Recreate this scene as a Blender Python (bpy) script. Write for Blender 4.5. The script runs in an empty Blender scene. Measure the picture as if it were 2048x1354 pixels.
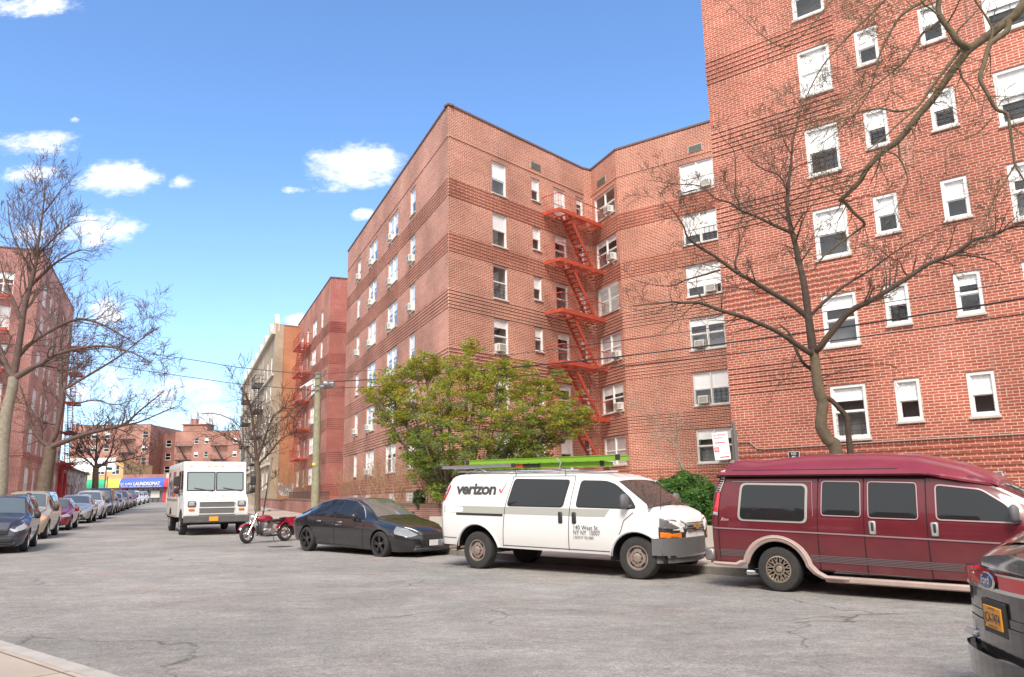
import bpy, math, random
import numpy as np
from mathutils import Matrix, Vector
random.seed(7); RNG = np.random.default_rng(7)
R = math.radians
scene = bpy.context.scene
COL = scene.collection

# ------------------------------------------------------------------ camera, sky, sun, exposure
F_PX, CX, CY, PITCH, ROLL, EYE = 1569.255, 1024.0, 677.0, R(11.5203), R(-1.0440), 1.6
def _rot(p, r):
    M = np.array([[1, 0, 0], [0, math.sin(p), -math.cos(p)], [0, math.cos(p), math.sin(p)]])
    Q = np.array([[math.cos(r), -math.sin(r), 0], [math.sin(r), math.cos(r), 0], [0, 0, 1]])
    return Q @ M
MCAM = _rot(PITCH, ROLL)
cam_d = bpy.data.cameras.new('camera'); cam = bpy.data.objects.new('camera', cam_d); COL.objects.link(cam)
Rb = MCAM.T @ np.diag([1, -1, -1])
cam.matrix_world = Matrix.Translation((0, 0, EYE)) @ Matrix(Rb.tolist()).to_4x4()
cam_d.sensor_width = 36.0; cam_d.lens = F_PX / 2048 * 36.0; cam_d.clip_end = 3000; cam_d.clip_start = 0.05
scene.camera = cam
def ray(x, y):
    return MCAM.T @ np.array([(x - CX) / F_PX, (y - CY) / F_PX, 1.0])
GC, GX, GY = -0.03, -0.0075, 0.0105            # the streets rise gently away to the left
def gz(x, y): return GC + GX * x + GY * y
def onground(px, py, dz=0.0):
    d = ray(px, py); t = (EYE - dz - GC) / (GX * d[0] + GY * d[1] - d[2])
    return Vector((d[0] * t, d[1] * t, d[2] * t + EYE))
def atd(px, py, Y):
    d = ray(px, py); t = Y / d[1]
    return Vector((d[0] * t, Y, d[2] * t + EYE))

SUN_EL, SUN_AZ = 48.0, 262.0        # azimuth measured from +X, counter clockwise: light from behind the camera
sun_d = bpy.data.lights.new('sun', 'SUN'); sun = bpy.data.objects.new('sun', sun_d); COL.objects.link(sun)
sdir = Vector((math.cos(R(SUN_EL)) * math.cos(R(SUN_AZ)), math.cos(R(SUN_EL)) * math.sin(R(SUN_AZ)), math.sin(R(SUN_EL))))
sun.rotation_euler = sdir.to_track_quat('Z', 'Y').to_euler()
sun_d.energy = 1.9; sun_d.angle = R(20); sun_d.color = (1.0, 0.91, 0.79)
scene.view_settings.view_transform = 'Standard'; scene.view_settings.look = 'None'
scene.view_settings.exposure = 1.22; scene.view_settings.gamma = 1.0
scene.view_settings.use_curve_mapping = False

world = bpy.data.worlds.new('World'); scene.world = world; world.use_nodes = True
def build_world():
    nt = world.node_tree; N = nt.nodes; L = nt.links; N.clear()
    out = N.new('ShaderNodeOutputWorld'); bg = N.new('ShaderNodeBackground'); bg.inputs[1].default_value = 0.085
    L.new(bg.outputs[0], out.inputs[0])
    sky = N.new('ShaderNodeTexSky'); sky.sky_type = 'NISHITA'; sky.sun_disc = False
    sky.sun_elevation = R(SUN_EL); sky.sun_rotation = R(90 - SUN_AZ); sky.altitude = 0
    sky.air_density = 1.0; sky.dust_density = 0.4; sky.ozone_density = 2.5
    tc = N.new('ShaderNodeTexCoord'); sep = N.new('ShaderNodeSeparateXYZ'); L.new(tc.outputs['Generated'], sep.inputs[0])
    def m(op, a, b=None, c=None, clamp=False):
        n = N.new('ShaderNodeMath'); n.operation = op; n.use_clamp = clamp
        for i, v in enumerate((a, b, c)):
            if v is None: continue
            if isinstance(v, (int, float)): n.inputs[i].default_value = v
            else: L.new(v, n.inputs[i])
        return n.outputs[0]
    ysafe = m('MAXIMUM', sep.outputs[1], 0.05)
    u = m('DIVIDE', sep.outputs[0], ysafe); v = m('DIVIDE', sep.outputs[2], ysafe)
    comb = N.new('ShaderNodeCombineXYZ'); L.new(u, comb.inputs[0]); L.new(v, comb.inputs[1])
    def noise(scale, detail, rough=0.55, stretch=None):
        n = N.new('ShaderNodeTexNoise'); n.inputs['Scale'].default_value = scale; n.inputs['Detail'].default_value = detail
        n.inputs['Roughness'].default_value = rough
        if stretch:
            mp = N.new('ShaderNodeMapping'); mp.inputs['Scale'].default_value = stretch; L.new(comb.outputs[0], mp.inputs[0]); L.new(mp.outputs[0], n.inputs[0])
        else: L.new(comb.outputs[0], n.inputs[0])
        return n.outputs[0]
    n1 = noise(8, 9, 0.62); n2 = noise(22, 8, 0.68, (1, 1.9, 1))
    nn = m('ADD', m('MULTIPLY', m('SUBTRACT', n1, 0.5), 5.2), m('MULTIPLY', m('SUBTRACT', n2, 0.5), 5.0))
    clouds = [(50, 15, 100, 24, 1), (75, 285, 84, 30, 1), (55, 350, 62, 24, 1), (240, 355, 88, 32, 1), (362, 360, 26, 17, .9),
              (200, 462, 88, 32, .9), (70, 470, 50, 30, .6), (706, 332, 96, 44, 1.1), (728, 430, 26, 14, .8), (215, 625, 46, 26, .9), (235, 762, 105, 44, .8),
              (330, 785, 100, 34, .7), (430, 835, 70, 26, .8), (600, 638, 30, 12, .9), (150, 240, 14, 7, .5), (590, 380, 30, 10, .25), (40, 660, 60, 26, .7)]
    tot = None
    for (px, py, rx, ry, s) in clouds:
        d = ray(px, py); cu, cv = d[0] / d[1], d[2] / d[1]
        rx, ry = rx / F_PX, ry / F_PX
        a = m('POWER', m('ABSOLUTE', m('MULTIPLY', m('SUBTRACT', u, cu), 1 / rx)), 2.0)
        b = m('POWER', m('ABSOLUTE', m('MULTIPLY', m('SUBTRACT', v, cv), 1 / ry)), 2.0)
        k = m('SUBTRACT', 1.0 * s, m('ADD', a, b))
        k = m('MAXIMUM', k, -3.5)
        tot = k if tot is None else m('MAXIMUM', tot, k)
    val = m('ADD', tot, nn)
    mr = N.new('ShaderNodeMapRange'); mr.interpolation_type = 'SMOOTHSTEP'; mr.inputs[1].default_value = -0.55; mr.inputs[2].default_value = 1.7
    L.new(val, mr.inputs[0]); front = mr.outputs[0]
    # white haze near the horizon
    hz = N.new('ShaderNodeMapRange'); hz.interpolation_type = 'SMOOTHSTEP'
    hz.inputs[1].default_value = 0.5; hz.inputs[2].default_value = 0.0; hz.inputs[3].default_value = 0.0; hz.inputs[4].default_value = 0.14
    L.new(v, hz.inputs[0])
    # overcast, broken behind the camera and overhead
    n3 = N.new('ShaderNodeTexNoise'); n3.inputs['Scale'].default_value = 2.2; n3.inputs['Detail'].default_value = 6
    L.new(tc.outputs['Generated'], n3.inputs[0])
    bk = m('ADD', m('MULTIPLY', sep.outputs[1], -1.6), m('ADD', m('MULTIPLY', n3.outputs[0], 0.9), 0.35))
    mb = N.new('ShaderNodeMapRange'); mb.interpolation_type = 'SMOOTHSTEP'; mb.inputs[1].default_value = 0.25; mb.inputs[2].default_value = 0.9
    L.new(bk, mb.inputs[0]); back = mb.outputs[0]
    isfront = N.new('ShaderNodeMapRange'); isfront.inputs[1].default_value = 0.05; isfront.inputs[2].default_value = 0.2; L.new(sep.outputs[1], isfront.inputs[0])
    mask = m('MAXIMUM', m('MULTIPLY', m('MAXIMUM', front, hz.outputs[0]), isfront.outputs[0]), back, clamp=True)
    tint = N.new('ShaderNodeMix'); tint.data_type = 'RGBA'; tint.blend_type = 'MULTIPLY'; tint.inputs[0].default_value = 1.0
    L.new(sky.outputs[0], tint.inputs[6]); tint.inputs[7].default_value = (SKYT[0], SKYT[1], SKYT[2], 1)
    mix = N.new('ShaderNodeMix'); mix.data_type = 'RGBA'
    L.new(mask, mix.inputs[0]); L.new(tint.outputs[2], mix.inputs[6]); cs_ = N.new('ShaderNodeMix'); cs_.data_type = 'RGBA'; L.new(m('MULTIPLY', m('SUBTRACT', n2, 0.3), 2.2, clamp=True), cs_.inputs[0]); cs_.inputs[6].default_value = (6.0, 6.2, 6.7, 1); cs_.inputs[7].default_value = (7.6, 7.6, 7.6, 1); L.new(cs_.outputs[2], mix.inputs[7])
    L.new(mix.outputs[2], bg.inputs[0])
SKYT = (1.02, 1.24, 1.46)
build_world()

# ------------------------------------------------------------------ helpers
def tag(o, label=None, cat=None, group=None, kind=None):
    if label: o['label'] = label
    if cat: o['category'] = cat
    if group: o['group'] = group
    if kind: o['kind'] = kind
    return o
def empty(name, loc=(0, 0, 0), rot=None, **k):
    o = bpy.data.objects.new(name, None); COL.objects.link(o); o.empty_display_size = 0.3
    if rot is not None: o.matrix_world = Matrix.Translation(loc) @ rot.to_4x4()
    else: o.matrix_world = Matrix.Translation(loc)
    tag(o, **k); return o

class MB:
    def __init__(s): s.v = []; s.f = []; s.m = []
    def add(s, vs, fs, mi=0):
        b = len(s.v); s.v.extend([tuple(p) for p in vs])
        for f in fs: s.f.append(tuple(b + i for i in f)); s.m.append(mi)
        return s
    def box(s, c, d, mi=0, rot=None, bev=0):
        x, y, z = d[0] / 2, d[1] / 2, d[2] / 2
        if bev:
            b = min(bev, x * .9, y * .9, z * .9); vs = []
            for sx in (-1, 1):
                for sy in (-1, 1):
                    for sz in (-1, 1):
                        vs += [(sx * (x - b), sy * (y - b), sz * z), (sx * (x - b), sy * y, sz * (z - b)), (sx * x, sy * (y - b), sz * (z - b))]
            def I(sx, sy, sz, k): return ((sx > 0) * 4 + (sy > 0) * 2 + (sz > 0)) * 3 + k
            fs = []
            for sg in (-1, 1):
                fs.append([I(-1, -1, sg, 0), I(1, -1, sg, 0), I(1, 1, sg, 0), I(-1, 1, sg, 0)])
                fs.append([I(-1, sg, -1, 1), I(1, sg, -1, 1), I(1, sg, 1, 1), I(-1, sg, 1, 1)])
                fs.append([I(sg, -1, -1, 2), I(sg, 1, -1, 2), I(sg, 1, 1, 2), I(sg, -1, 1, 2)])
            for a in (-1, 1):
                for c2 in (-1, 1):
                    fs.append([I(-1, a, c2, 0), I(1, a, c2, 0), I(1, a, c2, 1), I(-1, a, c2, 1)])
                    fs.append([I(a, -1, c2, 0), I(a, 1, c2, 0), I(a, 1, c2, 2), I(a, -1, c2, 2)])
                    fs.append([I(a, c2, -1, 1), I(a, c2, 1, 1), I(a, c2, 1, 2), I(a, c2, -1, 2)])
            for a in (-1, 1):
                for b2 in (-1, 1):
                    for c2 in (-1, 1): fs.append([I(a, b2, c2, 0), I(a, b2, c2, 1), I(a, b2, c2, 2)])
        else:
            vs = [(a * x, b * y, c2 * z) for a in (-1, 1) for b in (-1, 1) for c2 in (-1, 1)]
            fs = [(0, 1, 3, 2), (4, 6, 7, 5), (0, 4, 5, 1), (2, 3, 7, 6), (0, 2, 6, 4), (1, 5, 7, 3)]
        if rot is not None: vs = [rot @ Vector(p) for p in vs]
        return s.add([(p[0] + c[0], p[1] + c[1], p[2] + c[2]) for p in vs], fs, mi)
    def tube(s, pts, rad, n=6, mi=0, cap=True):
        pts = [Vector(p) for p in pts]
        if not isinstance(rad, (list, tuple)): rad = [rad] * len(pts)
        b = len(s.v); a = None
        for i, p in enumerate(pts):
            d = (pts[min(i + 1, len(pts) - 1)] - pts[max(i - 1, 0)])
            if d.length < 1e-9: d = Vector((0, 0, 1))
            d.normalize()
            if a is None: a = d.cross(Vector((0, 0, 1)) if abs(d.z) < .9 else Vector((1, 0, 0)))
            a = a - d * a.dot(d)
            if a.length < 1e-5: a = d.orthogonal()
            a.normalize(); c = d.cross(a)
            for k in range(n):
                t = 2 * math.pi * k / n
                s.v.append(tuple(p + (a * math.cos(t) + c * math.sin(t)) * rad[i]))
        for i in range(len(pts) - 1):
            for k in range(n):
                k2 = (k + 1) % n
                s.f.append((b + i * n + k, b + i * n + k2, b + (i + 1) * n + k2, b + (i + 1) * n + k)); s.m.append(mi)
        if cap and n > 3:
            s.f.append(tuple(b + k for k in range(n))[::-1]); s.m.append(mi)
            s.f.append(tuple(b + (len(pts) - 1) * n + k for k in range(n))); s.m.append(mi)
        return s
    def lathe(s, prof, axis_o, axis='y', n=32, mi=0):
        b = len(s.v); ax = Vector(axis_o)
        for (r, h) in prof:
            for k in range(n):
                t = 2 * math.pi * k / n
                if axis == 'y': p = (r * math.cos(t), h, r * math.sin(t))
                elif axis == 'z': p = (r * math.cos(t), r * math.sin(t), h)
                else: p = (h, r * math.cos(t), r * math.sin(t))
                s.v.append(tuple(ax + Vector(p)))
        for i in range(len(prof) - 1):
            for k in range(n):
                k2 = (k + 1) % n
                s.f.append((b + i * n + k, b + i * n + k2, b + (i + 1) * n + k2, b + (i + 1) * n + k)); s.m.append(mi)
        return s
    def quad(s, a, b, c, d, mi=0): return s.add([a, b, c, d], [(0, 1, 2, 3)], mi)
    def prism(s, poly, y0, y1, mi=0, axis='y'):
        n = len(poly)
        if axis == 'y': P = lambda p, h: (p[0], h, p[1])
        elif axis == 'z': P = lambda p, h: (p[0], p[1], h)
        else: P = lambda p, h: (h, p[0], p[1])
        vs = [P(p, y0) for p in poly] + [P(p, y1) for p in poly]
        fs = [tuple(range(n))[::-1], tuple(range(n, 2 * n))] + [(i, (i + 1) % n, n + (i + 1) % n, n + i) for i in range(n)]
        return s.add(vs, fs, mi)
    def build(s, name, mats, parent=None, mat=None, smooth=None, recalc=True):
        if not isinstance(mats, (list, tuple)): mats = [mats]
        me = bpy.data.meshes.new(name); me.from_pydata(s.v, [], s.f)
        for m_ in mats: me.materials.append(m_)
        if len(mats) > 1: me.polygons.foreach_set('material_index', s.m)
        if recalc:
            import bmesh
            bm = bmesh.new(); bm.from_mesh(me); bmesh.ops.recalc_face_normals(bm, faces=bm.faces); bm.to_mesh(me); bm.free()
        uvize(me)
        if smooth is not None:
            me.polygons.foreach_set('use_smooth', [True] * len(me.polygons)); me.set_sharp_from_angle(angle=R(smooth))
        me.update()
        o = bpy.data.objects.new(name, me); COL.objects.link(o)
        if parent is not None: o.parent = parent
        if mat is not None: o.matrix_local = mat
        return o
def uvize(me):
    n = len(me.loops)
    if not n: return
    uv = me.uv_layers.new(name='UVMap')
    co = np.empty(len(me.vertices) * 3); me.vertices.foreach_get('co', co); co = co.reshape(-1, 3)
    vi = np.empty(n, dtype=np.int32); me.loops.foreach_get('vertex_index', vi)
    pn = np.empty(len(me.polygons) * 3); me.polygons.foreach_get('normal', pn); pn = np.abs(pn.reshape(-1, 3))
    lt = np.empty(len(me.polygons), dtype=np.int32); me.polygons.foreach_get('loop_total', lt)
    nl = np.repeat(pn, lt, axis=0); c = co[vi]
    u = np.where(nl[:, 2] > .7, c[:, 0], np.where(nl[:, 1] >= nl[:, 0], c[:, 0], c[:, 1]))
    v = np.where(nl[:, 2] > .7, c[:, 1], c[:, 2])
    uv.data.foreach_set('uv', np.stack([u, v], 1).ravel())
def link_mesh(name, me, parent, mat):
    o = bpy.data.objects.new(name, me); COL.objects.link(o); o.parent = parent; o.matrix_local = mat; return o
def text(s, size, name, material, parent=None, mat=None, offset=0.0, shear=0.0, extrude=0.0, align='LEFT', width=None, spacing=1.0, conform=None):
    cu = bpy.data.curves.new('t', 'FONT'); cu.body = s; cu.size = size; cu.offset = offset; cu.shear = shear; cu.extrude = extrude
    cu.align_x = align; cu.space_character = spacing; cu.resolution_u = 3
    ob = bpy.data.objects.new('t', cu); COL.objects.link(ob)
    dg = bpy.context.evaluated_depsgraph_get(); me = bpy.data.meshes.new_from_object(ob.evaluated_get(dg))
    bpy.data.objects.remove(ob); bpy.data.curves.remove(cu)
    me.name = name; me.materials.clear(); me.materials.append(material)
    co = np.empty(len(me.vertices) * 3); me.vertices.foreach_get('co', co); co = co.reshape(-1, 3)
    if width:
        w = co[:, 0].max() - co[:, 0].min(); co[:, 0] *= width / w
    co = np.stack([co[:, 0], -co[:, 2], co[:, 1]], 1)       # stands upright, faces -Y
    if conform: co = np.array([conform(*p) for p in co])
    me.vertices.foreach_set('co', co.ravel()); me.update()
    o = bpy.data.objects.new(name, me); COL.objects.link(o)
    if parent is not None: o.parent = parent
    if mat is not None: o.matrix_local = mat
    return o

# ------------------------------------------------------------------ materials
MATS = {}
def pm(name, col, rough=0.6, metal=0.0, coat=0.0, spec=0.5, noise=0.0, nscale=4.0, bump=0.0, bscale=60.0, emit=None, alpha=None, dirt=None):
    if name in MATS: return MATS[name]
    m = bpy.data.materials.new(name); m.use_nodes = True; nt = m.node_tree; b = nt.nodes['Principled BSDF']; L = nt.links
    b.inputs['Base Color'].default_value = (*col, 1); b.inputs['Roughness'].default_value = rough; b.inputs['Metallic'].default_value = metal
    b.inputs['Coat Weight'].default_value = coat; b.inputs['Coat Roughness'].default_value = 0.05; b.inputs['Specular IOR Level'].default_value = spec
    tc = nt.nodes.new('ShaderNodeTexCoord')
    if noise:
        n = nt.nodes.new('ShaderNodeTexNoise'); n.inputs['Scale'].default_value = nscale; n.inputs['Detail'].default_value = 7; n.inputs['Roughness'].default_value = .65
        L.new(tc.outputs['Object'], n.inputs[0])
        mr = nt.nodes.new('ShaderNodeMapRange'); mr.inputs[1].default_value = .3; mr.inputs[2].default_value = .7; mr.inputs[3].default_value = 1 - noise; mr.inputs[4].default_value = 1 + noise
        L.new(n.outputs[0], mr.inputs[0]); mx = nt.nodes.new('ShaderNodeMix'); mx.data_type = 'RGBA'; mx.blend_type = 'MULTIPLY'; mx.inputs[0].default_value = 1
        mx.inputs[6].default_value = (*col, 1); L.new(mr.outputs[0], mx.inputs[7]); L.new(mx.outputs[2], b.inputs['Base Color'])
        if dirt:   # dirt: (colour, height of its edge, amount): road grime low on the body
            sp = nt.nodes.new('ShaderNodeSeparateXYZ'); L.new(tc.outputs['Object'], sp.inputs[0])
            dm = nt.nodes.new('ShaderNodeMapRange'); dm.inputs[1].default_value = dirt[1]; dm.inputs[2].default_value = 0.1; dm.inputs[3].default_value = 0; dm.inputs[4].default_value = dirt[2]
            L.new(sp.outputs[2], dm.inputs[0])
            n2 = nt.nodes.new('ShaderNodeTexNoise'); n2.inputs['Scale'].default_value = 2.5; n2.inputs['Detail'].default_value = 6; L.new(tc.outputs['Object'], n2.inputs[0])
            mu = nt.nodes.new('ShaderNodeMath'); mu.operation = 'MULTIPLY'; L.new(dm.outputs[0], mu.inputs[0]); L.new(n2.outputs[0], mu.inputs[1]); 
            m3 = nt.nodes.new('ShaderNodeMix'); m3.data_type = 'RGBA'; L.new(mu.outputs[0], m3.inputs[0]); L.new(mx.outputs[2], m3.inputs[6]); m3.inputs[7].default_value = (*dirt[0], 1)
            L.new(m3.outputs[2], b.inputs['Base Color'])
            ra = nt.nodes.new('ShaderNodeMath'); ra.operation = 'MULTIPLY_ADD'; ra.inputs[1].default_value = 0.6; ra.inputs[2].default_value = rough; L.new(mu.outputs[0], ra.inputs[0]); L.new(ra.outputs[0], b.inputs['Roughness'])
    if bump:
        n = nt.nodes.new('ShaderNodeTexNoise'); n.inputs['Scale'].default_value = bscale; n.inputs['Detail'].default_value = 5; L.new(tc.outputs['Object'], n.inputs[0])
        bp = nt.nodes.new('ShaderNodeBump'); bp.inputs['Strength'].default_value = bump; bp.inputs['Distance'].default_value = .02
        L.new(n.outputs[0], bp.inputs['Height']); L.new(bp.outputs[0], b.inputs['Normal'])
    if emit: b.inputs['Emission Color'].default_value = (*emit[0], 1); b.inputs['Emission Strength'].default_value = emit[1]
    MATS[name] = m; return m
def brick(name, c1, c2, mortar, bw=0.29, rh=0.083, ms=0.0105, stain=0.35, dark=(0.16, 0.07, 0.06), squash=7):
    if name in MATS: return MATS[name]
    m = bpy.data.materials.new(name); m.use_nodes = True; nt = m.node_tree; b = nt.nodes['Principled BSDF']; L = nt.links; N = nt.nodes
    uv = N.new('ShaderNodeUVMap'); uv.uv_map = 'UVMap'
    def bt(ca, cb, mo, offx=0):
        t = N.new('ShaderNodeTexBrick'); t.inputs['Scale'].default_value = 1; t.inputs['Brick Width'].default_value = bw; t.inputs['Row Height'].default_value = rh
        t.inputs['Mortar Size'].default_value = ms; t.inputs['Mortar Smooth'].default_value = .15; t.offset = .5; t.squash = .5; t.squash_frequency = squash
        t.inputs['Color1'].default_value = (*ca, 1); t.inputs['Color2'].default_value = (*cb, 1); t.inputs['Mortar'].default_value = (*mo, 1); t.inputs['Bias'].default_value = -0.1
        L.new(uv.outputs[0], t.inputs[0]); return t
    t = bt(c1, c2, mortar); t2 = bt((0, 0, 0), (1, 1, 1), (0.5, 0.5, 0.5)); t2.inputs['Bias'].default_value = -0.55
    # odd darker bricks, picked brick by brick
    dk = N.new('ShaderNodeMix'); dk.data_type = 'RGBA'
    thr = N.new('ShaderNodeMapRange'); thr.inputs[1].default_value = .45; thr.inputs[2].default_value = .9; thr.inputs[4].default_value = .75; L.new(t2.outputs[0], thr.inputs[0])
    n0 = N.new('ShaderNodeTexNoise'); n0.inputs['Scale'].default_value = .9; n0.inputs['Detail'].default_value = 4; L.new(uv.outputs[0], n0.inputs[0])
    mm = N.new('ShaderNodeMapRange'); mm.inputs[1].default_value = .35; mm.inputs[2].default_value = .65; L.new(n0.outputs[0], mm.inputs[0])
    notm = N.new('ShaderNodeMath'); notm.operation = 'SUBTRACT'; notm.inputs[0].default_value = 1; L.new(t.outputs[1], notm.inputs[1])
    mu = N.new('ShaderNodeMath'); mu.operation = 'MULTIPLY'; L.new(thr.outputs[0], mu.inputs[0]); L.new(mm.outputs[0], mu.inputs[1])
    mu2 = N.new('ShaderNodeMath'); mu2.operation = 'MULTIPLY'; L.new(mu.outputs[0], mu2.inputs[0]); L.new(notm.outputs[0], mu2.inputs[1])
    L.new(mu2.outputs[0], dk.inputs[0]); L.new(t.outputs[0], dk.inputs[6]); dk.inputs[7].default_value = (*dark, 1)
    # large soft variation and pale run-off stains
    n1 = N.new('ShaderNodeTexNoise'); n1.inputs['Scale'].default_value = .35; n1.inputs['Detail'].default_value = 6; L.new(uv.outputs[0], n1.inputs[0])
    v1 = N.new('ShaderNodeMapRange'); v1.inputs[1].default_value = .3; v1.inputs[2].default_value = .7; v1.inputs[3].default_value = .74; v1.inputs[4].default_value = 1.24; L.new(n1.outputs[0], v1.inputs[0])
    mx = N.new('ShaderNodeMix'); mx.data_type = 'RGBA'; mx.blend_type = 'MULTIPLY'; mx.inputs[0].default_value = 1; L.new(dk.outputs[2], mx.inputs[6]); L.new(v1.outputs[0], mx.inputs[7])
    mp = N.new('ShaderNodeMapping'); mp.inputs['Scale'].default_value = (1.4, .28, 1); L.new(uv.outputs[0], mp.inputs[0])
    n2 = N.new('ShaderNodeTexNoise'); n2.inputs['Scale'].default_value = 1.0; n2.inputs['Detail'].default_value = 9; n2.inputs['Roughness'].default_value = .7; L.new(mp.outputs[0], n2.inputs[0])
    s1 = N.new('ShaderNodeMapRange'); s1.inputs[1].default_value = .56; s1.inputs[2].default_value = .78; s1.inputs[4].default_value = stain; L.new(n2.outputs[0], s1.inputs[0])
    m4 = N.new('ShaderNodeMix'); m4.data_type = 'RGBA'; L.new(s1.outputs[0], m4.inputs[0]); L.new(mx.outputs[2], m4.inputs[6]); m4.inputs[7].default_value = (.62, .5, .47, 1)
    n5 = N.new('ShaderNodeTexNoise'); n5.inputs['Scale'].default_value = 22; n5.inputs['Detail'].default_value = 4; L.new(uv.outputs[0], n5.inputs[0])
    v5 = N.new('ShaderNodeMapRange'); v5.inputs[3].default_value = .62; v5.inputs[4].default_value = 1.38; L.new(n5.outputs[0], v5.inputs[0])
    m5 = N.new('ShaderNodeMix'); m5.data_type = 'RGBA'; m5.blend_type = 'MULTIPLY'; m5.inputs[0].default_value = 1; L.new(m4.outputs[2], m5.inputs[6]); L.new(v5.outputs[0], m5.inputs[7])
    L.new(m5.outputs[2], b.inputs['Base Color']); b.inputs['Roughness'].default_value = .9; b.inputs['Specular IOR Level'].default_value = .25
    bp = N.new('ShaderNodeBump'); bp.inputs['Strength'].default_value = .5; bp.inputs['Distance'].default_value = .008; bp.invert = True
    L.new(t.outputs[1], bp.inputs['Height']); L.new(bp.outputs[0], b.inputs['Normal'])
    MATS[name] = m; return m
RED1, RED2 = (.44, .14, .092), (.31, .09, .06); MOR = (.80, .60, .48)
M_BR = brick('red_brick', RED1, RED2, MOR)
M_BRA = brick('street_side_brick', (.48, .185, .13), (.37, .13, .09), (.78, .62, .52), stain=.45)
M_BRT = brick('tower_brick', (.45, .125, .085), (.30, .082, .056), (.70, .47, .37), stain=.25)
M_BRE = brick('neighbour_brick', (.47, .165, .115), (.37, .12, .085), (.66, .48, .40), stain=.3)
M_BRO = brick('orange_brick', (.52, .20, .09), (.42, .15, .075), (.55, .36, .25), stain=.15)
M_TAN = brick('tan_brick', (.47, .385, .28), (.40, .32, .235), (.45, .39, .31), stain=.2, dark=(.3, .24, .18))
M_FAR = brick('far_brick', (.42, .185, .14), (.34, .145, .115), (.48, .33, .28), stain=.15)
M_PINK = brick('salmon_brick', (.64, .30, .23), (.55, .24, .18), (.70, .45, .38), stain=.3)
M_PURP = brick('purple_brick', (.36, .13, .11), (.24, .09, .08), (.60, .42, .40), stain=.25)
M_PLAN = brick('planter_brick', (.42, .15, .12), (.33, .11, .09), (.58, .45, .4), stain=.3, bw=.22, rh=.075)
M_COPE = pm('parapet_metal', (.16, .10, .08), .5)
M_WHITE = pm('white_window_frame', (.80, .80, .79), .45, noise=.04)
M_SILL = pm('stone_sill', (.55, .52, .48), .8, noise=.12)
M_BLIND = pm('white_blind', (.96, .96, .96), .9)
M_CURT = pm('pale_curtain', (.62, .56, .56), .9, noise=.1, nscale=9)
M_ROOM = pm('dim_room', (.26, .26, .26), .9)
M_LINT = pm('steel_lintel', (.17, .075, .06), .8)
M_RED = pm('red_oxide_paint', (.50, .085, .05), .55, noise=.15, nscale=3)
M_BLK = pm('black_iron', (.045, .035, .035), .5, noise=.1)
M_AC = pm('cream_enamel', (.72, .71, .66), .5, noise=.06)
M_ACG = pm('grey_grille', (.30, .30, .29), .6)
M_CHR = pm('chrome', (.75, .75, .76), .14, 1.0)
M_ALU = pm('brushed_aluminium', (.62, .63, .64), .38, 1.0)
M_RUB = pm('tyre_rubber', (.035, .034, .034), .85, noise=.25, nscale=6, bump=.2, bscale=40)
M_TRIM = pm('black_plastic', (.03, .03, .032), .55, noise=.1)
M_GREY = pm('grey_plastic', (.13, .13, .135), .6, noise=.1)
M_UND = pm('underbody', (.012, .012, .012), .9)
M_ORG = pm('amber_lens', (.85, .22, .02), .25)
M_REDL = pm('red_lens', (.62, .03, .04), .2, coat=.5)
M_LENS = pm('clear_lens', (.55, .56, .58), .1, .35, coat=1)
M_PLATE = pm('orange_plate', (.86, .38, .03), .5)
M_NAVY = pm('navy_print', (.03, .035, .12), .6)
M_CONC = pm('pale_concrete', (.50, .46, .41), .9, noise=.16, nscale=1.5, bump=.3, bscale=30)
M_KERB = pm('kerb_stone', (.42, .39, .36), .9, noise=.2, nscale=3, bump=.3, bscale=30)
def glass_mat(name, tint, refl=0.10, rough=.02, thru=.8):
    m = bpy.data.materials.new(name); m.use_nodes = True; nt = m.node_tree; N = nt.nodes; L = nt.links; N.clear()
    out = N.new('ShaderNodeOutputMaterial'); tr = N.new('ShaderNodeBsdfTransparent'); gl = N.new('ShaderNodeBsdfGlossy')
    tr.inputs[0].default_value = (*tint, 1); gl.inputs['Roughness'].default_value = rough; gl.inputs[0].default_value = (.95, .97, 1, 1)
    fr = N.new('ShaderNodeLayerWeight'); fr.inputs[0].default_value = .5; p5 = N.new('ShaderNodeMath'); p5.operation = 'POWER'; p5.inputs[1].default_value = 4.0; L.new(fr.outputs['Facing'], p5.inputs[0])
    ad = N.new('ShaderNodeMath'); ad.operation = 'ADD'; ad.inputs[1].default_value = refl; ad.use_clamp = True
    L.new(p5.outputs[0], ad.inputs[0]); mx = N.new('ShaderNodeMixShader'); L.new(ad.outputs[0], mx.inputs[0]); L.new(tr.outputs[0], mx.inputs[1]); L.new(gl.outputs[0], mx.inputs[2])
    L.new(mx.outputs[0], out.inputs[0]); MATS[name] = m; return m
M_GLS = glass_mat('window_glass', (.98, .99, .99), .08)
M_CARG = pm('dark_car_glass', (.016, .018, .02), .03, spec=.55)
M_CARG2 = glass_mat('clear_car_glass', (.55, .62, .60), .10)
M_GLSF = pm('far_glass', (.10, .11, .12), .1, spec=.8)

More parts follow.
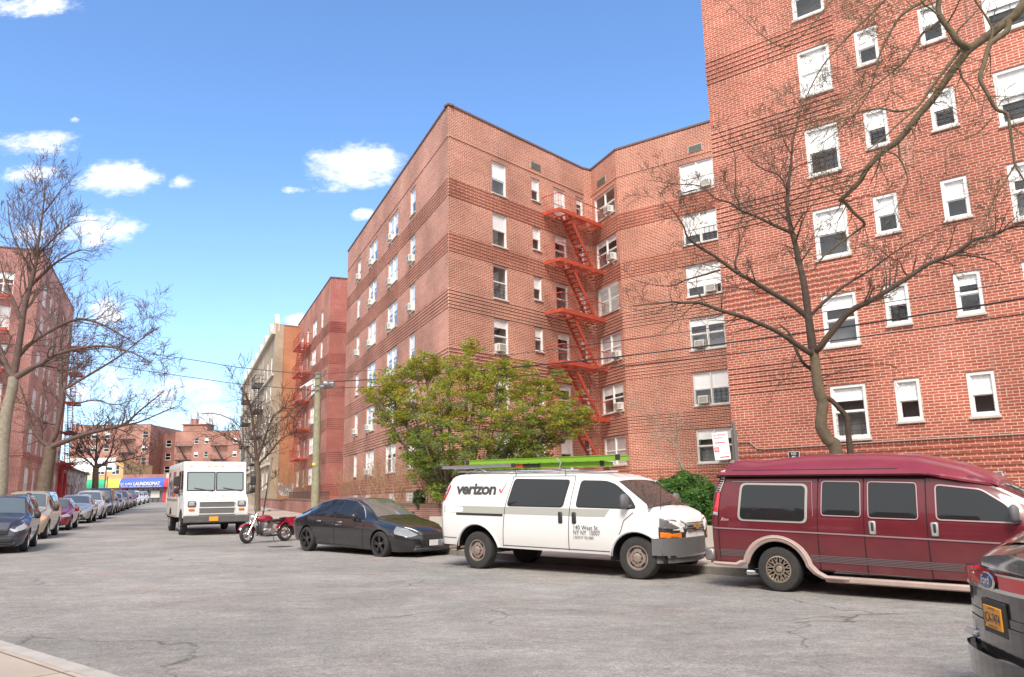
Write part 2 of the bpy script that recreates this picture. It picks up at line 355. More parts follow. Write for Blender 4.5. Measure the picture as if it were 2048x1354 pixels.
def asphalt(name, base, seed=0):
    m = bpy.data.materials.new(name); m.use_nodes = True; nt = m.node_tree; b = nt.nodes['Principled BSDF']; L = nt.links; N = nt.nodes
    tc = N.new('ShaderNodeTexCoord'); mp = N.new('ShaderNodeMapping'); mp.inputs['Location'].default_value = (seed, seed, 0); L.new(tc.outputs['Object'], mp.inputs[0])
    def nz(s, d, r=.6, st=None):
        n = N.new('ShaderNodeTexNoise'); n.inputs['Scale'].default_value = s; n.inputs['Detail'].default_value = d; n.inputs['Roughness'].default_value = r
        if st:
            q = N.new('ShaderNodeMapping'); q.inputs['Rotation'].default_value = (0, 0, st[1]); q.inputs['Scale'].default_value = st[0]; L.new(mp.outputs[0], q.inputs[0]); L.new(q.outputs[0], n.inputs[0])
        else: L.new(mp.outputs[0], n.inputs[0])
        return n.outputs[0]
    def rng(x, a, b_, c, d):
        r = N.new('ShaderNodeMapRange'); r.inputs[1].default_value = a; r.inputs[2].default_value = b_; r.inputs[3].default_value = c; r.inputs[4].default_value = d; L.new(x, r.inputs[0]); return r.outputs[0]
    def mul(x, y):
        q = N.new('ShaderNodeMath'); q.operation = 'MULTIPLY'; L.new(x, q.inputs[0]); L.new(y, q.inputs[1]); return q.outputs[0]
    big = rng(nz(.18, 6), .35, .65, .82, 1.16); mid = rng(nz(1.1, 8, .7), .3, .7, .86, 1.14); fine = rng(nz(38, 5, .85), .28, .72, .45, 1.55)
    fine2 = rng(nz(95, 3, .85), .3, .7, .6, 1.4)
    tr = rng(nz(1.0, 6, .7, ((.3, .9, 1), R(50))), .35, .65, .9, 1.1)
    vor = N.new('ShaderNodeTexVoronoi'); vor.feature = 'DISTANCE_TO_EDGE'; vor.inputs['Scale'].default_value = .28
    wv = N.new('ShaderNodeMix'); wv.data_type = 'VECTOR'; wv.inputs[0].default_value = .10
    nv = N.new('ShaderNodeTexNoise'); nv.inputs['Scale'].default_value = 1.8; nv.inputs['Detail'].default_value = 7; L.new(mp.outputs[0], nv.inputs[0])
    sc = N.new('ShaderNodeVectorMath'); sc.operation = 'SCALE'; sc.inputs[3].default_value = 6; L.new(nv.outputs['Color'], sc.inputs[0])
    L.new(mp.outputs[0], wv.inputs[4]); L.new(sc.outputs[0], wv.inputs[5]); L.new(wv.outputs[1], vor.inputs[0])
    crack = rng(vor.outputs[0], 0.0, .008, .42, 1.0)
    cm = rng(nz(.35, 3), .48, .58, 0, 1)
    one = N.new('ShaderNodeMix'); one.data_type = 'FLOAT'; L.new(cm, one.inputs[0]); one.inputs[2].default_value = 1; L.new(crack, one.inputs[3])
    clump = rng(nz(11, 6, .8), .32, .68, .80, 1.2); clump2 = rng(nz(4.2, 7, .75, ((.5, 1.1, 1), R(-30))), .35, .65, .86, 1.13)
    f = mul(mul(mul(big, mid), mul(fine, fine2)), mul(mul(tr, one.outputs[0]), mul(clump, clump2)))
    mx = N.new('ShaderNodeMix'); mx.data_type = 'RGBA'; mx.blend_type = 'MULTIPLY'; mx.inputs[0].default_value = 1; mx.inputs[6].default_value = (*base, 1); L.new(f, mx.inputs[7])
    pink = N.new('ShaderNodeMix'); pink.data_type = 'RGBA'; L.new(rng(nz(.5, 4), .5, .68, 0, .35), pink.inputs[0]); L.new(mx.outputs[2], pink.inputs[6])
    p2 = N.new('ShaderNodeMix'); p2.data_type = 'RGBA'; p2.blend_type = 'MULTIPLY'; p2.inputs[0].default_value = 1; p2.inputs[6].default_value = (base[0] * 1.25, base[1] * 1.05, base[2] * .98, 1); L.new(f, p2.inputs[7]); L.new(p2.outputs[2], pink.inputs[7])
    # pale scuffs
    sc2 = rng(nz(3.2, 9, .75), .66, .74, 0, .5); s3 = N.new('ShaderNodeMix'); s3.data_type = 'RGBA'; L.new(sc2, s3.inputs[0]); L.new(pink.outputs[2], s3.inputs[6]); s3.inputs[7].default_value = (base[0] * 1.9, base[1] * 1.9, base[2] * 1.9, 1)
    L.new(s3.outputs[2], b.inputs['Base Color']); b.inputs['Roughness'].default_value = .88; b.inputs['Specular IOR Level'].default_value = .3
    bp = N.new('ShaderNodeBump'); bp.inputs['Strength'].default_value = .8; bp.inputs['Distance'].default_value = .015; L.new(nz(60, 4, .85), bp.inputs['Height']); L.new(bp.outputs[0], b.inputs['Normal'])
    return m
M_ASP = asphalt('worn_asphalt', (.285, .272, .258))
def paving(name, base):
    m = pm(name, base, .92, noise=.14, nscale=1.2, bump=.25, bscale=40); nt = m.node_tree; N = nt.nodes; L = nt.links; b = N['Principled BSDF']
    src = b.inputs['Base Color'].links[0].from_socket; tc = N.new('ShaderNodeTexCoord'); mp = N.new('ShaderNodeMapping'); mp.inputs['Rotation'].default_value = (0, 0, R(39.5)); L.new(tc.outputs['Object'], mp.inputs[0])
    t = N.new('ShaderNodeTexBrick'); t.inputs['Scale'].default_value = 1; t.inputs['Brick Width'].default_value = 1.5; t.inputs['Row Height'].default_value = 1.5; t.inputs['Mortar Size'].default_value = .012; t.offset = 0
    t.inputs['Color1'].default_value = (1, 1, 1, 1); t.inputs['Color2'].default_value = (.9, .9, .9, 1); t.inputs['Mortar'].default_value = (.35, .33, .3, 1); L.new(mp.outputs[0], t.inputs[0])
    mx = N.new('ShaderNodeMix'); mx.data_type = 'RGBA'; mx.blend_type = 'MULTIPLY'; mx.inputs[0].default_value = 1; L.new(src, mx.inputs[6]); L.new(t.outputs[0], mx.inputs[7]); L.new(mx.outputs[2], b.inputs['Base Color'])
    return m
M_PAVE = paving('pale_paving', (.46, .385, .32)); M_SOIL = pm('planting_soil', (.13, .085, .055), .95, noise=.35, nscale=3, bump=.8, bscale=14)

# ------------------------------------------------------------------ ground
def sheet(name, poly, dz, mat_, thick=None, label=None, cat=None, kind='structure', top2=None):
    mb = MB(); n = len(poly); vs = [(p[0], p[1], gz(*p) + dz) for p in poly]
    mb.add(vs, [tuple(range(n))])
    if thick:
        lo = [(p[0], p[1], gz(*p) + dz - thick) for p in poly]; mb.add(vs + lo, [(i, (i + 1) % n, n + (i + 1) % n, n + i) for i in range(n)])
    o = mb.build(name, mat_); tag(o, label=label, cat=cat, kind=kind); return o
gm = MB(); xs = np.linspace(-420, 420, 29); ys = np.linspace(-240, 640, 29)
for y in ys:
    for x in xs: gm.v.append((x, y, gz(x, y)))
for j in range(28):
    for i in range(28): gm.f.append((j * 29 + i, j * 29 + i + 1, (j + 1) * 29 + i + 1, (j + 1) * 29 + i)); gm.m.append(0)
tag(gm.build('road', M_ASP), kind='structure')
dA = Vector((math.cos(R(112.95)), math.sin(R(112.95)))); nA = Vector((math.sin(R(112.95)), -math.cos(R(112.95))))   # nA points right (towards the red block)
dT = Vector((math.cos(R(-39.39)), math.sin(R(-39.39)))); nT = Vector((.6346, .7729))
def AN(s, n): return (dA.x * s + nA.x * n, dA.y * s + nA.y * n)          # street coordinates: s along the left street, n across
KR = [AN(152, 5.0), AN(60, 5.0), AN(27.5, 4.95), (-4.2, 23.85), (-3.0, 22.65), (-1.92, 21.2), (-.75, 19.75), (.75, 18.22), (3.87, 15.53), (6.78, 13.14), (30, -5.9)]
far_in = [(52, 20), (40, 120), AN(152, 60)]
def kerbline(name, pts, w, side):
    mb = MB(); P = [Vector(p) for p in pts]; off = []
    for i, p in enumerate(P):
        d = (P[min(i + 1, len(P) - 1)] - P[max(i - 1, 0)]).normalized(); off.append(Vector((-d.y, d.x)) * side * w)
    for i in range(len(P) - 1):
        a, b = P[i], P[i + 1]; c, d = b + off[i + 1], a + off[i]; q = [a, b, c, d]
        top = [(p.x, p.y, gz(p.x, p.y) + .15) for p in q]; bot = [(p.x, p.y, gz(p.x, p.y) - .1) for p in q]
        mb.add(top + bot, [(0, 1, 2, 3), (0, 4, 5, 1), (1, 5, 6, 2), (2, 6, 7, 3), (3, 7, 4, 0)])
    return tag(mb.build(name, M_KERB), kind='structure')
sheet('pavement', KR + far_in, .146, M_PAVE, .2)
kerbline('kerb', KR, .17, 1)
KN = [(-60, 53.6), (-14.0, 15.75), (-12.2, 14.25), (-5.39, 8.62), (-4.35, 7.77), (-3.32, 6.93), (-1.2, 5.18), (6, -.75), (40, -28.8)]
NS = [AN(150, -5.7), AN(24, -5.7), AN(17.5, -6.3), AN(16.0, -8.0), (-20, 20.7), (-60, 53.6)]
sheet('pavement', [(-3.32, 6.93), (-4.35, 7.77), (-5.39, 8.62), (-12.2, 14.25), (-13.4, 15.6), (-40, 20), (-60, -60), (40, -60), (40, -28.8), (6, -.75), (-1.2, 5.18)], .146, M_PAVE, .2)
kerbline('kerb', [(-13.4, 15.6), (-12.2, 14.25), (-5.39, 8.62), (-4.35, 7.77), (-3.32, 6.93), (-1.2, 5.18), (6, -.75), (40, -28.8)], .17, -1)
KL = [AN(135, -5.7), AN(24, -5.7), AN(20, -6.2), AN(18, -7.4), AN(17.2, -9.5), AN(17, -40)]
sheet('pavement', KL + [AN(135, -40)], .146, M_PAVE, .2)
kerbline('kerb', KL, .17, -1)

# ------------------------------------------------------------------ windows and facades
MESHC = {}
def mesh_of(key, fn, mats, smooth=None):
    if key not in MESHC:
        o = fn().build(key[0], mats, smooth=smooth); MESHC[key] = o.data; bpy.data.objects.remove(o); 
    return MESHC[key]
RD = .11   # depth of the reveals
def frame_mesh(w, h, dbl, heavy):
    def fn():
        mb = MB(); o = .09 if heavy else .05; yf = .05 if heavy else RD * .62
        y0, y1 = yf - .03, RD + .012
        def bar(x0, x1, z0, z1, ya=y0, yb=y1): mb.box(((x0 + x1) / 2, (ya + yb) / 2, (z0 + z1) / 2), (x1 - x0, yb - ya, z1 - z0))
        bar(0.002, o, 0, h); bar(w - o, w - .002, 0, h); bar(o, w - o, h - o, h - .002); bar(o, w - o, 0.002, o)
        parts = [(o, w / 2 - .035), (w / 2 + .035, w - o)] if dbl else [(o, w - o)]
        if dbl: bar(w / 2 - .035, w / 2 + .035, o, h - o)
        for (a, b) in parts:
            mid = h * .5
            bar(a, b, mid - .02, mid + .022, yf + .01, yf + .05)
            for z0_, z1_, yy in ((mid + .022, h - o, yf + .02), (o, mid - .02, yf + .045)):
                bar(a, a + .028, z0_, z1_, yy, yy + .03); bar(b - .028, b, z0_, z1_, yy, yy + .03)
                bar(a + .028, b - .028, z1_ - .028, z1_, yy, yy + .03); bar(a + .028, b - .028, z0_, z0_ + .028, yy, yy + .03)
        return mb
    return mesh_of(('window', w, h, dbl, heavy), fn, M_WHITE)
def pane_mesh(w, h, heavy):
    yf = .05 if heavy else RD * .62
    return mesh_of(('pane', w, h, heavy), lambda: MB().quad((.05, yf + .03, .04), (w - .05, yf + .03, .04), (w - .05, yf + .03, h - .04), (.05, yf + .03, h - .04)), M_GLS)
def blind_mesh(w, z0, z1, mat_=None):
    mat_ = mat_ or M_BLIND
    def fn():
        mb = MB(); n = 8
        for i in range(n):
            a, b = .05 + (w - .1) * i / n, .05 + (w - .1) * (i + 1) / n; ya, yb = RD - .002 + .008 * (i % 2), RD - .002 + .008 * ((i + 1) % 2)
            mb.quad((a, ya, z0), (b, yb, z0), (b, yb, z1), (a, ya, z1))
        return mb
    return mesh_of(('blind', round(w, 2), round(z0, 2), round(z1, 2), mat_.name), fn, mat_)
def room_mesh(w, h):
    def fn():
        mb = MB(); y0, y1 = RD + .02, RD + .55
        mb.quad((0, y1, 0), (w, y1, 0), (w, y1, h), (0, y1, h)); mb.quad((0, y0, 0), (0, y1, 0), (0, y1, h), (0, y0, h)); mb.quad((w, y0, 0), (w, y1, 0), (w, y1, h), (w, y0, h))
        mb.quad((0, y0, 0), (w, y0, 0), (w, y1, 0), (0, y1, 0)); mb.quad((0, y0, h), (w, y0, h), (w, y1, h), (0, y1, h)); return mb
    return mesh_of(('room', w, h), fn, M_ROOM)
def sill_mesh(w):
    return mesh_of(('sill', w), lambda: MB().box((w / 2, RD / 2 - .035, -.04), (w + .08, RD + .07, .075), bev=.01), M_SILL)
def lintel_mesh(w):
    return mesh_of(('lintel', w), lambda: MB().box((w / 2, .045, .012), (w + .12, .10, .018)), M_LINT)
def ac_mesh(w=.52):
    def fn():
        mb = MB(); mb.box((0, -.06, .2), (w, .36, .38), bev=.015); 
        for k in range(7): mb.box((0, -.242, .08 + k * .04), (w * .78, .012, .016), 1)
        mb.box((-w * .42, -.08, .0), (.03, .32, .03), 0); 
        for sx in (-1, 1):
            for k in range(5): mb.box((sx * (w / 2 + .003), -.16, .1 + k * .05), (.008, .14, .022), 1)
        mb.tube([(w * .3, -.20, .02), (w * .3, .0, -.28)], .012, 4); return mb
    return mesh_of(('air_conditioner', w), fn, [M_AC, M_ACG])
def guard_mesh(w, z0, z1, vert=False):
    def fn():
        mb = MB(); n = int((w - .1) / .11) if vert else 3; y = .0 if vert else .05
        if vert:
            for i in range(n + 1): x = .05 + (w - .1) * i / n; mb.box((x, y - .02, (z0 + z1) / 2), (.014, .014, z1 - z0))
            for k in range(4): z = z0 + (z1 - z0) * k / 3; mb.box((w / 2, y - .02, z), (w - .06, .02, .014))
        else:
            for k in range(5): z = z0 + (z1 - z0) * k / 4; mb.box((w / 2, y, z), (w - .14, .012, .012))
            for i in range(n): x = .09 + (w - .18) * (i + .5) / n; mb.box((x, y, (z0 + z1) / 2), (.014, .016, z1 - z0 + .04))
        return mb
    return mesh_of(('window_guard', round(w, 2), round(z0, 2), round(z1, 2), vert), fn, M_WHITE if vert else M_BLK)

class Facade:
    def __init__(s, root, O, ang, length, z0, z1, mat_, name='wall'):
        s.root = root; s.O = Vector((O[0], O[1], 0)); e = Vector((math.cos(ang), math.sin(ang), 0)); s.e = e; s.inn = Vector((-e.y, e.x, 0))
        s.W = Matrix(((e.x, s.inn.x, 0, O[0]), (e.y, s.inn.y, 0, O[1]), (0, 0, 1, 0), (0, 0, 0, 1)))
        s.M = Matrix.Translation(-root.matrix_world.translation) @ s.W
        s.L = length; s.z0 = z0; s.z1 = z1; s.mat = mat_; s.holes = []; s.name = name; s.extra = []
    def at(s, u, d, z): return s.W @ Vector((u, d, z))
    def win(s, u, head, w, h, dbl=False, heavy=False, blind=None, ac=None, guard=None, curt=None, sill=True, lintel=True, simple=False, style=None):
        z = head - h; s.holes.append((u, u + w, z, head)); M = s.M @ Matrix.Translation((u, 0, z))
        w, h = round(w, 2), round(h, 2)
        f = link_mesh('window', frame_mesh(w, h, dbl, heavy), s.root, M)
        I = Matrix.Identity(4)
        link_mesh('pane', pane_mesh(w, h, heavy), f, I)
        if not simple: link_mesh('room', room_mesh(w, h), f, I)
        if blind is None: blind = random.choice([.1, .3, .45, .5, .5, .55, .8, .9])
        if blind: link_mesh('blind', blind_mesh(w, h * (1 - blind), h - .04), f, I)
        elif curt: link_mesh('curtain', blind_mesh(w, .05, h - .04, M_CURT), f, I)
        if sill: link_mesh('sill', sill_mesh(w), f, I)
        if lintel: link_mesh('lintel', lintel_mesh(w), f, Matrix.Translation((0, 0, h)))
        if guard: link_mesh('window_guard', guard_mesh(w if not dbl or guard == 'full' else w / 2, .07, h * .48 if guard != 'full' else h, guard == 'full'), f, Matrix.Translation((w / 2 if dbl and guard != 'full' else 0, 0, 0)))
        if ac is not None: link_mesh('air_conditioner', ac_mesh(), f, Matrix.Translation((w * ac, 0, .06)))
        return f
    def hole(s, u0, u1, z0, z1): s.holes.append((u0, u1, z0, z1))
    def bands(s, zs, u0=0, u1=None, n=6, step=.166, prot=.03, skip=()):
        u1 = s.L if u1 is None else u1
        for z in zs:
            for k in range(n):
                zz = z + k * step; segs = [(u0, u1)]
                for (a, b, c, d) in s.holes:
                    if c - .1 < zz + .04 and zz - .04 < d + .05:
                        ns = []
                        for (p, q) in segs:
                            if b + .06 <= p or a - .06 >= q: ns.append((p, q))
                            else:
                                if a - .06 > p: ns.append((p, a - .06))
                                if b + .06 < q: ns.append((b + .06, q))
                        segs = ns
                for (p, q) in segs:
                    if q - p > .05: s.extra.append((p, q, zz, prot))
    def finish(s, back=True):
        us = sorted({0, s.L} | {round(v, 4) for h in s.holes for v in h[:2]}); zs = sorted({s.z0, s.z1} | {round(v, 4) for h in s.holes for v in h[2:]})
        mb = MB()
        for i in range(len(us) - 1):
            for j in range(len(zs) - 1):
                cu, cz = (us[i] + us[i + 1]) / 2, (zs[j] + zs[j + 1]) / 2
                if any(h[0] < cu < h[1] and h[2] < cz < h[3] for h in s.holes): continue
                mb.quad((us[i], 0, zs[j]), (us[i + 1], 0, zs[j]), (us[i + 1], 0, zs[j + 1]), (us[i], 0, zs[j + 1]))
        D = RD + .02
        for (a, b, c, d) in s.holes:
            mb.quad((a, 0, c), (a, 0, d), (a, D, d), (a, D, c)); mb.quad((b, 0, c), (b, D, c), (b, D, d), (b, 0, d))
            mb.quad((a, 0, c), (a, D, c), (b, D, c), (b, 0, c)); mb.quad((a, 0, d), (b, 0, d), (b, D, d), (a, D, d))
        for (p, q, zz, pr) in s.extra:
            y, h = -pr, .037
            mb.add([(p, 0, zz - h), (q, 0, zz - h), (q, y, zz - h), (p, y, zz - h), (p, 0, zz + h), (q, 0, zz + h), (q, y, zz + h), (p, y, zz + h)], [(0, 3, 2, 1), (3, 7, 6, 2), (4, 5, 6, 7), (0, 4, 7, 3), (1, 2, 6, 5)])
        s.wall = mb.build(s.name, s.mat, s.root, s.M, recalc=False)
        return s
def vent(fc, u, z, w=.85, h=.38):
    mb = MB(); mb.box((w / 2, -.012, h / 2), (w, .03, h)); 
    for k in range(9): mb.box((w / 2, -.035, .035 + k * (h - .07) / 8), (w - .08, .02, .022), 1)
    o = mb.build('vent', [pm('vent_frame', (.5, .42, .38), .8), pm('vent_grille', (.16, .20, .17), .6)], fc.root, fc.M @ Matrix.Translation((u, 0, z)))
def coping(root, pts, z, mat_=None, h=.10, w=.34, side=1):
    mb = MB(); P = [Vector(p) for p in pts]
    for i in range(len(P) - 1):
        d = (P[i + 1] - P[i]); L_ = d.length; d.normalize(); c = (P[i] + P[i + 1]) / 2; nn = Vector((-d.y, d.x))
        c = c + nn * side * (w / 2 - .05); mb.box((c.x, c.y, z + h / 2), (L_ + .06, w, h), rot=Matrix.Rotation(math.atan2(d.y, d.x), 3, 'Z'))
    o = mb.build('parapet_cap', mat_ or M_COPE, root, Matrix.Translation(-root.matrix_world.translation)); return o
def slab(root, pts, z, name='roof', mat_=None):
    mb = MB(); mb.add([(p[0], p[1], z) for p in pts], [tuple(range(len(pts)))])
    return mb.build(name, mat_ or pm('roof_felt', (.12, .11, .11), .9), root, Matrix.Translation(-root.matrix_world.translation))
def fire_escape(fc, u0, u1, zlist, depth, mat_, su0, su1, stair_d=(.55, 1.0), gate=False, last=True):
    th = .05
    for i, z in enumerate(zlist):
        mb = MB(); n = 9
        mb.box(((u0 + u1) / 2, -depth, z), (u1 - u0, .06, .21)); mb.box((u0, -depth / 2, z), (.05, depth, .18)); mb.box((u1, -depth / 2, z), (.05, depth, .14))
        for k in range(1, n): mb.box(((u0 + u1) / 2, -depth * k / n, z + .03), (u1 - u0, .055, .018))
        m = int((u1 - u0) / 1.0)
        for k in range(1, m + 1):
            u = u0 + (u1 - u0) * k / (m + 1); mb.box((u, -depth / 2, z - .03), (.05, depth, .07))
        for u in (u0 + .1, u1 - .1, (u0 + u1) / 2): mb.tube([(u, -depth + .05, z - .02), (u, 0.02, z - .7)], .016, 4)
        p = mb.build('fire_escape_platform', mat_, fc.root, fc.M)
        rb = MB(); zr = z + .95
        rb.tube([(u0, 0.0, zr), (u0, -depth, zr), (u1, -depth, zr), (u1, 0, zr)], .028, 5)
        rb.tube([(u0, 0.0, z + .5), (u0, -depth, z + .5), (u1, -depth, z + .5), (u1, 0, z + .5)], .009, 4)
        for u in np.arange(u0, u1 + .01, .16 if depth < 1.0 else .2): rb.tube([(u, -depth, z), (u, -depth, zr)], .006, 3)
        for d in np.arange(.15, depth, .16): rb.tube([(u0, -d, z), (u0, -d, zr)], .006, 3); rb.tube([(u1, -d, z), (u1, -d, zr)], .006, 3)
        rb.build('railing', mat_, p)
        if i < len(zlist) - 1 or last:
            zb = zlist[i + 1] if i < len(zlist) - 1 else z - 2.3
            st = MB(); a, b = (su0, z), (su1, zb + .08) ; d0, d1 = stair_d
            for d in (d0, d1):
                L_ = math.hypot(b[0] - a[0], b[1] - a[1]); an = math.atan2(b[1] - a[1], b[0] - a[0])
                st.box(((a[0] + b[0]) / 2, -d, (a[1] + b[1]) / 2), (L_, .04, .18), rot=Matrix.Rotation(-an, 3, 'Y'))
                st.tube([(a[0], -d, a[1] + .85), (b[0], -d, b[1] + .85)], .014, 4)
                st.tube([(b[0], -d, b[1]), (b[0], -d, b[1] + .85)], .012, 4)
            for k in range(1, 12):
                t = k / 12; st.box((a[0] + (b[0] - a[0]) * t, -(d0 + d1) / 2, a[1] + (b[1] - a[1]) * t), (.20, d1 - d0, .035))
            st.build('stair', mat_, p)
HEADS = [4.74, 7.53, 10.3, 13.05, 15.8, 18.57]

# ------------------------------------------------------------------ the red corner block with the tower
C0 = Vector((-2.91, 35.3)); A_END = C0 + dA * 24.66; AN_A = R(-67.05)
B_END = Vector((4.3, 43.18)); Q0 = Vector((4.81, 43.47)); D0 = Vector((5.94, 40.78)); T0 = Vector((7.09, 25.51))
eD = Vector((math.cos(R(-35.6)), math.sin(R(-35.6)))); eS = Vector((math.cos(R(50.61)), math.sin(R(50.61)))); D_END = D0 + eD * 10.6
TL = 14.5; T_END = T0 + dT * TL
blk = empty('apartment_block', (6, 40, .3), label='red brick corner block with tower wing and red fire escape behind the vans', cat='apartment block')
ZB, ZR = -.6, 20.5
LA = 24.66
fa = Facade(blk, A_END, AN_A, LA, ZB, ZR, M_BRA)
acA = {0: [0, 2, 4], 1: [0, 1, 2, 4, 5], 2: [0, 1, 2, 3], 3: [1, 2]}
for r, hd in enumerate(HEADS[::-1]):
    for ci, (u, w, h, dbl) in enumerate([(19.76, 1.05, 1.5, False), (14.78, 2.3, 1.58, True), (9.45, 2.3, 1.58, True), (5.72, 1.05, 1.5, False)]):
        fa.win(LA - u - w, hd, w, h, dbl, ac=.3 if r in acA[ci] else None, blind=random.choice([.35, .5, .5, .6, .9, .5]))
for u, w in ((19.33, 1.3), (15.3, 1.3), (9.35, 1.32), (5.62, 1.43)): fa.win(LA - u - w, 2.0, w, .48, False, blind=0, sill=False, guard='full')
fa.bands([h + .1 for h in HEADS[:5]] + [2.12], n=6); fa.bands([HEADS[5] + .35], n=1)
fa.finish()
fb = Facade(blk, C0, R(47.52), 10.68, ZB, ZR, M_BR)
for r, hd in enumerate(HEADS[::-1]):
    fb.win(3.01, hd, 1.06, 1.72, blind=[.55, .5, .02, .25, .4, .5][r] or None, guard=True if r == 2 else None, ac=.35 if r == 3 else None)
    fb.win(6.08, hd, .65, 1.25, blind=[.5, .5, .5, .4, .3, .5][r])
    fb.win(7.95, hd, 1.0, 1.75, blind=[.9, .25, .1, .2, .2, .5][r], guard=True if r in (1, 2) else None)
    fb.win(10.0, hd, .6, 1.28, blind=[.3, .2, .6, .3, .3, .1][r])
fb.bands([h + .1 for h in HEADS[:5]] + [2.12]); fb.bands([HEADS[5] + .35], n=1); fb.finish()
vent(fb, 6.03, 19.12)
pz = [h - 1.88 for h in HEADS[::-1][:5]]
fire_escape(fb, 6.95, 11.3, pz, 1.15, M_RED, 8.0, 10.0, (.45, 1.0), last=True)
fs = Facade(blk, B_END, math.atan2((Q0 - B_END).y, (Q0 - B_END).x), (Q0 - B_END).length, ZB, ZR, M_BR); fs.bands([h + .1 for h in HEADS[:5]] + [2.12]); fs.finish()
cd_ = D0 - Q0
fc = Facade(blk, Q0, math.atan2(cd_.y, cd_.x), cd_.length, ZB, ZR, M_BR)
for r, hd in enumerate(HEADS[::-1]):
    fc.win(.32, hd, 2.28, 1.5, True, blind=[.02, .2, 0, 0, .35, 0][r] or 0, curt=r in (0, 3, 4, 5), ac=[.74, .78, None, .8, .8, .22][r], guard='full' if r == 2 else None)
fc.bands([h + .1 for h in HEADS[:5]] + [2.12]); fc.bands([HEADS[5] + .35], n=1); fc.finish(); vent(fc, .75, 19.12, 1.0)
fd = Facade(blk, D0, R(-35.6), 10.6, ZB, ZR, M_BR)
for r, hd in enumerate(HEADS[::-1]):
    fd.win(3.68, hd, 1.84, 1.62, True, blind=[.9, .7, .7, .25, .5, .3][r], ac=[.78, None, .72, .3, .3, .75][r], guard=True if r in (1, 4) else None, curt=r in (3, 5))
    fd.win(7.8, hd, 1.84, 1.62, True)
fd.bands([h + .1 for h in HEADS[:5]] + [2.12]); fd.bands([HEADS[5] + .35], n=1); fd.finish(); vent(fd, 4.25, 19.1, .78)
ft2 = Facade(blk, D_END, R(50.61 + 180), (T0 - D_END).length, ZB, ZR, M_BRT); ft2.bands([h + .1 for h in HEADS[:5]] + [2.12]); ft2.finish()
ft = Facade(blk, T0, R(-39.39), TL, ZB, ZR, M_BRT)
for r, hd in enumerate(HEADS[::-1]):
    ft.win(3.17, hd, 1.02, 1.6, heavy=True, blind=[.45, .95, .5, .5, .3, .3][r], guard=True if r in (2, 5) else None)
    ft.win(4.97, hd, .67, 1.2, heavy=True, blind=[.4, .5, .45, .5, .5, .5][r], guard=True if r in (2, 4) else None)
    ft.win(6.8, hd, .67, 1.2, heavy=True, blind=[.5, .5, .5, .45, .3, .5][r], guard=True if r in (2,) else None)
    ft.win(8.44, hd, 1.3, 1.6, heavy=True, blind=[.6, .6, .6, .3, .2, .3][r], guard=True if r in (1, 2) else None)
    ft.win(11.6, hd, 1.02, 1.6, heavy=True)
for u in (2.3, 6.76, 9.2): ft.win(u, 2.06, .62, .85, blind=0, guard='full')
ft.bands([h + .08 for h in HEADS[:5]], u1=4.4, n=6); ft.bands([2.12], n=6); ft.finish()
mb = MB()
mb.tube([(0.0, -.05, 3.24), (.55, -.05, 3.23), (.8, -.05, 3.0), (1.0, -.05, 2.97), (4.6, -.05, 3.0), (9.6, -.05, 3.0), (13.5, -.05, 3.02)], .022, 6)
mb.build('conduit', pm('painted_conduit', (.38, .30, .26), .6), blk, ft.M, smooth=40)
T_BK = T_END + eS * 34; A_BK = A_END + eS * 26
for nm, a, b, mt in (('wall', T_END, T_BK, M_BRT), ('wall', T_BK, A_BK, M_BRE), ('wall', A_BK, A_END, M_BRE)):
    d = b - a; Facade(blk, a, math.atan2(d.y, d.x), d.length, ZB, ZR, mt).finish()
slab(blk, [A_END, C0, B_END, Q0, D0, D_END, T0, T_END, T_BK, A_BK], ZR - .5)
coping(blk, [A_END, C0, B_END, Q0, D0, D_END], ZR); coping(blk, [D_END, T0, T_END, T_BK], ZR); coping(blk, [T_BK, A_BK, A_END], ZR)
# white corrugated entrance canopy low on the set-back wall, house number under it
cn = empty('entrance_canopy', tuple(fd.at(1.5, -.9, 1.2)), label='white ribbed metal entrance canopy low on the brick wall behind the hedge', cat='canopy')
mb = MB(); 
for k in range(5): mb.box((1.6, -.62, 1.95 + k * .085), (5.0, 1.2 + .03 * (k % 2), .08), bev=.012)
mb.build('roof', pm('white_enamel', (.74, .75, .75), .4, noise=.08), cn, Matrix.Translation(-cn.matrix_world.translation) @ fd.W)
mb = MB(); mb.box((1.6, -.35, 1.62), (4.4, .5, .5)); mb.build('fascia', pm('canopy_shade_board', (.42, .36, .30), .8), cn, Matrix.Translation(-cn.matrix_world.translation) @ fd.W)
text('142-2', .46, 'house_number', M_BLK, cn, Matrix.Translation(-cn.matrix_world.translation) @ fd.W @ Matrix.Translation((1.15, -.62, 1.44)), offset=.012, extrude=.01, spacing=1.15)

# ------------------------------------------------------------------ the red block next door
E0 = Vector((-15.58, 65.5)); LE = 20.0; E_END = E0 + dA * LE
eb = empty('apartment_block', (-10, 78, .8), label='red brick block with red fire escape, between the corner block and the tan brick building', cat='apartment block')
fe = Facade(eb, E_END, AN_A, LE, -.4, 20.62, M_BRE)
for r, hd in enumerate(HEADS[::-1]):
    fe.win(LE - 4.5, hd, 1.05, 1.6, ac=None, blind=.5)
    fe.win(LE - 9.35, hd, 2.35, 1.6, True, ac=.3 if r in (1, 3) else None, blind=.5)
    fe.win(LE - 13.0, hd, 1.0, 1.75, blind=random.choice([.3, .8]))
    fe.win(LE - 17.2, hd, 1.6, 1.6, True)
fe.bands([h + .1 for h in HEADS[:5]] + [2.2]); fe.finish()
fire_escape(fe, LE - 14.6, LE - 9.9, pz, 1.15, M_RED, LE - 11.2, LE - 13.0, (.5, 1.05), last=False)
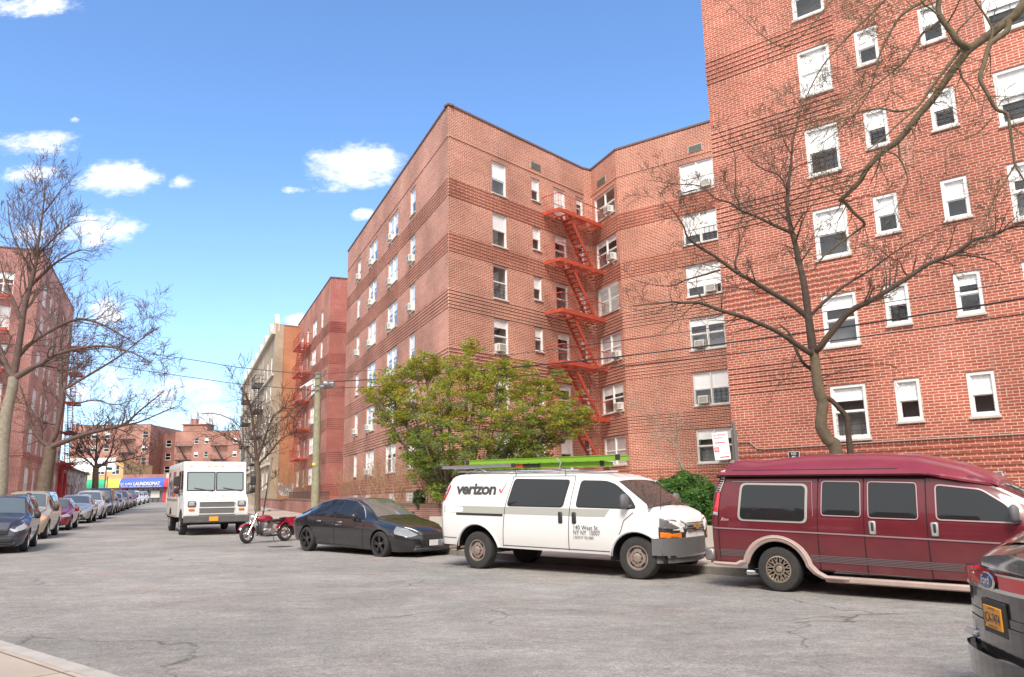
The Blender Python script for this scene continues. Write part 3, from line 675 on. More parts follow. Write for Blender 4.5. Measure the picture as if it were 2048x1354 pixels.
fr = Facade(eb, E0, R(23), 22, -.4, 20.62, brick('dark_red_brick', (.40, .10, .085), (.29, .07, .06), (.50, .30, .26)), 'wall'); fr.bands([h + .1 for h in HEADS[:5]] + [2.2]); fr.finish()
e2 = Vector((math.cos(R(23)), math.sin(R(23))))
for a, b in ((E0 + e2 * 22, E_END + e2 * 22), (E_END + e2 * 22, E_END)):
    d = b - a; Facade(eb, a, math.atan2(d.y, d.x), d.length, -.4, 20.62, M_BRE).finish()
slab(eb, [E_END, E0, E0 + e2 * 22, E_END + e2 * 22], 20.2); coping(eb, [E_END, E0, E0 + e2 * 22], 20.62)

# ------------------------------------------------------------------ the tan brick building with the carved parapet
F0 = Vector(atd(551.8, 647, 82).xy); LF = 46.0; F_END = F0 + dA * LF; ZF = 20.3
fbk = empty('apartment_block', (F0.x + 4, F0.y + 6, 1), label='tan brick building with ornate pale parapet, black fire escapes, graffiti on its orange side wall', cat='apartment block')
ff = Facade(fbk, F_END, AN_A, LF, -.2, ZF - 1.0, M_TAN)
hF = [4.9, 8.0, 11.1, 14.2, 17.3]
for r, hd in enumerate(hF[::-1]):
    for k in range(11):
        u = LF - 2.2 - 4.1 * k - 1.0
        if u > .5: ff.win(u, hd, 1.15, 1.9, ac=.5 if random.random() < .3 else None)
ff.finish()
for uu in (LF - 14.2, LF - 31):
    fire_escape(ff, uu, uu + 4.6, [h - 2.0 for h in hF[::-1]], 1.1, M_BLK, uu + 1.2, uu + 3.2, (.4, .85), last=False)
wm = pm('carved_limestone', (.62, .58, .50), .85, noise=.12)
mb = MB()
for z, h, d in ((ZF - 1.0, .35, .35), (4.95 + .5, .25, .22), (14.2 + .6, .22, .2)): mb.box((LF / 2, -d / 2, z + h / 2), (LF, d + .05, h))
mb.build('cornice', wm, fbk, ff.M)
mb = MB(); x = 0
pts = [(0, ZF - .7)]
u = 0; i = 0
while u < LF - 3.5:
    pts += [(u, ZF - .1), (u + 2.2, ZF - .1), (u + 2.2, ZF + .2), (u + 2.6, ZF + .9), (u + 3.3, ZF + 1.2), (u + 4.0, ZF + .9), (u + 4.4, ZF + .2), (u + 4.4, ZF - .1)]; u += 6.2
pts += [(LF - 1.6, ZF - .1), (LF - 1.4, ZF + .6), (LF - .7, ZF + 1.3), (LF, ZF + .3), (LF, ZF - .7)]
for i in range(1, len(pts) - 1):
    a, b = pts[i], pts[i + 1]
    if b[0] > a[0]: mb.add([(a[0], y, z) for y in (-.06, .4) for z in (ZF - .7, a[1])] + [(b[0], y, z) for y in (-.06, .4) for z in (ZF - .7, b[1])], [(0, 1, 5, 4), (2, 6, 7, 3), (1, 3, 7, 5), (0, 2, 3, 1), (4, 5, 7, 6)])
mb.build('parapet', wm, fbk, ff.M)
fo = Facade(fbk, F0, R(33), 24, -.2, ZF, M_BRO); fo.finish()
e3 = Vector((math.cos(R(33)), math.sin(R(33))))
mb = MB(); mb.box((.45, -.02, ZF / 2), (.9, .06, ZF)); mb.build('quoin', M_TAN, fbk, fo.M)
for a, b in ((F0 + e3 * 24, F_END + e3 * 24), (F_END + e3 * 24, F_END)):
    d = b - a; Facade(fbk, a, math.atan2(d.y, d.x), d.length, -.2, ZF - .5, M_FAR).finish()
slab(fbk, [F_END, F0, F0 + e3 * 24, F_END + e3 * 24], ZF - .6); coping(fbk, [F0, F0 + e3 * 24], ZF, pm('clay_cap', (.4, .2, .15), .8))
# graffiti painted on the orange wall
gr = MB(); gmats = [pm('spray_grey', (.42, .44, .46), .8), pm('spray_white', (.7, .72, .74), .8), pm('spray_blue', (.10, .15, .32), .8), pm('spray_yellow', (.55, .56, .40), .8)]
rr = random.Random(3)
def blob(cx, cz, r, mi, y):
    n = 14; gr.add([(cx, y, cz)] + [(cx + r * (1 + .25 * rr.uniform(-1, 1)) * math.cos(t * 2 * math.pi / n), y, cz + r * .75 * (1 + .25 * rr.uniform(-1, 1)) * math.sin(t * 2 * math.pi / n)) for t in range(n)], [(0, 1 + t, 1 + (t + 1) % n) for t in range(n)], mi)
for k in range(12): blob(.7 + k * .3, 2.9 + .35 * math.sin(k * 1.3), .5, k % 2, -.012 - .0008 * k)
def stroke(pts, w, mi, y):
    for i in range(len(pts) - 1):
        a, b = Vector(pts[i]), Vector(pts[i + 1]); d = (b - a).normalized(); n_ = Vector((-d.y, d.x)) * w / 2
        gr.quad((a.x + n_.x, y, a.y + n_.y), (a.x - n_.x, y, a.y - n_.y), (b.x - n_.x, y, b.y - n_.y), (b.x + n_.x, y, b.y + n_.y), mi)
for k in range(22):
    cx, cz = .5 + rr.random() * 3.4, 2.4 + rr.random() * 1.0; a0 = rr.random() * 6
    stroke([(cx + .28 * math.cos(a0 + t * .7) * (1 - .05 * t), cz + .25 * math.sin(a0 + t * .7)) for t in range(rr.randint(4, 8))], .05, rr.choice([2, 2, 1, 3, 2]), -.030 - .0006 * k)
tag(gr.build('graffiti', gmats, fbk, fo.M, recalc=False))

# ------------------------------------------------------------------ left side of the street: salmon brick building
GN = -10.2
gb = empty('apartment_block', (-48, 74, .8), label='salmon and purple brick building at left, behind the two big bare trees', cat='apartment block')
def GA(s, n): return Vector(AN(s, n))
gC = Vector(atd(137.5, 601.4, 70).xy); GN = gC.dot(nA); sC = gC.dot(dA); ZG = 20.2
S1, S2 = sC - 15.6, sC + 4.29
AN_G = R(112.95)      # this facade faces the street, seen from the right
p0 = GA(S1, GN); 
fg = Facade(gb, p0, AN_G, S2 - S1, -.5, ZG, M_PINK)
hG = [4.5, 7.45, 10.3, 13.1, 15.9, 18.4]
for r, hd in enumerate(hG[::-1]):
    for (u, w) in ((2.0, 1.7), (5.6, .95), (8.2, .95), (13.4, 1.5), (17.2, 1.3)):
        fg.win(u, hd, w, 1.85 if r < 5 else 2.3, w > 1.3, ac=.5 if random.random() < .3 else None, simple=False)
fg.bands([1.2 + .55 * k for k in range(7)], n=1, prot=.03); fg.bands([5.1, 5.3], n=2, prot=.06); fg.finish()
q0 = GA(S1, GN - 8.5)
fg2 = Facade(gb, q0, R(112.95 - 90), 8.5, -.5, ZG, M_PURP)
for hd in hG: fg2.win(1.5, hd, 1.3, 1.75, True); fg2.win(5.6, hd, 1.3, 1.75, True)
fg2.bands([5.2, 5.4], n=1); fg2.finish()
fire_escape(fg2, 1.0, 6.9, [h - 1.95 for h in hG[::-1][:5]], 1.1, M_RED, 2.4, 4.4, (.4, .85), last=True)
q1 = GA(S1 - 26, GN - 8.5)
fg3 = Facade(gb, q1, AN_G, 26, -.5, ZG, M_PURP)
for hd in hG:
    for u in (2, 6.5, 11, 15.5, 20): fg3.win(u, hd, 1.5, 1.75, True)
fg3.finish()
fire_escape(fg3, 17.5, 22.5, [h - 1.95 for h in hG[::-1][:5]], 1.1, M_RED, 18.5, 20.5, (.4, .85), last=False)
fge = Facade(gb, GA(S2, GN), R(112.95 + 90), 24, -.5, ZG, M_PINK); 
fge.finish()
fire_escape(Facade(gb, GA(S2, GN), AN_G, 1, 0, 1, M_PINK), -1.2, 1.3, [h - 1.95 for h in hG[::-1][:6]], 1.2, M_RED, -1.0, 1.0, (.3, .7), last=False)
for a, b in ((GA(S2, GN - 24), GA(S1 - 26, GN - 24)), (GA(S1 - 26, GN - 24), GA(S1 - 26, GN - 8.5))):
    d = b - a; Facade(gb, a, math.atan2(d.y, d.x), d.length, -.5, ZG, M_PURP).finish()
slab(gb, [GA(S1 - 26, GN - 24), GA(S1 - 26, GN - 8.5), GA(S1, GN - 8.5), GA(S1, GN), GA(S2, GN), GA(S2, GN - 24)], ZG - .4)
coping(gb, [GA(S1 - 26, GN - 8.5), GA(S1, GN - 8.5), GA(S1, GN), GA(S2, GN), GA(S2, GN - 24)], ZG)
# red entrance beside it
eh = empty('entrance_porch', tuple(GA(S2 + 1.6, GN)) + (.9,), label='tall red painted entrance porch with slanted hood at the far end of the salmon building', cat='porch')
mp_ = pm('bright_red_paint', (.62, .05, .07), .5)
I = Matrix.Translation(-eh.matrix_world.translation) @ Facade(eh, GA(S2 + .2, GN), AN_G, 2, 0, 1, M_PINK).W
mb = MB(); mb.box((.2, -.1, 2.8), (.4, .5, 5.0)); mb.box((2.8, -.1, 2.8), (.4, .5, 5.0)); mb.box((1.5, -.1, 5.0), (2.6, .5, .5)); mb.build('door_surround', mp_, eh, I)
mb = MB(); mb.add([(0, 0, 5.9), (3, 0, 5.9), (3.2, -1.1, 5.2), (-.2, -1.1, 5.2), (0, 0, 5.3), (3, 0, 5.3), (3.2, -1.1, 5.1), (-.2, -1.1, 5.1)], [(0, 1, 2, 3), (4, 5, 6, 7), (0, 3, 7, 4), (1, 2, 6, 5), (2, 3, 7, 6)]); mb.build('hood', mp_, eh, I)
mb = MB(); mb.box((1.5, .1, 2.6), (2.2, .06, 4.3)); mb.build('door', pm('grey_door', (.3, .3, .3), .6), eh, I)
# muralled low wall building
mu = empty('low_building', tuple(GA(S2 + 9, GN - 4)) + (1.2,), label='low flat building with mottled grey and pink mural wall beside the red porch', cat='building')
MU = pm('mural_paint', (.38, .30, .31), .9, noise=.0)
nt = MU.node_tree; vv = nt.nodes.new('ShaderNodeTexVoronoi'); vv.inputs['Scale'].default_value = 2.6; tcn = nt.nodes.new('ShaderNodeTexCoord'); nt.links.new(tcn.outputs['Object'], vv.inputs[0])
rp = nt.nodes.new('ShaderNodeValToRGB'); rp.color_ramp.interpolation = 'CONSTANT'
for pos, c in ((0, (.10, .11, .12)), (.2, (.48, .42, .44)), (.45, (.52, .30, .32)), (.6, (.25, .30, .26)), (.8, (.62, .60, .58))):
    el = rp.color_ramp.elements.new(pos) if pos else rp.color_ramp.elements[0]; el.color = (*c, 1)
sx = nt.nodes.new('ShaderNodeSeparateColor'); nt.links.new(vv.outputs['Color'], sx.inputs[0]); nt.links.new(sx.outputs[0], rp.inputs[0]); nt.links.new(rp.outputs[0], nt.nodes['Principled BSDF'].inputs['Base Color'])
cs = [GA(S2 + 3.4, GN - .1), GA(S2 + 27, GN - .1), GA(S2 + 27, GN - 14), GA(S2 + 3.4, GN - 14)]
mb = MB(); mb.add([(p.x, p.y, z) for z in (0, 5.4) for p in cs], [(0, 1, 5, 4), (1, 2, 6, 5), (2, 3, 7, 6), (3, 0, 4, 7), (4, 5, 6, 7)]); mb.build('wall', MU, mu, Matrix.Translation(-mu.matrix_world.translation))
coping(mu, cs[::-1] + [cs[-1]], 5.4, M_TRIM, h=.15)

# ------------------------------------------------------------------ the far end: shops and blocks across the avenue
def far_face(root, px0, px1, Y, ztop, mat_, name='wall', depth=16, z0=.5):
    a, b = atd(px0, 990, Y), atd(px1, 990, Y); L_ = b.x - a.x
    f = Facade(root, (a.x, Y), 0.0, L_, z0, ztop, mat_, name); return f, L_
def boxback(root, x0, x1, Y, depth, z0, z1, mat_):
    mb = MB(); mb.add([(x0, Y, z0), (x0, Y + depth, z0), (x0, Y + depth, z1), (x0, Y, z1), (x1, Y, z0), (x1, Y + depth, z0), (x1, Y + depth, z1), (x1, Y, z1)], [(0, 1, 2, 3), (4, 5, 6, 7), (1, 5, 6, 2)])
    mb.build('wall', mat_, root, Matrix.Translation(-root.matrix_world.translation)); slab(root, [(x0, Y), (x1, Y), (x1, Y + depth), (x0, Y + depth)], z1 - .3)
    coping(root, [(x0, Y + .3), (x1, Y + .3)], z1, h=.15)
def far_block(label, px0, px1, Y, ptop, cols, rows, mat_, fe_at=None, w=1.2, h=1.5, roofx=None):
    a = atd(px0, ptop, Y); root = empty('apartment_block', (a.x + 5, Y + 5, 2.2), label=label, cat='apartment block')
    f, L_ = far_face(root, px0, px1, Y, a.z, mat_)
    for r in range(rows):
        hd = a.z - 1.4 - r * 2.9
        for c in cols:
            u = c * L_
            if hd - h > 2.2: f.win(u, hd, w, h, False, simple=True, lintel=False, blind=random.choice([0, .5, .5, 0]))
    f.finish()
    if fe_at is not None:
        for q in fe_at: fire_escape(f, q * L_ - 1.6, q * L_ + 1.6, [a.z - 1.4 - 1.8 - r * 2.9 for r in range(rows - 1)], 1.0, M_BLK, q * L_ - .9, q * L_ + .9, (.3, .7), last=False)
    boxback(root, f.O.x, f.O.x + L_, Y, 16, .5, a.z, mat_); return root, f
far_block('farthest left brick block, wide and pale orange, beyond the shops', 132, 292, 172, 852, (.08, .25, .42, .9), 6, M_FAR, (.72,))
far_block('narrow recessed dark brick block with two window columns beyond the laundry', 292, 345, 178, 869, (.15, .62), 6, brick('far_dark_brick', (.27, .10, .08), (.22, .075, .06), (.3, .2, .18), stain=.05))
far_block('wide brick block with black fire escapes seen above the delivery truck', 343, 500, 170, 864, (.25, .38, .75), 6, M_FAR, (.12, .58), w=.9, h=1.2)
mb = MB(); a = atd(397, 860, 178); mb.box((0, 0, 1.6), (5.4, 4, 3.2)); mb.box((0, 0, 3.3), (6, 4.6, .2)); mb.box((-1, 0, 4), (1.4, 1.4, 1.4))
rt = empty('roof_structure', (a.x, 178, a.z - 2.2), label='small grey roof hut on top of the far wide brick block', cat='roof hut'); mb.build('wall', M_FAR, rt)
# single storey shops
def awning(f, u0, u1, zt, zb, d, mat_, name='awning', rounded=True):
    mb = MB(); n = 8; prof = [(0, zt)] + [(-d * math.sin(t * math.pi / 2 / n), zb + .35 + (zt - zb - .35) * math.cos(t * math.pi / 2 / n)) for t in range(1, n + 1)] + [(-d, zb)]
    for i in range(len(prof) - 1):
        a, b = prof[i], prof[i + 1]; mb.quad((u0, a[0], a[1]), (u1, a[0], a[1]), (u1, b[0], b[1]), (u0, b[0], b[1]))
    for u in (u0, u1): mb.add([(u, p[0], p[1]) for p in prof] + [(u, 0, zb)], [tuple(range(len(prof) + 1))])
    return mb.build(name, mat_, f.root, f.M, smooth=50)
YS = 150.0; zg = gz(-65, YS) + .05
lau = empty('laundry_shop', (-70, YS, 2), label='laundromat with long blue rounded awning at the far end of the street', cat='shop')
a, b = atd(243, 990, YS), atd(330, 990, YS)
fl = Facade(lau, (a.x, YS), 0, b.x - a.x, .6, zg + 5.2, M_FAR); LW = fl.L
mb = MB(); 
fl.hole(.9, LW - .3, zg, zg + 2.6); fl.finish()
MB().box((LW / 2 + .3, .25, zg + 1.3), (LW - 1.0, .05, 2.7)).build('shop_window', M_GLSF, lau, fl.M)
mb = MB(); 
for k in range(8): mb.box((.95 + k * (LW - 1.3) / 7, .18, zg + 1.3), (.08, .08, 2.6))
mb.box((LW / 2 + .3, .18, zg + 2.0), (LW - 1.2, .07, .07)); mb.build('shopfront_frame', M_TRIM, lau, fl.M)
MB().box((LW - 1.9, .1, zg + 1.5), (1.7, .03, 1.3)).build('poster', pm('poster_paper', (.62, .60, .54), .7), lau, fl.M)
MB().box((.45, -.03, zg + 1.4), (.85, .08, 2.8)).build('pilaster', mp_, lau, fl.M); MB().box((LW - .1, -.03, zg + 1.4), (.6, .08, 2.8)).build('pilaster', mp_, lau, fl.M)
aw = awning(fl, -.1, LW + .1, zg + 4.5, zg + 2.75, 1.0, pm('blue_canvas', (.06, .13, .55), .7))
MTXT = pm('white_lettering', (.85, .85, .85), .6)
text('QC SUPER', .62, 'lettering', MTXT, lau, fl.M @ Matrix.Translation((.1, -1.02, zg + 3.22)), offset=.004, width=2.25, extrude=.02)
text('LAUNDROMAT', .86, 'lettering', MTXT, lau, fl.M @ Matrix.Translation((2.55, -1.02, zg + 3.18)), offset=.02, width=LW - 3.2, extrude=.02)
text('DROP OFF   WASH DRY FOLD   DRY CLEANING   SELF SERVICE', .26, 'lettering', MTXT, lau, fl.M @ Matrix.Translation((.3, -1.02, zg + 2.84)), width=LW - .6, extrude=.02)
boxback(lau, fl.O.x, fl.O.x + LW, YS, 12, .6, zg + 5.0, M_FAR)
def shop(px0, px1, label, aw_col, wall_mat, name, ztop, sign=None, win2=True, Y=YS, zt=4.4, zb=2.8):
    a, b = atd(px0, 990, Y), atd(px1, 990, Y); r = empty(name, (a.x + 2, Y, 2), label=label, cat='shop'); L_ = b.x - a.x
    f = Facade(r, (a.x, Y), 0, L_ - .03, .6, zg + ztop, wall_mat); f.hole(.3, L_ - .35, zg, zg + 2.5)
    if win2 and ztop > 6: f.win(L_ * .22, zg + 7.0, L_ * .5, 1.7, True, simple=True, lintel=False, blind=0)
    f.finish(); MB().box((L_ / 2, .2, zg + 1.25), (L_ - .5, .05, 2.6)).build('shop_window', M_GLSF, r, f.M)
    mb = MB(); 
    for k in range(4): mb.box((.35 + k * (L_ - .7) / 3, .12, zg + 1.25), (.08, .08, 2.5))
    mb.build('shopfront_frame', M_WHITE, r, f.M)
    awning(f, -.0, L_ - .05, zg + zt, zg + zb, .95, aw_col)
    if sign: text(sign, .7, 'lettering', MTXT, r, f.M @ Matrix.Translation((.5, -.98, zg + zb + .4)), offset=.02, extrude=.02)
    boxback(r, f.O.x, f.O.x + L_ - .03, Y, 12, .6, zg + ztop - .1, wall_mat); return r, f
M_STU = pm('ochre_render', (.62, .40, .20), .9, noise=.12, nscale=.7); M_STU2 = pm('cream_render', (.60, .54, .44), .9, noise=.15, nscale=.7)
shop(152, 183, 'shop with bright green awning and white wall, leftmost at the end of the street', pm('green_canvas', (.03, .42, .20), .7), M_STU2, 'corner_shop', 8.3)
shop(183, 213, 'ochre shop with green awning behind the young street tree', pm('green_canvas', (.03, .42, .20), .7), M_STU, 'corner_shop', 8.3)
shop(213, 243, 'shop with yellow rounded awning left of the blue laundry awning', pm('yellow_canvas', (.80, .66, .10), .7), M_STU, 'corner_shop', 7.6)
shop(330, 352, 'shop with red awning right of the blue laundry awning', pm('red_canvas', (.70, .05, .06), .7), M_STU2, 'corner_shop', 5.3)
a = atd(134, 915, 140); bb = empty('billboard', (a.x, 140, 2), label='long white banner sign above the mural wall at far left', cat='sign')
mb = MB(); mb.box((4.2, 0, a.z - 3.4), (9.0, .25, 2.4)); mb.build('panel', M_BLIND, bb); mb = MB(); mb.box((1, .2, 2.2), (.15, .15, 5)); mb.box((7.4, .2, 2.2), (.15, .15, 5)); mb.build('post', M_GREY, bb)
text('Pizzeria', 1.1, 'lettering', M_TRIM, bb, Matrix.Translation((.5, -.16, a.z - 3.3)), shear=.3)

# ================================================================== vehicles
def interp(k): 
    xs_, vs_ = [p[0] for p in k], [p[1] for p in k]; return lambda x: float(np.interp(x, xs_, vs_))
class Shell:
    """body surface of a vehicle: stations along x, half sections from sill to roof; wheel arches cut into the lower edge"""
    def __init__(s, x0, x1, top, belt, sill, wb, wt, arches, tuck=.10, r=.10, crown=.03, step=.06, endw=None):
        s.x0, s.x1 = x0, x1; s.top, s.belt0, s.sill, s.wb, s.wt = interp(top), interp(belt), interp(sill), interp(wb), interp(wt)
        s.arch = arches; s.tuck = tuck; s.r = r; s.crown = crown; s.step = step
    def belt(s, x): return min(s.belt0(x), s.top(x) - .06)
    def low(s, x):
        z = s.sill(x)
        for (c, cz, r) in s.arch:
            if abs(x - c) < r: z = max(z, cz + math.sqrt(max(r * r - (x - c) ** 2, 0)))
        return min(z, s.belt(x) - .03)
    def side(s, x, z):
        zb = s.belt(x); wb, wt = s.wb(x), s.wt(x); zt = s.top(x) - s.r
        if z <= zb:
            t = (z - s.sill(x)) / max(zb - s.sill(x), .01); t = min(max(t, 0), 1)
            return wb - s.tuck * (1 - t) ** 2.2 * (1 if t < .6 else 1) + .02 * math.sin(math.pi * t)
        t = min(max((z - zb) / max(zt - zb, .02), 0), 1)
        return wb + (wt - wb) * t ** 1.25
    def sect(s, x):
        lo, zb, zt = s.low(x), s.belt(x), s.top(x); r = min(s.r, (zt - zb) * .8); P = []
        for t in (0, .12, .28, .45, .62, .78, .9, 1): z = lo + (zb - lo) * t; P.append((s.side(x, z), z))
        for t in (.2, .45, .7, .88, 1): z = zb + (zt - r - zb) * t; P.append((s.side(x, z), z))
        w = s.side(x, zt - r)
        for a in (25, 50, 75, 90): P.append((w - r * (1 - math.cos(R(a))) , zt - r + r * math.sin(R(a))))
        w2 = w - r
        for t in (.75, .45, .2, 0): P.append((w2 * t, zt + s.crown * (1 - t * t)))
        return P
    def build(s, name, mats, parent, extra=None):
        xs_ = set(np.round(np.arange(s.x0, s.x1, s.step), 4)) | {s.x1}
        for (c, cz, r) in s.arch:
            xs_ |= {c - r, c + r, c - r + .005, c + r - .005} | {c + r * math.cos(t) for t in np.linspace(.12, math.pi - .12, 17)}
        xs_ = sorted(x for x in xs_ if s.x0 <= x <= s.x1); xx = [xs_[0]]
        for x in xs_[1:]:
            if x - xx[-1] > .0035: xx.append(x)
        mb = MB(); S = [s.sect(x) for x in xx]; n = len(S[0])
        for sg in (1, -1):
            b = len(mb.v)
            for x, P in zip(xx, S): mb.v.extend([(x, sg * p[0], p[1]) for p in P])
            for i in range(len(xx) - 1):
                for j in range(n - 1):
                    mb.f.append((b + i * n + j, b + (i + 1) * n + j, b + (i + 1) * n + j + 1, b + i * n + j + 1)); mb.m.append(0)
            for i, xe in ((0, xx[0]), (len(xx) - 1, xx[-1])):       # end caps
                P = S[i]; m = n
                for j in range(n - 1): mb.quad((xe, sg * P[j][0], P[j][1]), (xe, sg * P[j + 1][0], P[j + 1][1]), (xe, 0, P[j + 1][1]), (xe, 0, P[j][1]))
        o = mb.build(name, mats, parent, smooth=38)
        # weld so shading is smooth across rows
        import bmesh
        bm = bmesh.new(); bm.from_mesh(o.data); bmesh.ops.remove_doubles(bm, verts=bm.verts, dist=.0008); bmesh.ops.recalc_face_normals(bm, faces=bm.faces); bm.to_mesh(o.data); bm.free()
        o.data.set_sharp_from_angle(angle=R(38)); return o
    def under(s, parent, wh_w=.26):
        mb = MB(); a = sorted(s.arch); edges = [s.x0 + .04] + [v for c in a for v in (c[0] - c[2], c[0] + c[2])] + [s.x1 - .06]
        for i in range(0, len(edges), 2):
            p, q = edges[i], edges[i + 1]
            if q - p > .05:
                w = min(s.wb(p), s.wb(q)) - s.tuck - .03; z = max(s.sill((p + q) / 2), s.sill(p), s.sill(q)); mb.box(((p + q) / 2, 0, z + .06), (q - p, 2 * w, .10))
        wi = s.wb(0) - .42; zc = a[0][1]
        for (c, cz, r) in a:
            mb.box((c, 0, cz + r * .45), (2 * r, 2 * wi, r * .9)); ar = [(c + r * math.cos(t), cz + r * math.sin(t)) for t in np.linspace(0, math.pi, 17)]
            for sg in (1, -1):
                w0 = s.wb(c) - .02; w1 = w0 - .40
                for k in range(16): mb.quad((ar[k][0], sg * w0, ar[k][1] + .004), (ar[k + 1][0], sg * w0, ar[k + 1][1] + .004), (ar[k + 1][0], sg * w1, ar[k + 1][1] + .004), (ar[k][0], sg * w1, ar[k][1] + .004))
            mb.box((c, 0, cz), (.10, 1.4, .10))
        return mb.build('underbody', M_UND, parent)
    def patch(s, mb, poly, sg=-1, off=.004, mi=0, sub=6):
        """fills a convex polygon given in side view (x, z) onto the body side"""
        P = []
        n = len(poly)
        for i in range(n):
            a, b = poly[i], poly[(i + 1) % n]
            m = max(1, int(math.hypot(b[0] - a[0], b[1] - a[1]) / .08))
            for k in range(m): P.append((a[0] + (b[0] - a[0]) * k / m, a[1] + (b[1] - a[1]) * k / m))
        cx, cz = sum(p[0] for p in P) / len(P), sum(p[1] for p in P) / len(P); rings = [P, [((p[0] * 2 + cx) / 3, (p[1] * 2 + cz) / 3) for p in P], [((p[0] + 2 * cx) / 3, (p[1] + 2 * cz) / 3) for p in P]]
        b = len(mb.v); m = len(P)
        for rg in rings: mb.v.extend([(p[0], sg * (s.side(*p) + off), p[1]) for p in rg])
        mb.v.append((cx, sg * (s.side(cx, cz) + off), cz))
        for rg in range(2):
            for k in range(m): k2 = (k + 1) % m; mb.f.append((b + rg * m + k, b + rg * m + k2, b + (rg + 1) * m + k2, b + (rg + 1) * m + k)); mb.m.append(mi)
        for k in range(m): mb.f.append((b + 2 * m + k, b + 2 * m + (k + 1) % m, b + 3 * m)); mb.m.append(mi)
    def strip(s, mb, pts, w, sg=-1, off=.004, mi=0):
        Q = []
        for i in range(len(pts) - 1):
            a, b = pts[i], pts[i + 1]; m = max(1, int(math.hypot(b[0] - a[0], b[1] - a[1]) / .07))
            for k in range(m): Q.append((a[0] + (b[0] - a[0]) * k / m, a[1] + (b[1] - a[1]) * k / m))
        Q.append(pts[-1])
        for i in range(len(Q) - 1):
            a, b = Vector(Q[i]), Vector(Q[i + 1]); d = (b - a).normalized(); n_ = Vector((-d.y, d.x)) * w / 2
            c = [a + n_, a - n_, b - n_, b + n_]; mb.add([(p.x, sg * (s.side(p.x, p.y) + off), p.y) for p in c], [(0, 1, 2, 3)], mi)
    def over(s, mb, x0, x1, f0, f1, off=.006, mi=0, nx=6, ny=10):
        """patch on the sloping top (windscreen, rear window) between stations; f0,f1 = half width fractions at x0, x1"""
        for i in range(nx):
            for j in range(ny):
                q = []
                for (a, c) in ((i, j), (i + 1, j), (i + 1, j + 1), (i, j + 1)):
                    x = x0 + (x1 - x0) * a / nx; fr = (f0 + (f1 - f0) * a / nx) * (-1 + 2 * c / ny); w = s.side(x, s.top(x) - s.r) - s.r * .3
                    q.append((x, w * fr, s.top(x) + s.crown * (1 - fr * fr) + off - .012 * abs(fr) ** 6))
                mb.add(q, [(0, 1, 2, 3)], mi)
def rpoly(pts, r=.06, n=4):
    P = []; m = len(pts)
    for i in range(m):
        a, b, c = Vector(pts[i - 1]), Vector(pts[i]), Vector(pts[(i + 1) % m]); d1, d2 = (a - b).normalized(), (c - b).normalized(); rr_ = min(r, (a - b).length * .45, (c - b).length * .45)
        p, q = b + d1 * rr_, b + d2 * rr_
        for k in range(n + 1): t = k / n; P.append(tuple((p * (1 - t) ** 2 + b * 2 * t * (1 - t) + q * t * t)))
    return P
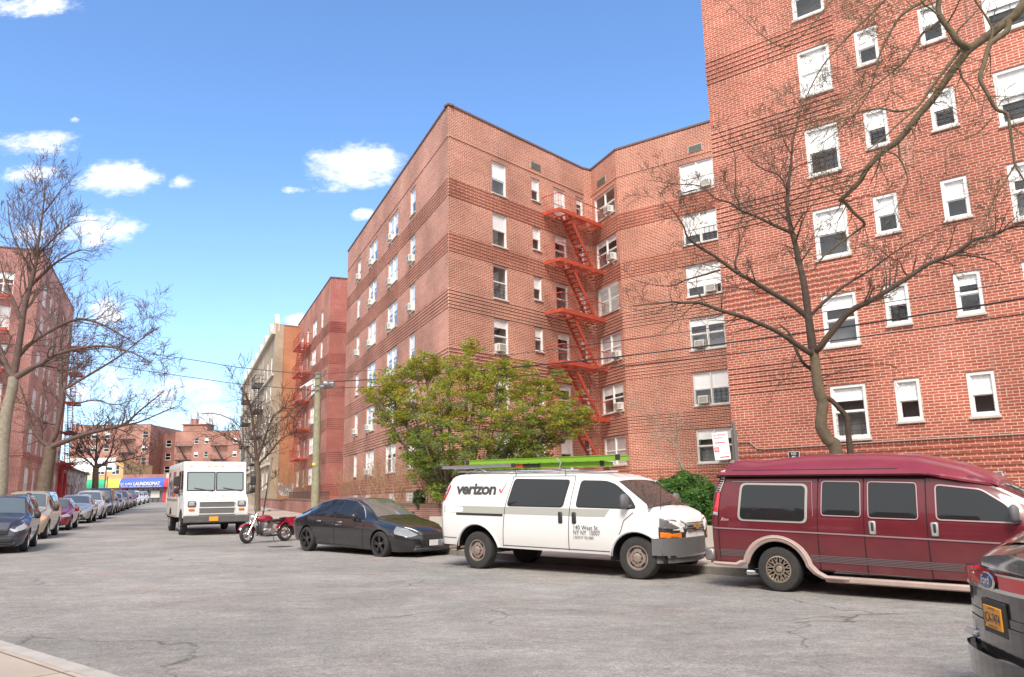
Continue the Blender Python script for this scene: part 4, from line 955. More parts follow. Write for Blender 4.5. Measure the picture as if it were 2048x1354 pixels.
def wheel(parent, x, y, r, w, sg, style='steel', rr=None, rimmat=None, steer=0.0, zc=None, detail=True):
    """sg=-1: outer face looks to -y"""
    rr = rr or r * .56; zc = r if zc is None else zc
    M = Matrix.Translation((x, y, zc)) @ Matrix.Rotation(steer, 4, 'Z') @ (Matrix.Identity(4) if sg < 0 else Matrix.Rotation(math.pi, 4, 'Z'))
    n = 36 if detail else 20
    mb = MB(); h = w / 2; mb.lathe([(rr, -h * .82), (rr + .015, -h), (r * .82, -h * 1.02), (r * .94, -h * .92), (r * .99, -h * .72), (r, -h * .4), (r, h * .4), (r * .99, h * .72), (r * .94, h * .92), (rr, h), (rr * .4, h * .9)], (0, 0, 0), 'y', n)
    t = mb.build('wheel', M_RUB, parent, M, smooth=35)
    rm = rimmat or M_ALU; rb = MB()
    if style == 'steel':
        rb.lathe([(rr + .012, -h * .9), (rr - .012, -h * .93), (rr - .03, -h * .62), (rr * .80, -h * .5), (rr * .72, -h * .78), (rr * .50, -h * .82), (rr * .40, -h * .55), (rr * .38, -h * .98), (rr * .2, -h * 1.1), (.002, -h * 1.1)], (0, 0, 0), 'y', n)
        for k in range(8):
            a = k * math.pi / 4 + .3; rb.lathe([(.014, -h * .86), (.014, -h * 1.0), (.001, -h * 1.0)], (rr * .46 * math.cos(a), 0, rr * .46 * math.sin(a)), 'y', 6)
        for k in range(4):
            a = k * math.pi / 2 + .75; b0 = len(rb.v); q = []
            for t_ in np.linspace(-.30, .30, 7): q.append((rr * .86 * math.cos(a + t_), -h * .585 - .02, rr * .86 * math.sin(a + t_)))
            for t_ in np.linspace(.26, -.26, 7): q.append((rr * .70 * math.cos(a + t_), -h * .80 - .006, rr * .70 * math.sin(a + t_)))
            rb.add(q, [tuple(range(14))], 1)
    else:
        rb.lathe([(rr + .012, -h * .9), (rr - .012, -h * .95), (rr - .02, -h * .5), (rr - .03, h * .2), (rr * .2, h * .2)], (0, 0, 0), 'y', n, 0)
        rb.lathe([(rr * .96, h * .1), (.01, h * .1)], (0, 0, 0), 'y', n, 1)
        rb.lathe([(rr * .30, h * .1), (rr * .28, -h * .7), (rr * .2, -h * .86), (.002, -h * .86)], (0, 0, 0), 'y', 20, 0)
        if style == 'web':
            for k in range(12):
                a = k * math.pi / 6
                for da in (-.42, .42):
                    p, q = Vector((rr * .34 * math.cos(a), 0, rr * .34 * math.sin(a))), Vector((rr * .93 * math.cos(a + da), 0, rr * .93 * math.sin(a + da))); d = q - p
                    rb.box(((p + q).x / 2, -h * .62, (p + q).z / 2), (d.length, h * .25, .018), 0, rot=Matrix.Rotation(-math.atan2(d.z, d.x), 3, 'Y'))
        else:
            ns = 5
            for k in range(ns):
                a = k * 2 * math.pi / ns + .4
                for da in (-.16, .16):
                    p, q = Vector((rr * .2 * math.cos(a), 0, rr * .2 * math.sin(a))), Vector((rr * .96 * math.cos(a + da), 0, rr * .96 * math.sin(a + da))); d = q - p
                    rb.box(((p + q).x / 2, -h * .66, (p + q).z / 2), (d.length, h * .3, rr * .11), 0, rot=Matrix.Rotation(-math.atan2(d.z, d.x), 3, 'Y'))
    rim = rb.build('rim', [rm, M_UND], t, smooth=30)
    return t
def vehicle_root(name, P, heading, pitch=0.0, **k):
    h = heading; f = Vector((math.cos(h), math.sin(h), 0)); sl = GX * f.x + GY * f.y; lf = Vector((-f.y, f.x, 0)); sl2 = GX * lf.x + GY * lf.y
    rot = Matrix.Rotation(h, 3, 'Z') @ Matrix.Rotation(-(math.atan(sl) + pitch), 3, 'Y') @ Matrix.Rotation(math.atan(sl2), 3, 'X')
    return empty(name, P, rot=rot, **k)
def mirror_part(parent, x, y, z, sg, mat_, s=1.0):
    mb = MB(); mb.box((x, y + sg * .14 * s, z), (.11 * s, .20 * s, .24 * s), bev=.045 * s); mb.box((x + .02, y + sg * .03, z - .08 * s), (.09 * s, .14 * s, .05 * s), bev=.015); 
    return mb.build('wing_mirror', mat_, parent, smooth=50)

# ---- white utility van
hd = R(-39.6)
nv = Vector((-.636, -.772, 0)); P = Vector((-.82, 17.28, .16)) - nv * 0.90
van = vehicle_root('utility_van', (P.x, P.y, .158), R(-37.2), label='white utility van with grey stripe, black lettering and ladders on its roof rack', cat='van')
RK = -.0145
def rk(pts): return [(x, z + RK * x) for x, z in pts]
V_W = pm('white_van_paint', (.80, .80, .80), .32, coat=.6, noise=.03, nscale=1.5, dirt=((.35, .30, .25), .75, .55))
sv = Shell(-1.06, 4.56, rk([(-1.06, 1.55), (-1.0, 1.72), (-.8, 1.92), (-.62, 1.965), (-.4, 1.98), (2.4, 1.975), (3.0, 1.955), (3.3, 1.87), (4.05, 1.35), (4.2, 1.30), (4.36, 1.215), (4.48, 1.12), (4.545, 1.0), (4.56, .84)]),
           rk([(-1.06, 1.34), (3.3, 1.30), (4.1, 1.24), (4.8, 1.02)]), rk([(-1.06, .47), (4.8, .46)]),
           [(-1.06, .90), (-.98, .96), (-.8, .985), (0, 1.0), (4.0, 1.0), (4.22, .955), (4.36, .87), (4.46, .72), (4.52, .54), (4.56, .32)], [(-1.06, .80), (-.8, .85), (3.0, .84), (4.0, .81), (4.32, .72), (4.56, .26)],
           [(0, .36, .56), (3.82, .30, .55)], tuck=.07, r=.11)
sv.build('body', V_W, van); sv.under(van)
for sg in (-1, 1):
    mb = MB(); fm = MB()
    for poly in ([(.97, 1.86), (.86, 1.33), (2.22, 1.33), (2.32, 1.84)], [(2.61, 1.83), (2.55, 1.34), (3.82, 1.33), (3.62, 1.55), (3.36, 1.76), (3.16, 1.82)]):
        q = rpoly(rk(poly), .07); mb = MB(); sv.patch(mb, q, sg, .010); mb.build('side_window', M_CARG, van, recalc=False); fm = MB()
        c = Vector((sum(p[0] for p in poly) / len(poly), sum(p[1] for p in poly) / len(poly))); o = rpoly(rk([(c.x + (p[0] - c.x) * 1.035, c.y + (p[1] - c.y) * 1.07) for p in poly]), .08); sv.patch(fm, o, sg, .004); fm.build('window_seal', M_TRIM, van, recalc=False)
    st = MB(); grey = pm('grey_vinyl_stripe', (.40, .41, .38), .5)
    sv.patch(st, rk([(-.92, 1.30), (-.92, 1.155), (3.18, 1.155), (3.30, 1.30)]), sg, .003); st.build('side_stripe', grey, van, recalc=False)
    sm = MB()
    for pts in ([(.92, 1.93), (.80, 1.3), (.70, .5)], [(2.46, 1.93), (2.40, 1.3), (2.33, .5)], [(3.86, 1.3), (3.60, 1.1), (3.52, .9), (3.38, .68)], [(.92, 1.93), (2.46, 1.93)], [(.70, .52), (2.33, .52)], [(2.33, .52), (3.30, .52)], [(-.95, 1.93), (-1.0, 1.3), (-1.0, .55)], [(-1.0, .62), (-.58, .62)]): sv.strip(sm, rk(pts), .014, sg, .005)
    sv.strip(sm, rk([(-.55, 1.13), (.74, 1.13)]), .045, sg, .007)
    sm.build('door_seam', M_TRIM, van, recalc=False)
    for x in (2.18, 2.50): hm = MB(); hm.box((x, sg * (sv.side(x, 1.2) + .012), 1.12 + RK * x), (.10, .04, .22), bev=.018); hm.build('door_handle', M_TRIM, van, smooth=40)
    fl = MB()
    for (c, cz, r) in sv.arch:
        a = [(c + (r + .02) * math.cos(t), cz + (r + .02) * math.sin(t)) for t in np.linspace(.18, math.pi - .18, 20)]
        fl.tube([(p[0], sg * (sv.side(p[0], p[1]) + .0), p[1]) for p in a], .03, 6)
    fl.build('wheel_arch_trim', V_W, van, smooth=50)
    mirror_part(van, 3.66, sg * .92, 1.40, sg, M_GREY, 1.15)
    tl = MB(); sv.patch(tl, rk([(-1.03, 1.40), (-.93, 1.40), (-.80, 1.72), (-.86, 1.76)]), sg, .012); tl.build('tail_light', M_REDL, van, recalc=False)
    tl = MB(); sv.patch(tl, rk([(-1.03, 1.54), (-.90, 1.54), (-.88, 1.60), (-.98, 1.60)]), sg, .018); tl.build('reversing_light', M_LENS, van, recalc=False)
    hl = MB(); sv.patch(hl, [(4.30, 1.10), (4.30, .93), (4.545, .89), (4.545, .98), (4.48, 1.05)], sg, .045); hl.build('headlight', pm('smoked_lens', (.16, .16, .17), .15, coat=1), van, recalc=False)
    tr = MB(); sv.patch(tr, [(4.28, .94), (4.28, .70), (4.55, .68), (4.55, .90)], sg, .032); tr.build('light_surround', M_TRIM, van, recalc=False)
    tn = MB(); sv.patch(tn, [(4.31, .85), (4.31, .75), (4.53, .74), (4.53, .83)], sg, .050); tn.build('indicator', M_ORG, van, recalc=False)
ws = MB(); sv.over(ws, 3.37, 4.08, .93, 1.0); ws.build('windscreen', pm('windscreen_glass', (.04, .05, .05), .04, spec=.7), van, recalc=False, smooth=60)
mb = MB(); mb.prism([(4.15, -1.0), (4.34, -.97), (4.48, -.80), (4.57, -.48), (4.62, -.18), (4.62, .12), (4.56, .40), (4.44, .70), (4.3, .90), (4.15, .97)], .44, .74, axis='z'); mb.prism([(4.2, -.92), (4.32, -.88), (4.46, -.66), (4.55, -.2), (4.55, .15), (4.44, .60), (4.3, .84), (4.2, .9)], .30, .45, axis='z'); mb.build('front_bumper', M_GREY, van, smooth=40)
mb = MB(); 
for k in range(4): mb.box((4.56, 0, .86 + k * .045), (.04, .66, .022), bev=.006)
mb.build('grille', M_GREY, van); mb = MB(); mb.box((4.59, 0, .93), (.03, .30, .055), bev=.01); mb.box((4.59, 0, .93), (.03, .10, .11), bev=.01); mb.build('badge', pm('gold_badge', (.6, .42, .12), .3, .8), van)
mb = MB(); mb.box((-1.12, 0, .50), (.16, 1.8, .16), bev=.03); mb.build('rear_bumper', M_GREY, van, smooth=40)
MB().tube([(-.35, -.55, .42), (-.6, -.86, .42), (-.78, -.95, .42)], .035, 8).build('exhaust_pipe', pm('rusty_steel', (.20, .13, .09), .7), van, smooth=50)
MB().tube([(4.22, -.72, 1.24), (4.24, -.72, 2.0)], .005, 4).build('aerial', M_TRIM, van)
mb = MB(); mb.tube([(4.12, -.55, 1.325), (4.03, .15, 1.385)], .012, 4); mb.tube([(4.12, .1, 1.335), (4.04, .72, 1.36)], .012, 4); mb.build('wiper', M_TRIM, van)
for xw in (0, 3.82):
    for sg in (-1, 1): wheel(van, xw, sg * .84, .385, .25, sg, 'steel', rr=.215, rimmat=pm('tarnished_steel', (.46, .38, .34), .38, .7))
side_m = lambda x0, z0, s_=sv, o=.012: (lambda X, Y, Z: (x0 + X, -(s_.side(x0 + X, z0 + Z + RK * (x0 + X)) + o), z0 + Z + RK * (x0 + X)))
M_LET = pm('charcoal_lettering', (.05, .052, .055), .5)
text('verizon', .335, 'lettering', M_LET, van, offset=.011, width=1.13, conform=side_m(-.60, 1.555), spacing=.92)
ck = MB(); cp = [(.56, 1.66), (.60, 1.69), (.63, 1.64), (.72, 1.78), (.735, 1.775), (.64, 1.58), (.62, 1.58)]
cm_ = side_m(0, 0); 
ck.add([cm_(x + .02, 0, z - .0) for x, z in ((.555, 1.655), (.598, 1.68), (.633, 1.585), (.618, 1.575))], [(0, 1, 2, 3)]); ck.add([cm_(x + .02, 0, z) for x, z in ((.61, 1.58), (.64, 1.58), (.745, 1.80), (.735, 1.80))], [(0, 1, 2, 3)])
ck.build('check_mark', pm('red_print', (.70, .03, .04), .5), van, recalc=False)
text('140 West St.', .12, 'lettering', M_LET, van, width=.56, conform=side_m(2.47, .905))
text('NY NY  10007', .12, 'lettering', M_LET, van, width=.60, conform=side_m(2.47, .81))
text('USDOT 031080', .07, 'lettering', M_LET, van, width=.45, conform=side_m(2.47, .735))
# roof rack, beacon
mb = MB()
for x in (-.35, .95, 2.2):
    mb.tube([(x, -.80, 1.93 + RK * x), (x, -.82, 2.03 + RK * x), (x, .82, 2.03 + RK * x), (x, .80, 1.93 + RK * x)], .022, 6)
for y in (-.78, .78): mb.tube([(-.7, y, 2.04), (2.5, y, 2.0)], .02, 6)
mb.tube([(1.95, -.80, 2.02), (2.06, -.84, 2.05), (2.10, -.84, 2.16), (2.02, -.84, 2.25)], .018, 6); mb.tube([(-.2, -.8, 2.05), (-.05, -.82, 2.12), (.15, -.82, 2.02)], .014, 5)
mb.build('roof_rack', M_ALU, van, smooth=50)
mb = MB(); mb.lathe([(.09, 2.0), (.095, 2.03), (.085, 2.15), (.02, 2.17), (.001, 2.17)], (0, 0, 0), 'z', 14); mb.build('beacon', pm('amber_beacon', (.95, .40, .02), .25, coat=.5), van, Matrix.Translation((-.02, .15, .16)), smooth=40)
# ladders on the rack: things of their own
gl_ = pm('lime_fibreglass', (.20, .40, .03), .5)
def ladder(name, label, x0, x1, y0, y1, z, th, mat_, rail=.10):
    r = empty(name, (0, 0, 0), label=label, cat='ladder'); r.matrix_world = van.matrix_world @ Matrix.Translation((x0, (y0 + y1) / 2, z))
    for y in (y0 - (y0 + y1) / 2, y1 - (y0 + y1) / 2):
        mb = MB(); mb.box(((x1 - x0) / 2, y, 0), (x1 - x0, .03, rail), bev=.005, rot=None); mb.box(((x1 - x0) / 2, y, rail / 2), (x1 - x0, .055, .012)); mb.box(((x1 - x0) / 2, y, -rail / 2), (x1 - x0, .055, .012)); mb.build('rail', mat_, r)
    mb = MB(); n = int((x1 - x0) / .3)
    for k in range(n): mb.box((.18 + k * .3, 0, 0), (.035, abs(y1 - y0), .03), bev=.008)
    mb.build('rung', M_ALU, r); 
    for xx_ in (0, x1 - x0):
        mb = MB(); mb.box((xx_, -(y1 - y0) / 2, 0), (.09, .06, rail + .03), bev=.01); mb.build('end_cap', M_TRIM, r)
    return r
l1 = ladder('extension_ladder', 'lime green fibreglass ladder, upper one on the white van', -.45, 3.35, -.72, -.28, 2.235, .1, gl_, .085)
l2 = ladder('extension_ladder', 'lime green fibreglass ladder, lower and shorter one with dark tag on the white van', -.25, 2.95, -.64, -.22, 2.125, .1, gl_, .08)
mb = MB(); mb.box((1.15, -.25, .0), (.42, .02, .075)); mb.box((1.50, -.25, .0), (.42, .02, .075), 1); mb.build('maker_tag', [pm('faded_red', (.6, .10, .05), .6), M_TRIM], l2)
l3 = ladder('step_ladder', 'aluminium step ladder sticking out behind the white van roof', -1.15, .9, -.84, -.40, 2.14, .06, M_ALU, .055)

# ---- maroon conversion van
P = Vector((4.18, 13.03, .08)) - nv * 0.86
mv = vehicle_root('conversion_van', (P.x, P.y, .08), hd, pitch=-.006, label='maroon conversion van with raised roof and faded pale wheel arch, parked at right', cat='van')
V_M = pm('faded_maroon_paint', (.125, .012, .020), .28, coat=.5, noise=.18, nscale=1.8, dirt=((.28, .16, .15), 1.0, .4))
V_M2 = pm('faded_maroon_roof', (.205, .024, .044), .38, coat=.3, noise=.12, nscale=1.8)
rk2 = lambda pts: [(x, z - .08 - .010 * x + .004) for x, z in pts]
sm_ = Shell(-1.08, 4.72, rk2([(-1.08, 1.62), (-.98, 1.85), (-.85, 1.90), (2.3, 1.92), (2.88, 1.88), (3.16, 1.76), (4.02, 1.30), (4.35, 1.18), (4.6, 1.0), (4.72, .8)]),
            rk2([(-1.08, 1.22), (3.2, 1.23), (3.9, 1.18), (4.72, .95)]), rk2([(-1.08, .48), (2.8, .44), (4.72, .44)]),
            [(-1.08, .88), (-1.0, .93), (-.8, .945), (3.8, .95), (4.3, .92), (4.6, .8), (4.72, .6)], [(-1.08, .78), (-.8, .82), (2.8, .80), (3.9, .76), (4.72, .5)],
            [(0.02, .30, .50), (3.42, .30, .50)], tuck=.06, r=.09)
sm_.build('body', V_M, mv); sm_.under(mv)
rt_ = Shell(-1.0, 3.16, rk2([(-1.0, 1.94), (-.88, 2.04), (-.70, 2.14), (-.55, 2.15), (-.3, 2.12), (.1, 2.17), (.6, 2.21), (1.5, 2.22), (2.15, 2.18), (2.7, 2.04), (3.08, 1.86), (3.16, 1.80)]), rk2([(-1.0, 1.92), (2.2, 1.93), (3.16, 1.76)]), rk2([(-1.0, 1.87), (2.5, 1.885), (2.95, 1.84), (3.16, 1.74)]),
            [(-1.0, .82), (-.8, .89), (2.7, .88), (3.16, .80)], [(-1.0, .70), (-.6, .74), (1.5, .66), (2.7, .66), (3.16, .7)], [], tuck=.02, r=.10, crown=.03)
rt_.build('raised_roof', V_M2, mv)
wfr = pm('pale_window_frame', (.40, .40, .37), .45, .3)
z2 = lambda pts: [(x, z - .08 - .004 * x) for x, z in pts]
for sg in (-1, 1):
    ro = MB(); rt_.strip(ro, rk2([(-.98, 1.885), (2.35, 1.90)]), .03, sg, .008); rt_.strip(ro, rk2([(-.7, 1.98), (1.9, 1.99)]), .012, sg, .006); ro.build('roof_seam', M_TRIM, mv, recalc=False)
    fr_, g_ = MB(), MB()
    p = z2([(-.56, 1.78), (-.60, 1.165), (.55, 1.15), (.56, 1.76)]); sm_.patch(fr_, rpoly(p, .10), sg, .008); c = (-.01, 1.39); 
    sm_.patch(g_, rpoly([(c[0] + (q[0] - c[0]) * .93, c[1] + (q[1] - c[1]) * .90) for q in p], .08), sg, .016); fr_.build('window_frame', wfr, mv, recalc=False); g_.build('side_window', M_CARG, mv, recalc=False)
    for p in ([(.78, 1.80), (.77, 1.28), (1.35, 1.27), (1.35, 1.79)], [(1.46, 1.79), (1.46, 1.26), (2.14, 1.25), (2.13, 1.77)]):
        p = z2(p); g_ = MB(); sm_.patch(g_, rpoly(p, .04), sg, .010); g_.build('side_window', M_CARG, mv, recalc=False); ch = MB(); q = rpoly(p, .05); sm_.strip(ch, q + [q[0]], .014, sg, .013); ch.build('window_trim', pm('dull_pink_trim', (.50, .33, .35), .4, .3), mv, recalc=False)
    ch = MB()
    p = z2([(2.38, 1.745), (2.38, 1.255), (3.40, 1.235), (3.25, 1.47), (2.95, 1.68)]); g2 = MB(); sm_.patch(g2, rpoly(p, .05), sg, .010); g2.build('door_window', M_CARG, mv, recalc=False); q = rpoly(p, .06); sm_.strip(ch, q + [q[0]], .018, sg, .013)
    ch.build('window_trim', pm('dull_pink_trim', (.50, .33, .35), .4, .3), mv, recalc=False)
    s1 = MB()
    for pts in ([(.72, 1.86), (.69, .45)], [(1.40, 1.84), (1.38, .44)], [(2.25, 1.82), (2.25, .42)], [(.72, 1.86), (2.25, 1.83)], [(-.93, 1.85), (-.95, .55)], [(.69, .45), (2.25, .42)], [(3.45, 1.2), (3.4, .9), (3.0, .45)]): sm_.strip(s1, z2(pts), .013, sg, .006)
    s1.build('door_seam', M_UND, mv, recalc=False)
    mold = pm('dull_chrome_strip', (.42, .30, .32), .35, .5); s2 = MB(); sm_.strip(s2, z2([(-1.05, 1.04), (.7, 1.012), (1.9, .99), (3.3, .96)]), .022, sg, .010); s2.build('side_moulding', mold, mv, recalc=False); s2 = MB(); sm_.strip(s2, z2([(-.70, 1.80), (.62, 1.80), (.64, 1.26)]), .008, sg, .008); s2.build('side_moulding', pm('dull_chrome_strip', (.42, .30, .32), .35, .5), mv, recalc=False)
    s3 = MB()
    for k in range(5): sm_.strip(s3, z2([(-.94, .60 + k * .022), (-.42, .60 + k * .022)]), .013, sg, .008); sm_.strip(s3, z2([(.56, .585 + k * .022), (3.05, .56 + k * .022)]), .013, sg, .008)
    s3.build('rubbing_strip', pm('grey_rib', (.16, .12, .13), .7), mv, recalc=False)
    for x in (1.51, 2.345): h_ = MB(); h_.box((x, sg * (sm_.side(x, 1.0) + .012), 1.03), (.10, .035, .20), bev=.02); h_.box((x + .005, sg * (sm_.side(x, 1.0) + .032), 1.045), (.035, .012, .12), 1, bev=.006); h_.build('door_handle', [pm('silver_plastic', (.45, .46, .46), .35, .4), M_TRIM], mv, smooth=40)
    fl = MB(); c, cz, r = sm_.arch[0]; rim_m = pm('faded_pink_flare', (.40, .30, .275), .65, noise=.12)
    a = [(-.95, .38), (-.60, .38), (-.52, .42)] + [(c + (r - .0) * math.cos(t), cz + (r - .0) * math.sin(t)) for t in np.linspace(math.pi - .25, .25, 18)] + [(.60, .33), (.72, .27), (1.0, .265)]
    for da, dy in ((0, .0), (.035, .012), (.065, 0)):
        fl.tube([(p[0] + (p[0] - c) * da / r * .9, sg * (.935 + dy), p[1] + max(p[1] - cz, 0) * da / r) for p in a], .028, 6)
    fl.build('wheel_arch_flare', rim_m, mv, smooth=50)
    rbm = MB(); rbm.box((1.9, sg * .86, .245), (2.3, .16, .09), bev=.02); rbm.build('running_board', rim_m, mv, smooth=40)
    mirror_part(mv, 3.34, sg * .90, 1.27, sg, M_GREY, 1.0)
    tl = MB(); sm_.patch(tl, z2([(-1.05, 1.25), (-.95, 1.24), (-.92, 1.62), (-.98, 1.62)]), sg, .012); tl.build('tail_light', M_REDL, mv, recalc=False)
    tl = MB(); sm_.patch(tl, z2([(-1.05, 1.25), (-.95, 1.24), (-.945, 1.29), (-1.045, 1.30)]), sg, .018); tl.build('reversing_light', M_LENS, mv, recalc=False)
    vt = MB()
    for k in range(6): sm_.strip(vt, z2([(-1.0 + k * .015, 1.655 + k * .037), (-.93 + k * .015, 1.655 + k * .037)]), .018, sg, .02, 1)
    sm_.patch(vt, z2([(-1.02, 1.63), (-.92, 1.63), (-.83, 1.87), (-.90, 1.87)]), sg, .012, 0); vt.build('vent', [pm('pale_plastic', (.55, .53, .47), .5), M_UND], mv, recalc=False)
    hl = MB(); sm_.patch(hl, [(4.3, 1.0), (4.3, .75), (4.7, .72), (4.7, .9)], sg, .01); hl.build('headlight', M_LENS, mv, recalc=False)
ws = MB(); sm_.over(ws, 3.20, 3.97, .93, 1.0); ws.build('windscreen', M_CARG, mv, recalc=False)
mb = MB(); mb.box((-1.16, 0, .52), (.17, 1.8, .20), bev=.03); mb.box((-1.12, 0, .42), (.12, 1.6, .10)); mb.build('rear_bumper', pm('dented_steel', (.30, .28, .28), .45, .6, noise=.3), mv, smooth=40)
mb = MB(); mb.box((4.72, 0, .50), (.18, 1.7, .22), bev=.05); mb.build('front_bumper', M_GREY, mv, smooth=40)
MB().tube([(-.1, -.4, .27), (-.35, -.78, .27), (-.52, -.90, .27)], [.05, .05, .055], 10, cap=False).build('exhaust_pipe', M_CHR, mv, smooth=50)
for xw in (0.02, 3.42):
    for sg in (-1, 1): wheel(mv, xw, sg * .79, .345, .25, sg, 'web', rr=.20, rimmat=pm('champagne_alloy', (.52, .44, .36), .3, .8))
# driver's seat and wheel seen through the door window
stg = pm('chrome_script', (.75, .6, .62), .3, .3)
for (s_, x, z, w) in (('R', -.90, 1.10, .055), ('mn', -.845, 1.10, .09)): text(s_, .075, 'lettering', stg, mv, width=w, shear=.4, conform=(lambda X, Y, Z, x=x, z=z: (x + X, -(sm_.side(x, z) + .014), z - .02 + Z)))

# ---- black sports saloon
P0 = onground(613, 1102); hs = R(-42.5); lf = Vector((-math.sin(hs), math.cos(hs), 0)); P = P0 + lf * .86
sd = vehicle_root('saloon_car', (P.x, P.y, P0.z), hs, pitch=-.012, label='glossy black four door saloon parked between the red motorcycle and the white van', cat='car')
V_B = pm('black_metallic_paint', (.022, .022, .025), .22, .2, coat=1.0, noise=.08, nscale=2)
ss = Shell(-1.02, 4.36, [(-1.02, .86), (-1.0, .98), (-.9, 1.03), (-.55, 1.07), (-.1, 1.22), (.35, 1.38), (.85, 1.455), (1.5, 1.475), (1.95, 1.44), (2.35, 1.30), (2.95, 1.00), (3.15, .95), (3.7, .87), (4.1, .77), (4.3, .66), (4.36, .56)],
           [(-1.02, .82), (0, .98), (1.5, .93), (3.0, .90), (4.36, .5)], [(-1.02, .30), (0, .22), (3.9, .18), (4.36, .20)],
           [(-1.02, .58), (-.96, .70), (-.7, .84), (0, .90), (3.3, .90), (3.9, .84), (4.15, .74), (4.3, .56), (4.36, .40)], [(-1.02, .48), (-.6, .66), (.2, .60), (1.6, .58), (2.6, .62), (3.0, .72), (3.9, .64), (4.36, .32)],
           [(0, .33, .39), (3.30, .33, .39)], tuck=.08, r=.06, crown=.03)
ss.build('body', V_B, sd); ss.under(sd)
for sg in (-1, 1):
    g_ = MB()
    for p in ([(-.10, 1.17), (.12, 1.02), (.40, 1.0), (.46, 1.36), (.30, 1.32)], [(.50, 1.37), (.44, .99), (1.28, .965), (1.34, 1.42), (.9, 1.425)], [(1.42, 1.42), (1.36, .96), (2.62, .95), (2.30, 1.22), (1.95, 1.38)]): g_ = MB(); ss.patch(g_, rpoly(p, .035), sg, .008); g_.build('side_window', M_CARG, sd, recalc=False)
    ch = MB(); ss.strip(ch, [(-.12, 1.15), (.30, 1.345), (.9, 1.445), (1.4, 1.45), (1.95, 1.41), (2.30, 1.25), (2.64, .975)], .016, sg, .012); ch.build('window_trim', M_ALU, sd, recalc=False)
    s1 = MB()
    for pts in ([(.45, 1.0), (.40, .75), (.32, .62)], [(1.36, .95), (1.30, .25)], [(2.68, .93), (2.62, .6), (2.55, .25)], [(.5, .26), (2.6, .24)]): ss.strip(s1, pts, .010, sg, .004)
    s1.build('door_seam', M_UND, sd, recalc=False)
    for xh in (.62, 1.60): h_ = MB(); h_.box((xh, sg * (ss.side(xh, .84) + .012), .85), (.20, .03, .035), bev=.012); h_.build('door_handle', M_ALU, sd, smooth=50)
    mirror_part(sd, 2.36, sg * .86, .99, sg, V_B, .85)
    hl = MB(); ss.patch(hl, rpoly([(3.72, .80), (3.86, .62), (4.24, .55), (4.28, .60), (4.02, .74)], .03), sg, .010); hl.build('headlight', pm('headlamp_glass', (.30, .31, .32), .15, .3, coat=.6), sd, recalc=False)
    tl = MB(); ss.patch(tl, [(-1.0, .92), (-1.0, .78), (-.78, .82), (-.7, .93)], sg, .008); tl.build('tail_light', M_REDL, sd, recalc=False)
ws = MB(); ss.over(ws, 2.02, 2.92, .90, .98); ws.build('windscreen', pm('windscreen_glass_light', (.10, .13, .125), .06, coat=1, spec=.8), sd, recalc=False)
ws = MB(); ss.over(ws, .40, -.42, .86, .92); ws.build('rear_window', M_CARG, sd, recalc=False)
mb = MB(); 
for k in range(5): mb.box((4.33 - k * .004, 0, .46 + k * .035), (.05, .74, .012), bev=.004)
mb.build('grille', M_CHR, sd); mb = MB(); mb.box((4.34, 0, .54), (.06, .72, .20), bev=.02); mb.build('grille_surround', M_TRIM, sd)
mb = MB(); mb.box((4.30, 0, .24), (.16, 1.2, .10), bev=.03); mb.box((4.33, -.42, .30), (.06, .30, .08), bev=.02); mb.build('lower_bumper', M_TRIM, sd, smooth=40)
MB().box((4.405, .0, .40), (.02, .32, .14), bev=.004).build('number_plate', pm('pale_plate', (.62, .64, .62), .4), sd)
for xw in (0, 3.30):
    for sg in (-1, 1): wheel(sd, xw, sg * .79, .335, .22, sg, 'alloy', rr=.245, rimmat=pm('gunmetal_alloy', (.10, .10, .105), .3, .7))

# ---- delivery step van
PL = onground(369, 1069); hf = R(-61.5); lf = Vector((-math.sin(hf), math.cos(hf), 0)); fw = Vector((math.cos(hf), math.sin(hf), 0))
P = PL + lf * 1.0 - fw * 4.0
tk = vehicle_root('delivery_truck', (P.x, P.y, gz(P.x, P.y)), hf, label='boxy white delivery step van with big lettering on its side, coming up the left street', cat='truck')
tk.matrix_world = tk.matrix_world @ Matrix.Scale(1.045, 4)
V_T = pm('white_truck_paint', (.80, .80, .80), .45, coat=.15, noise=.05, nscale=1.2, dirt=((.34, .27, .22), 1.3, .9)); V_T2 = pm('dusty_truck_side', (.60, .57, .54), .6, noise=.10, nscale=1.2, dirt=((.32, .26, .21), 2.2, .9))
M_TW = pm('truck_windscreen', (.20, .25, .25), .06, coat=1, spec=.7)
TH, TWD = 2.78, 1.16
mb = MB()
prof = [(-1.9, .62), (-1.9, 2.72), (-1.75, TH), (4.0, TH), (4.12, 2.70), (4.42, 1.55), (4.95, 1.32), (5.02, .95), (5.0, .62)]
mb.prism(prof, -TWD, TWD); o = mb.build('body', V_T, tk)
import bmesh
def bevel_obj(o, w, seg=2, ang=30):
    bm = bmesh.new(); bm.from_mesh(o.data); es = [e for e in bm.edges if len(e.link_faces) == 2 and e.calc_face_angle(0) > R(ang)]
    bmesh.ops.bevel(bm, geom=es, offset=w, segments=seg, affect='EDGES', profile=.7); bm.to_mesh(o.data); bm.free()
    o.data.polygons.foreach_set('use_smooth', [True] * len(o.data.polygons)); o.data.set_sharp_from_angle(angle=R(40))
    if o.data.uv_layers: o.data.uv_layers.remove(o.data.uv_layers[0])
    uvize(o.data)
bevel_obj(o, .06, 3)
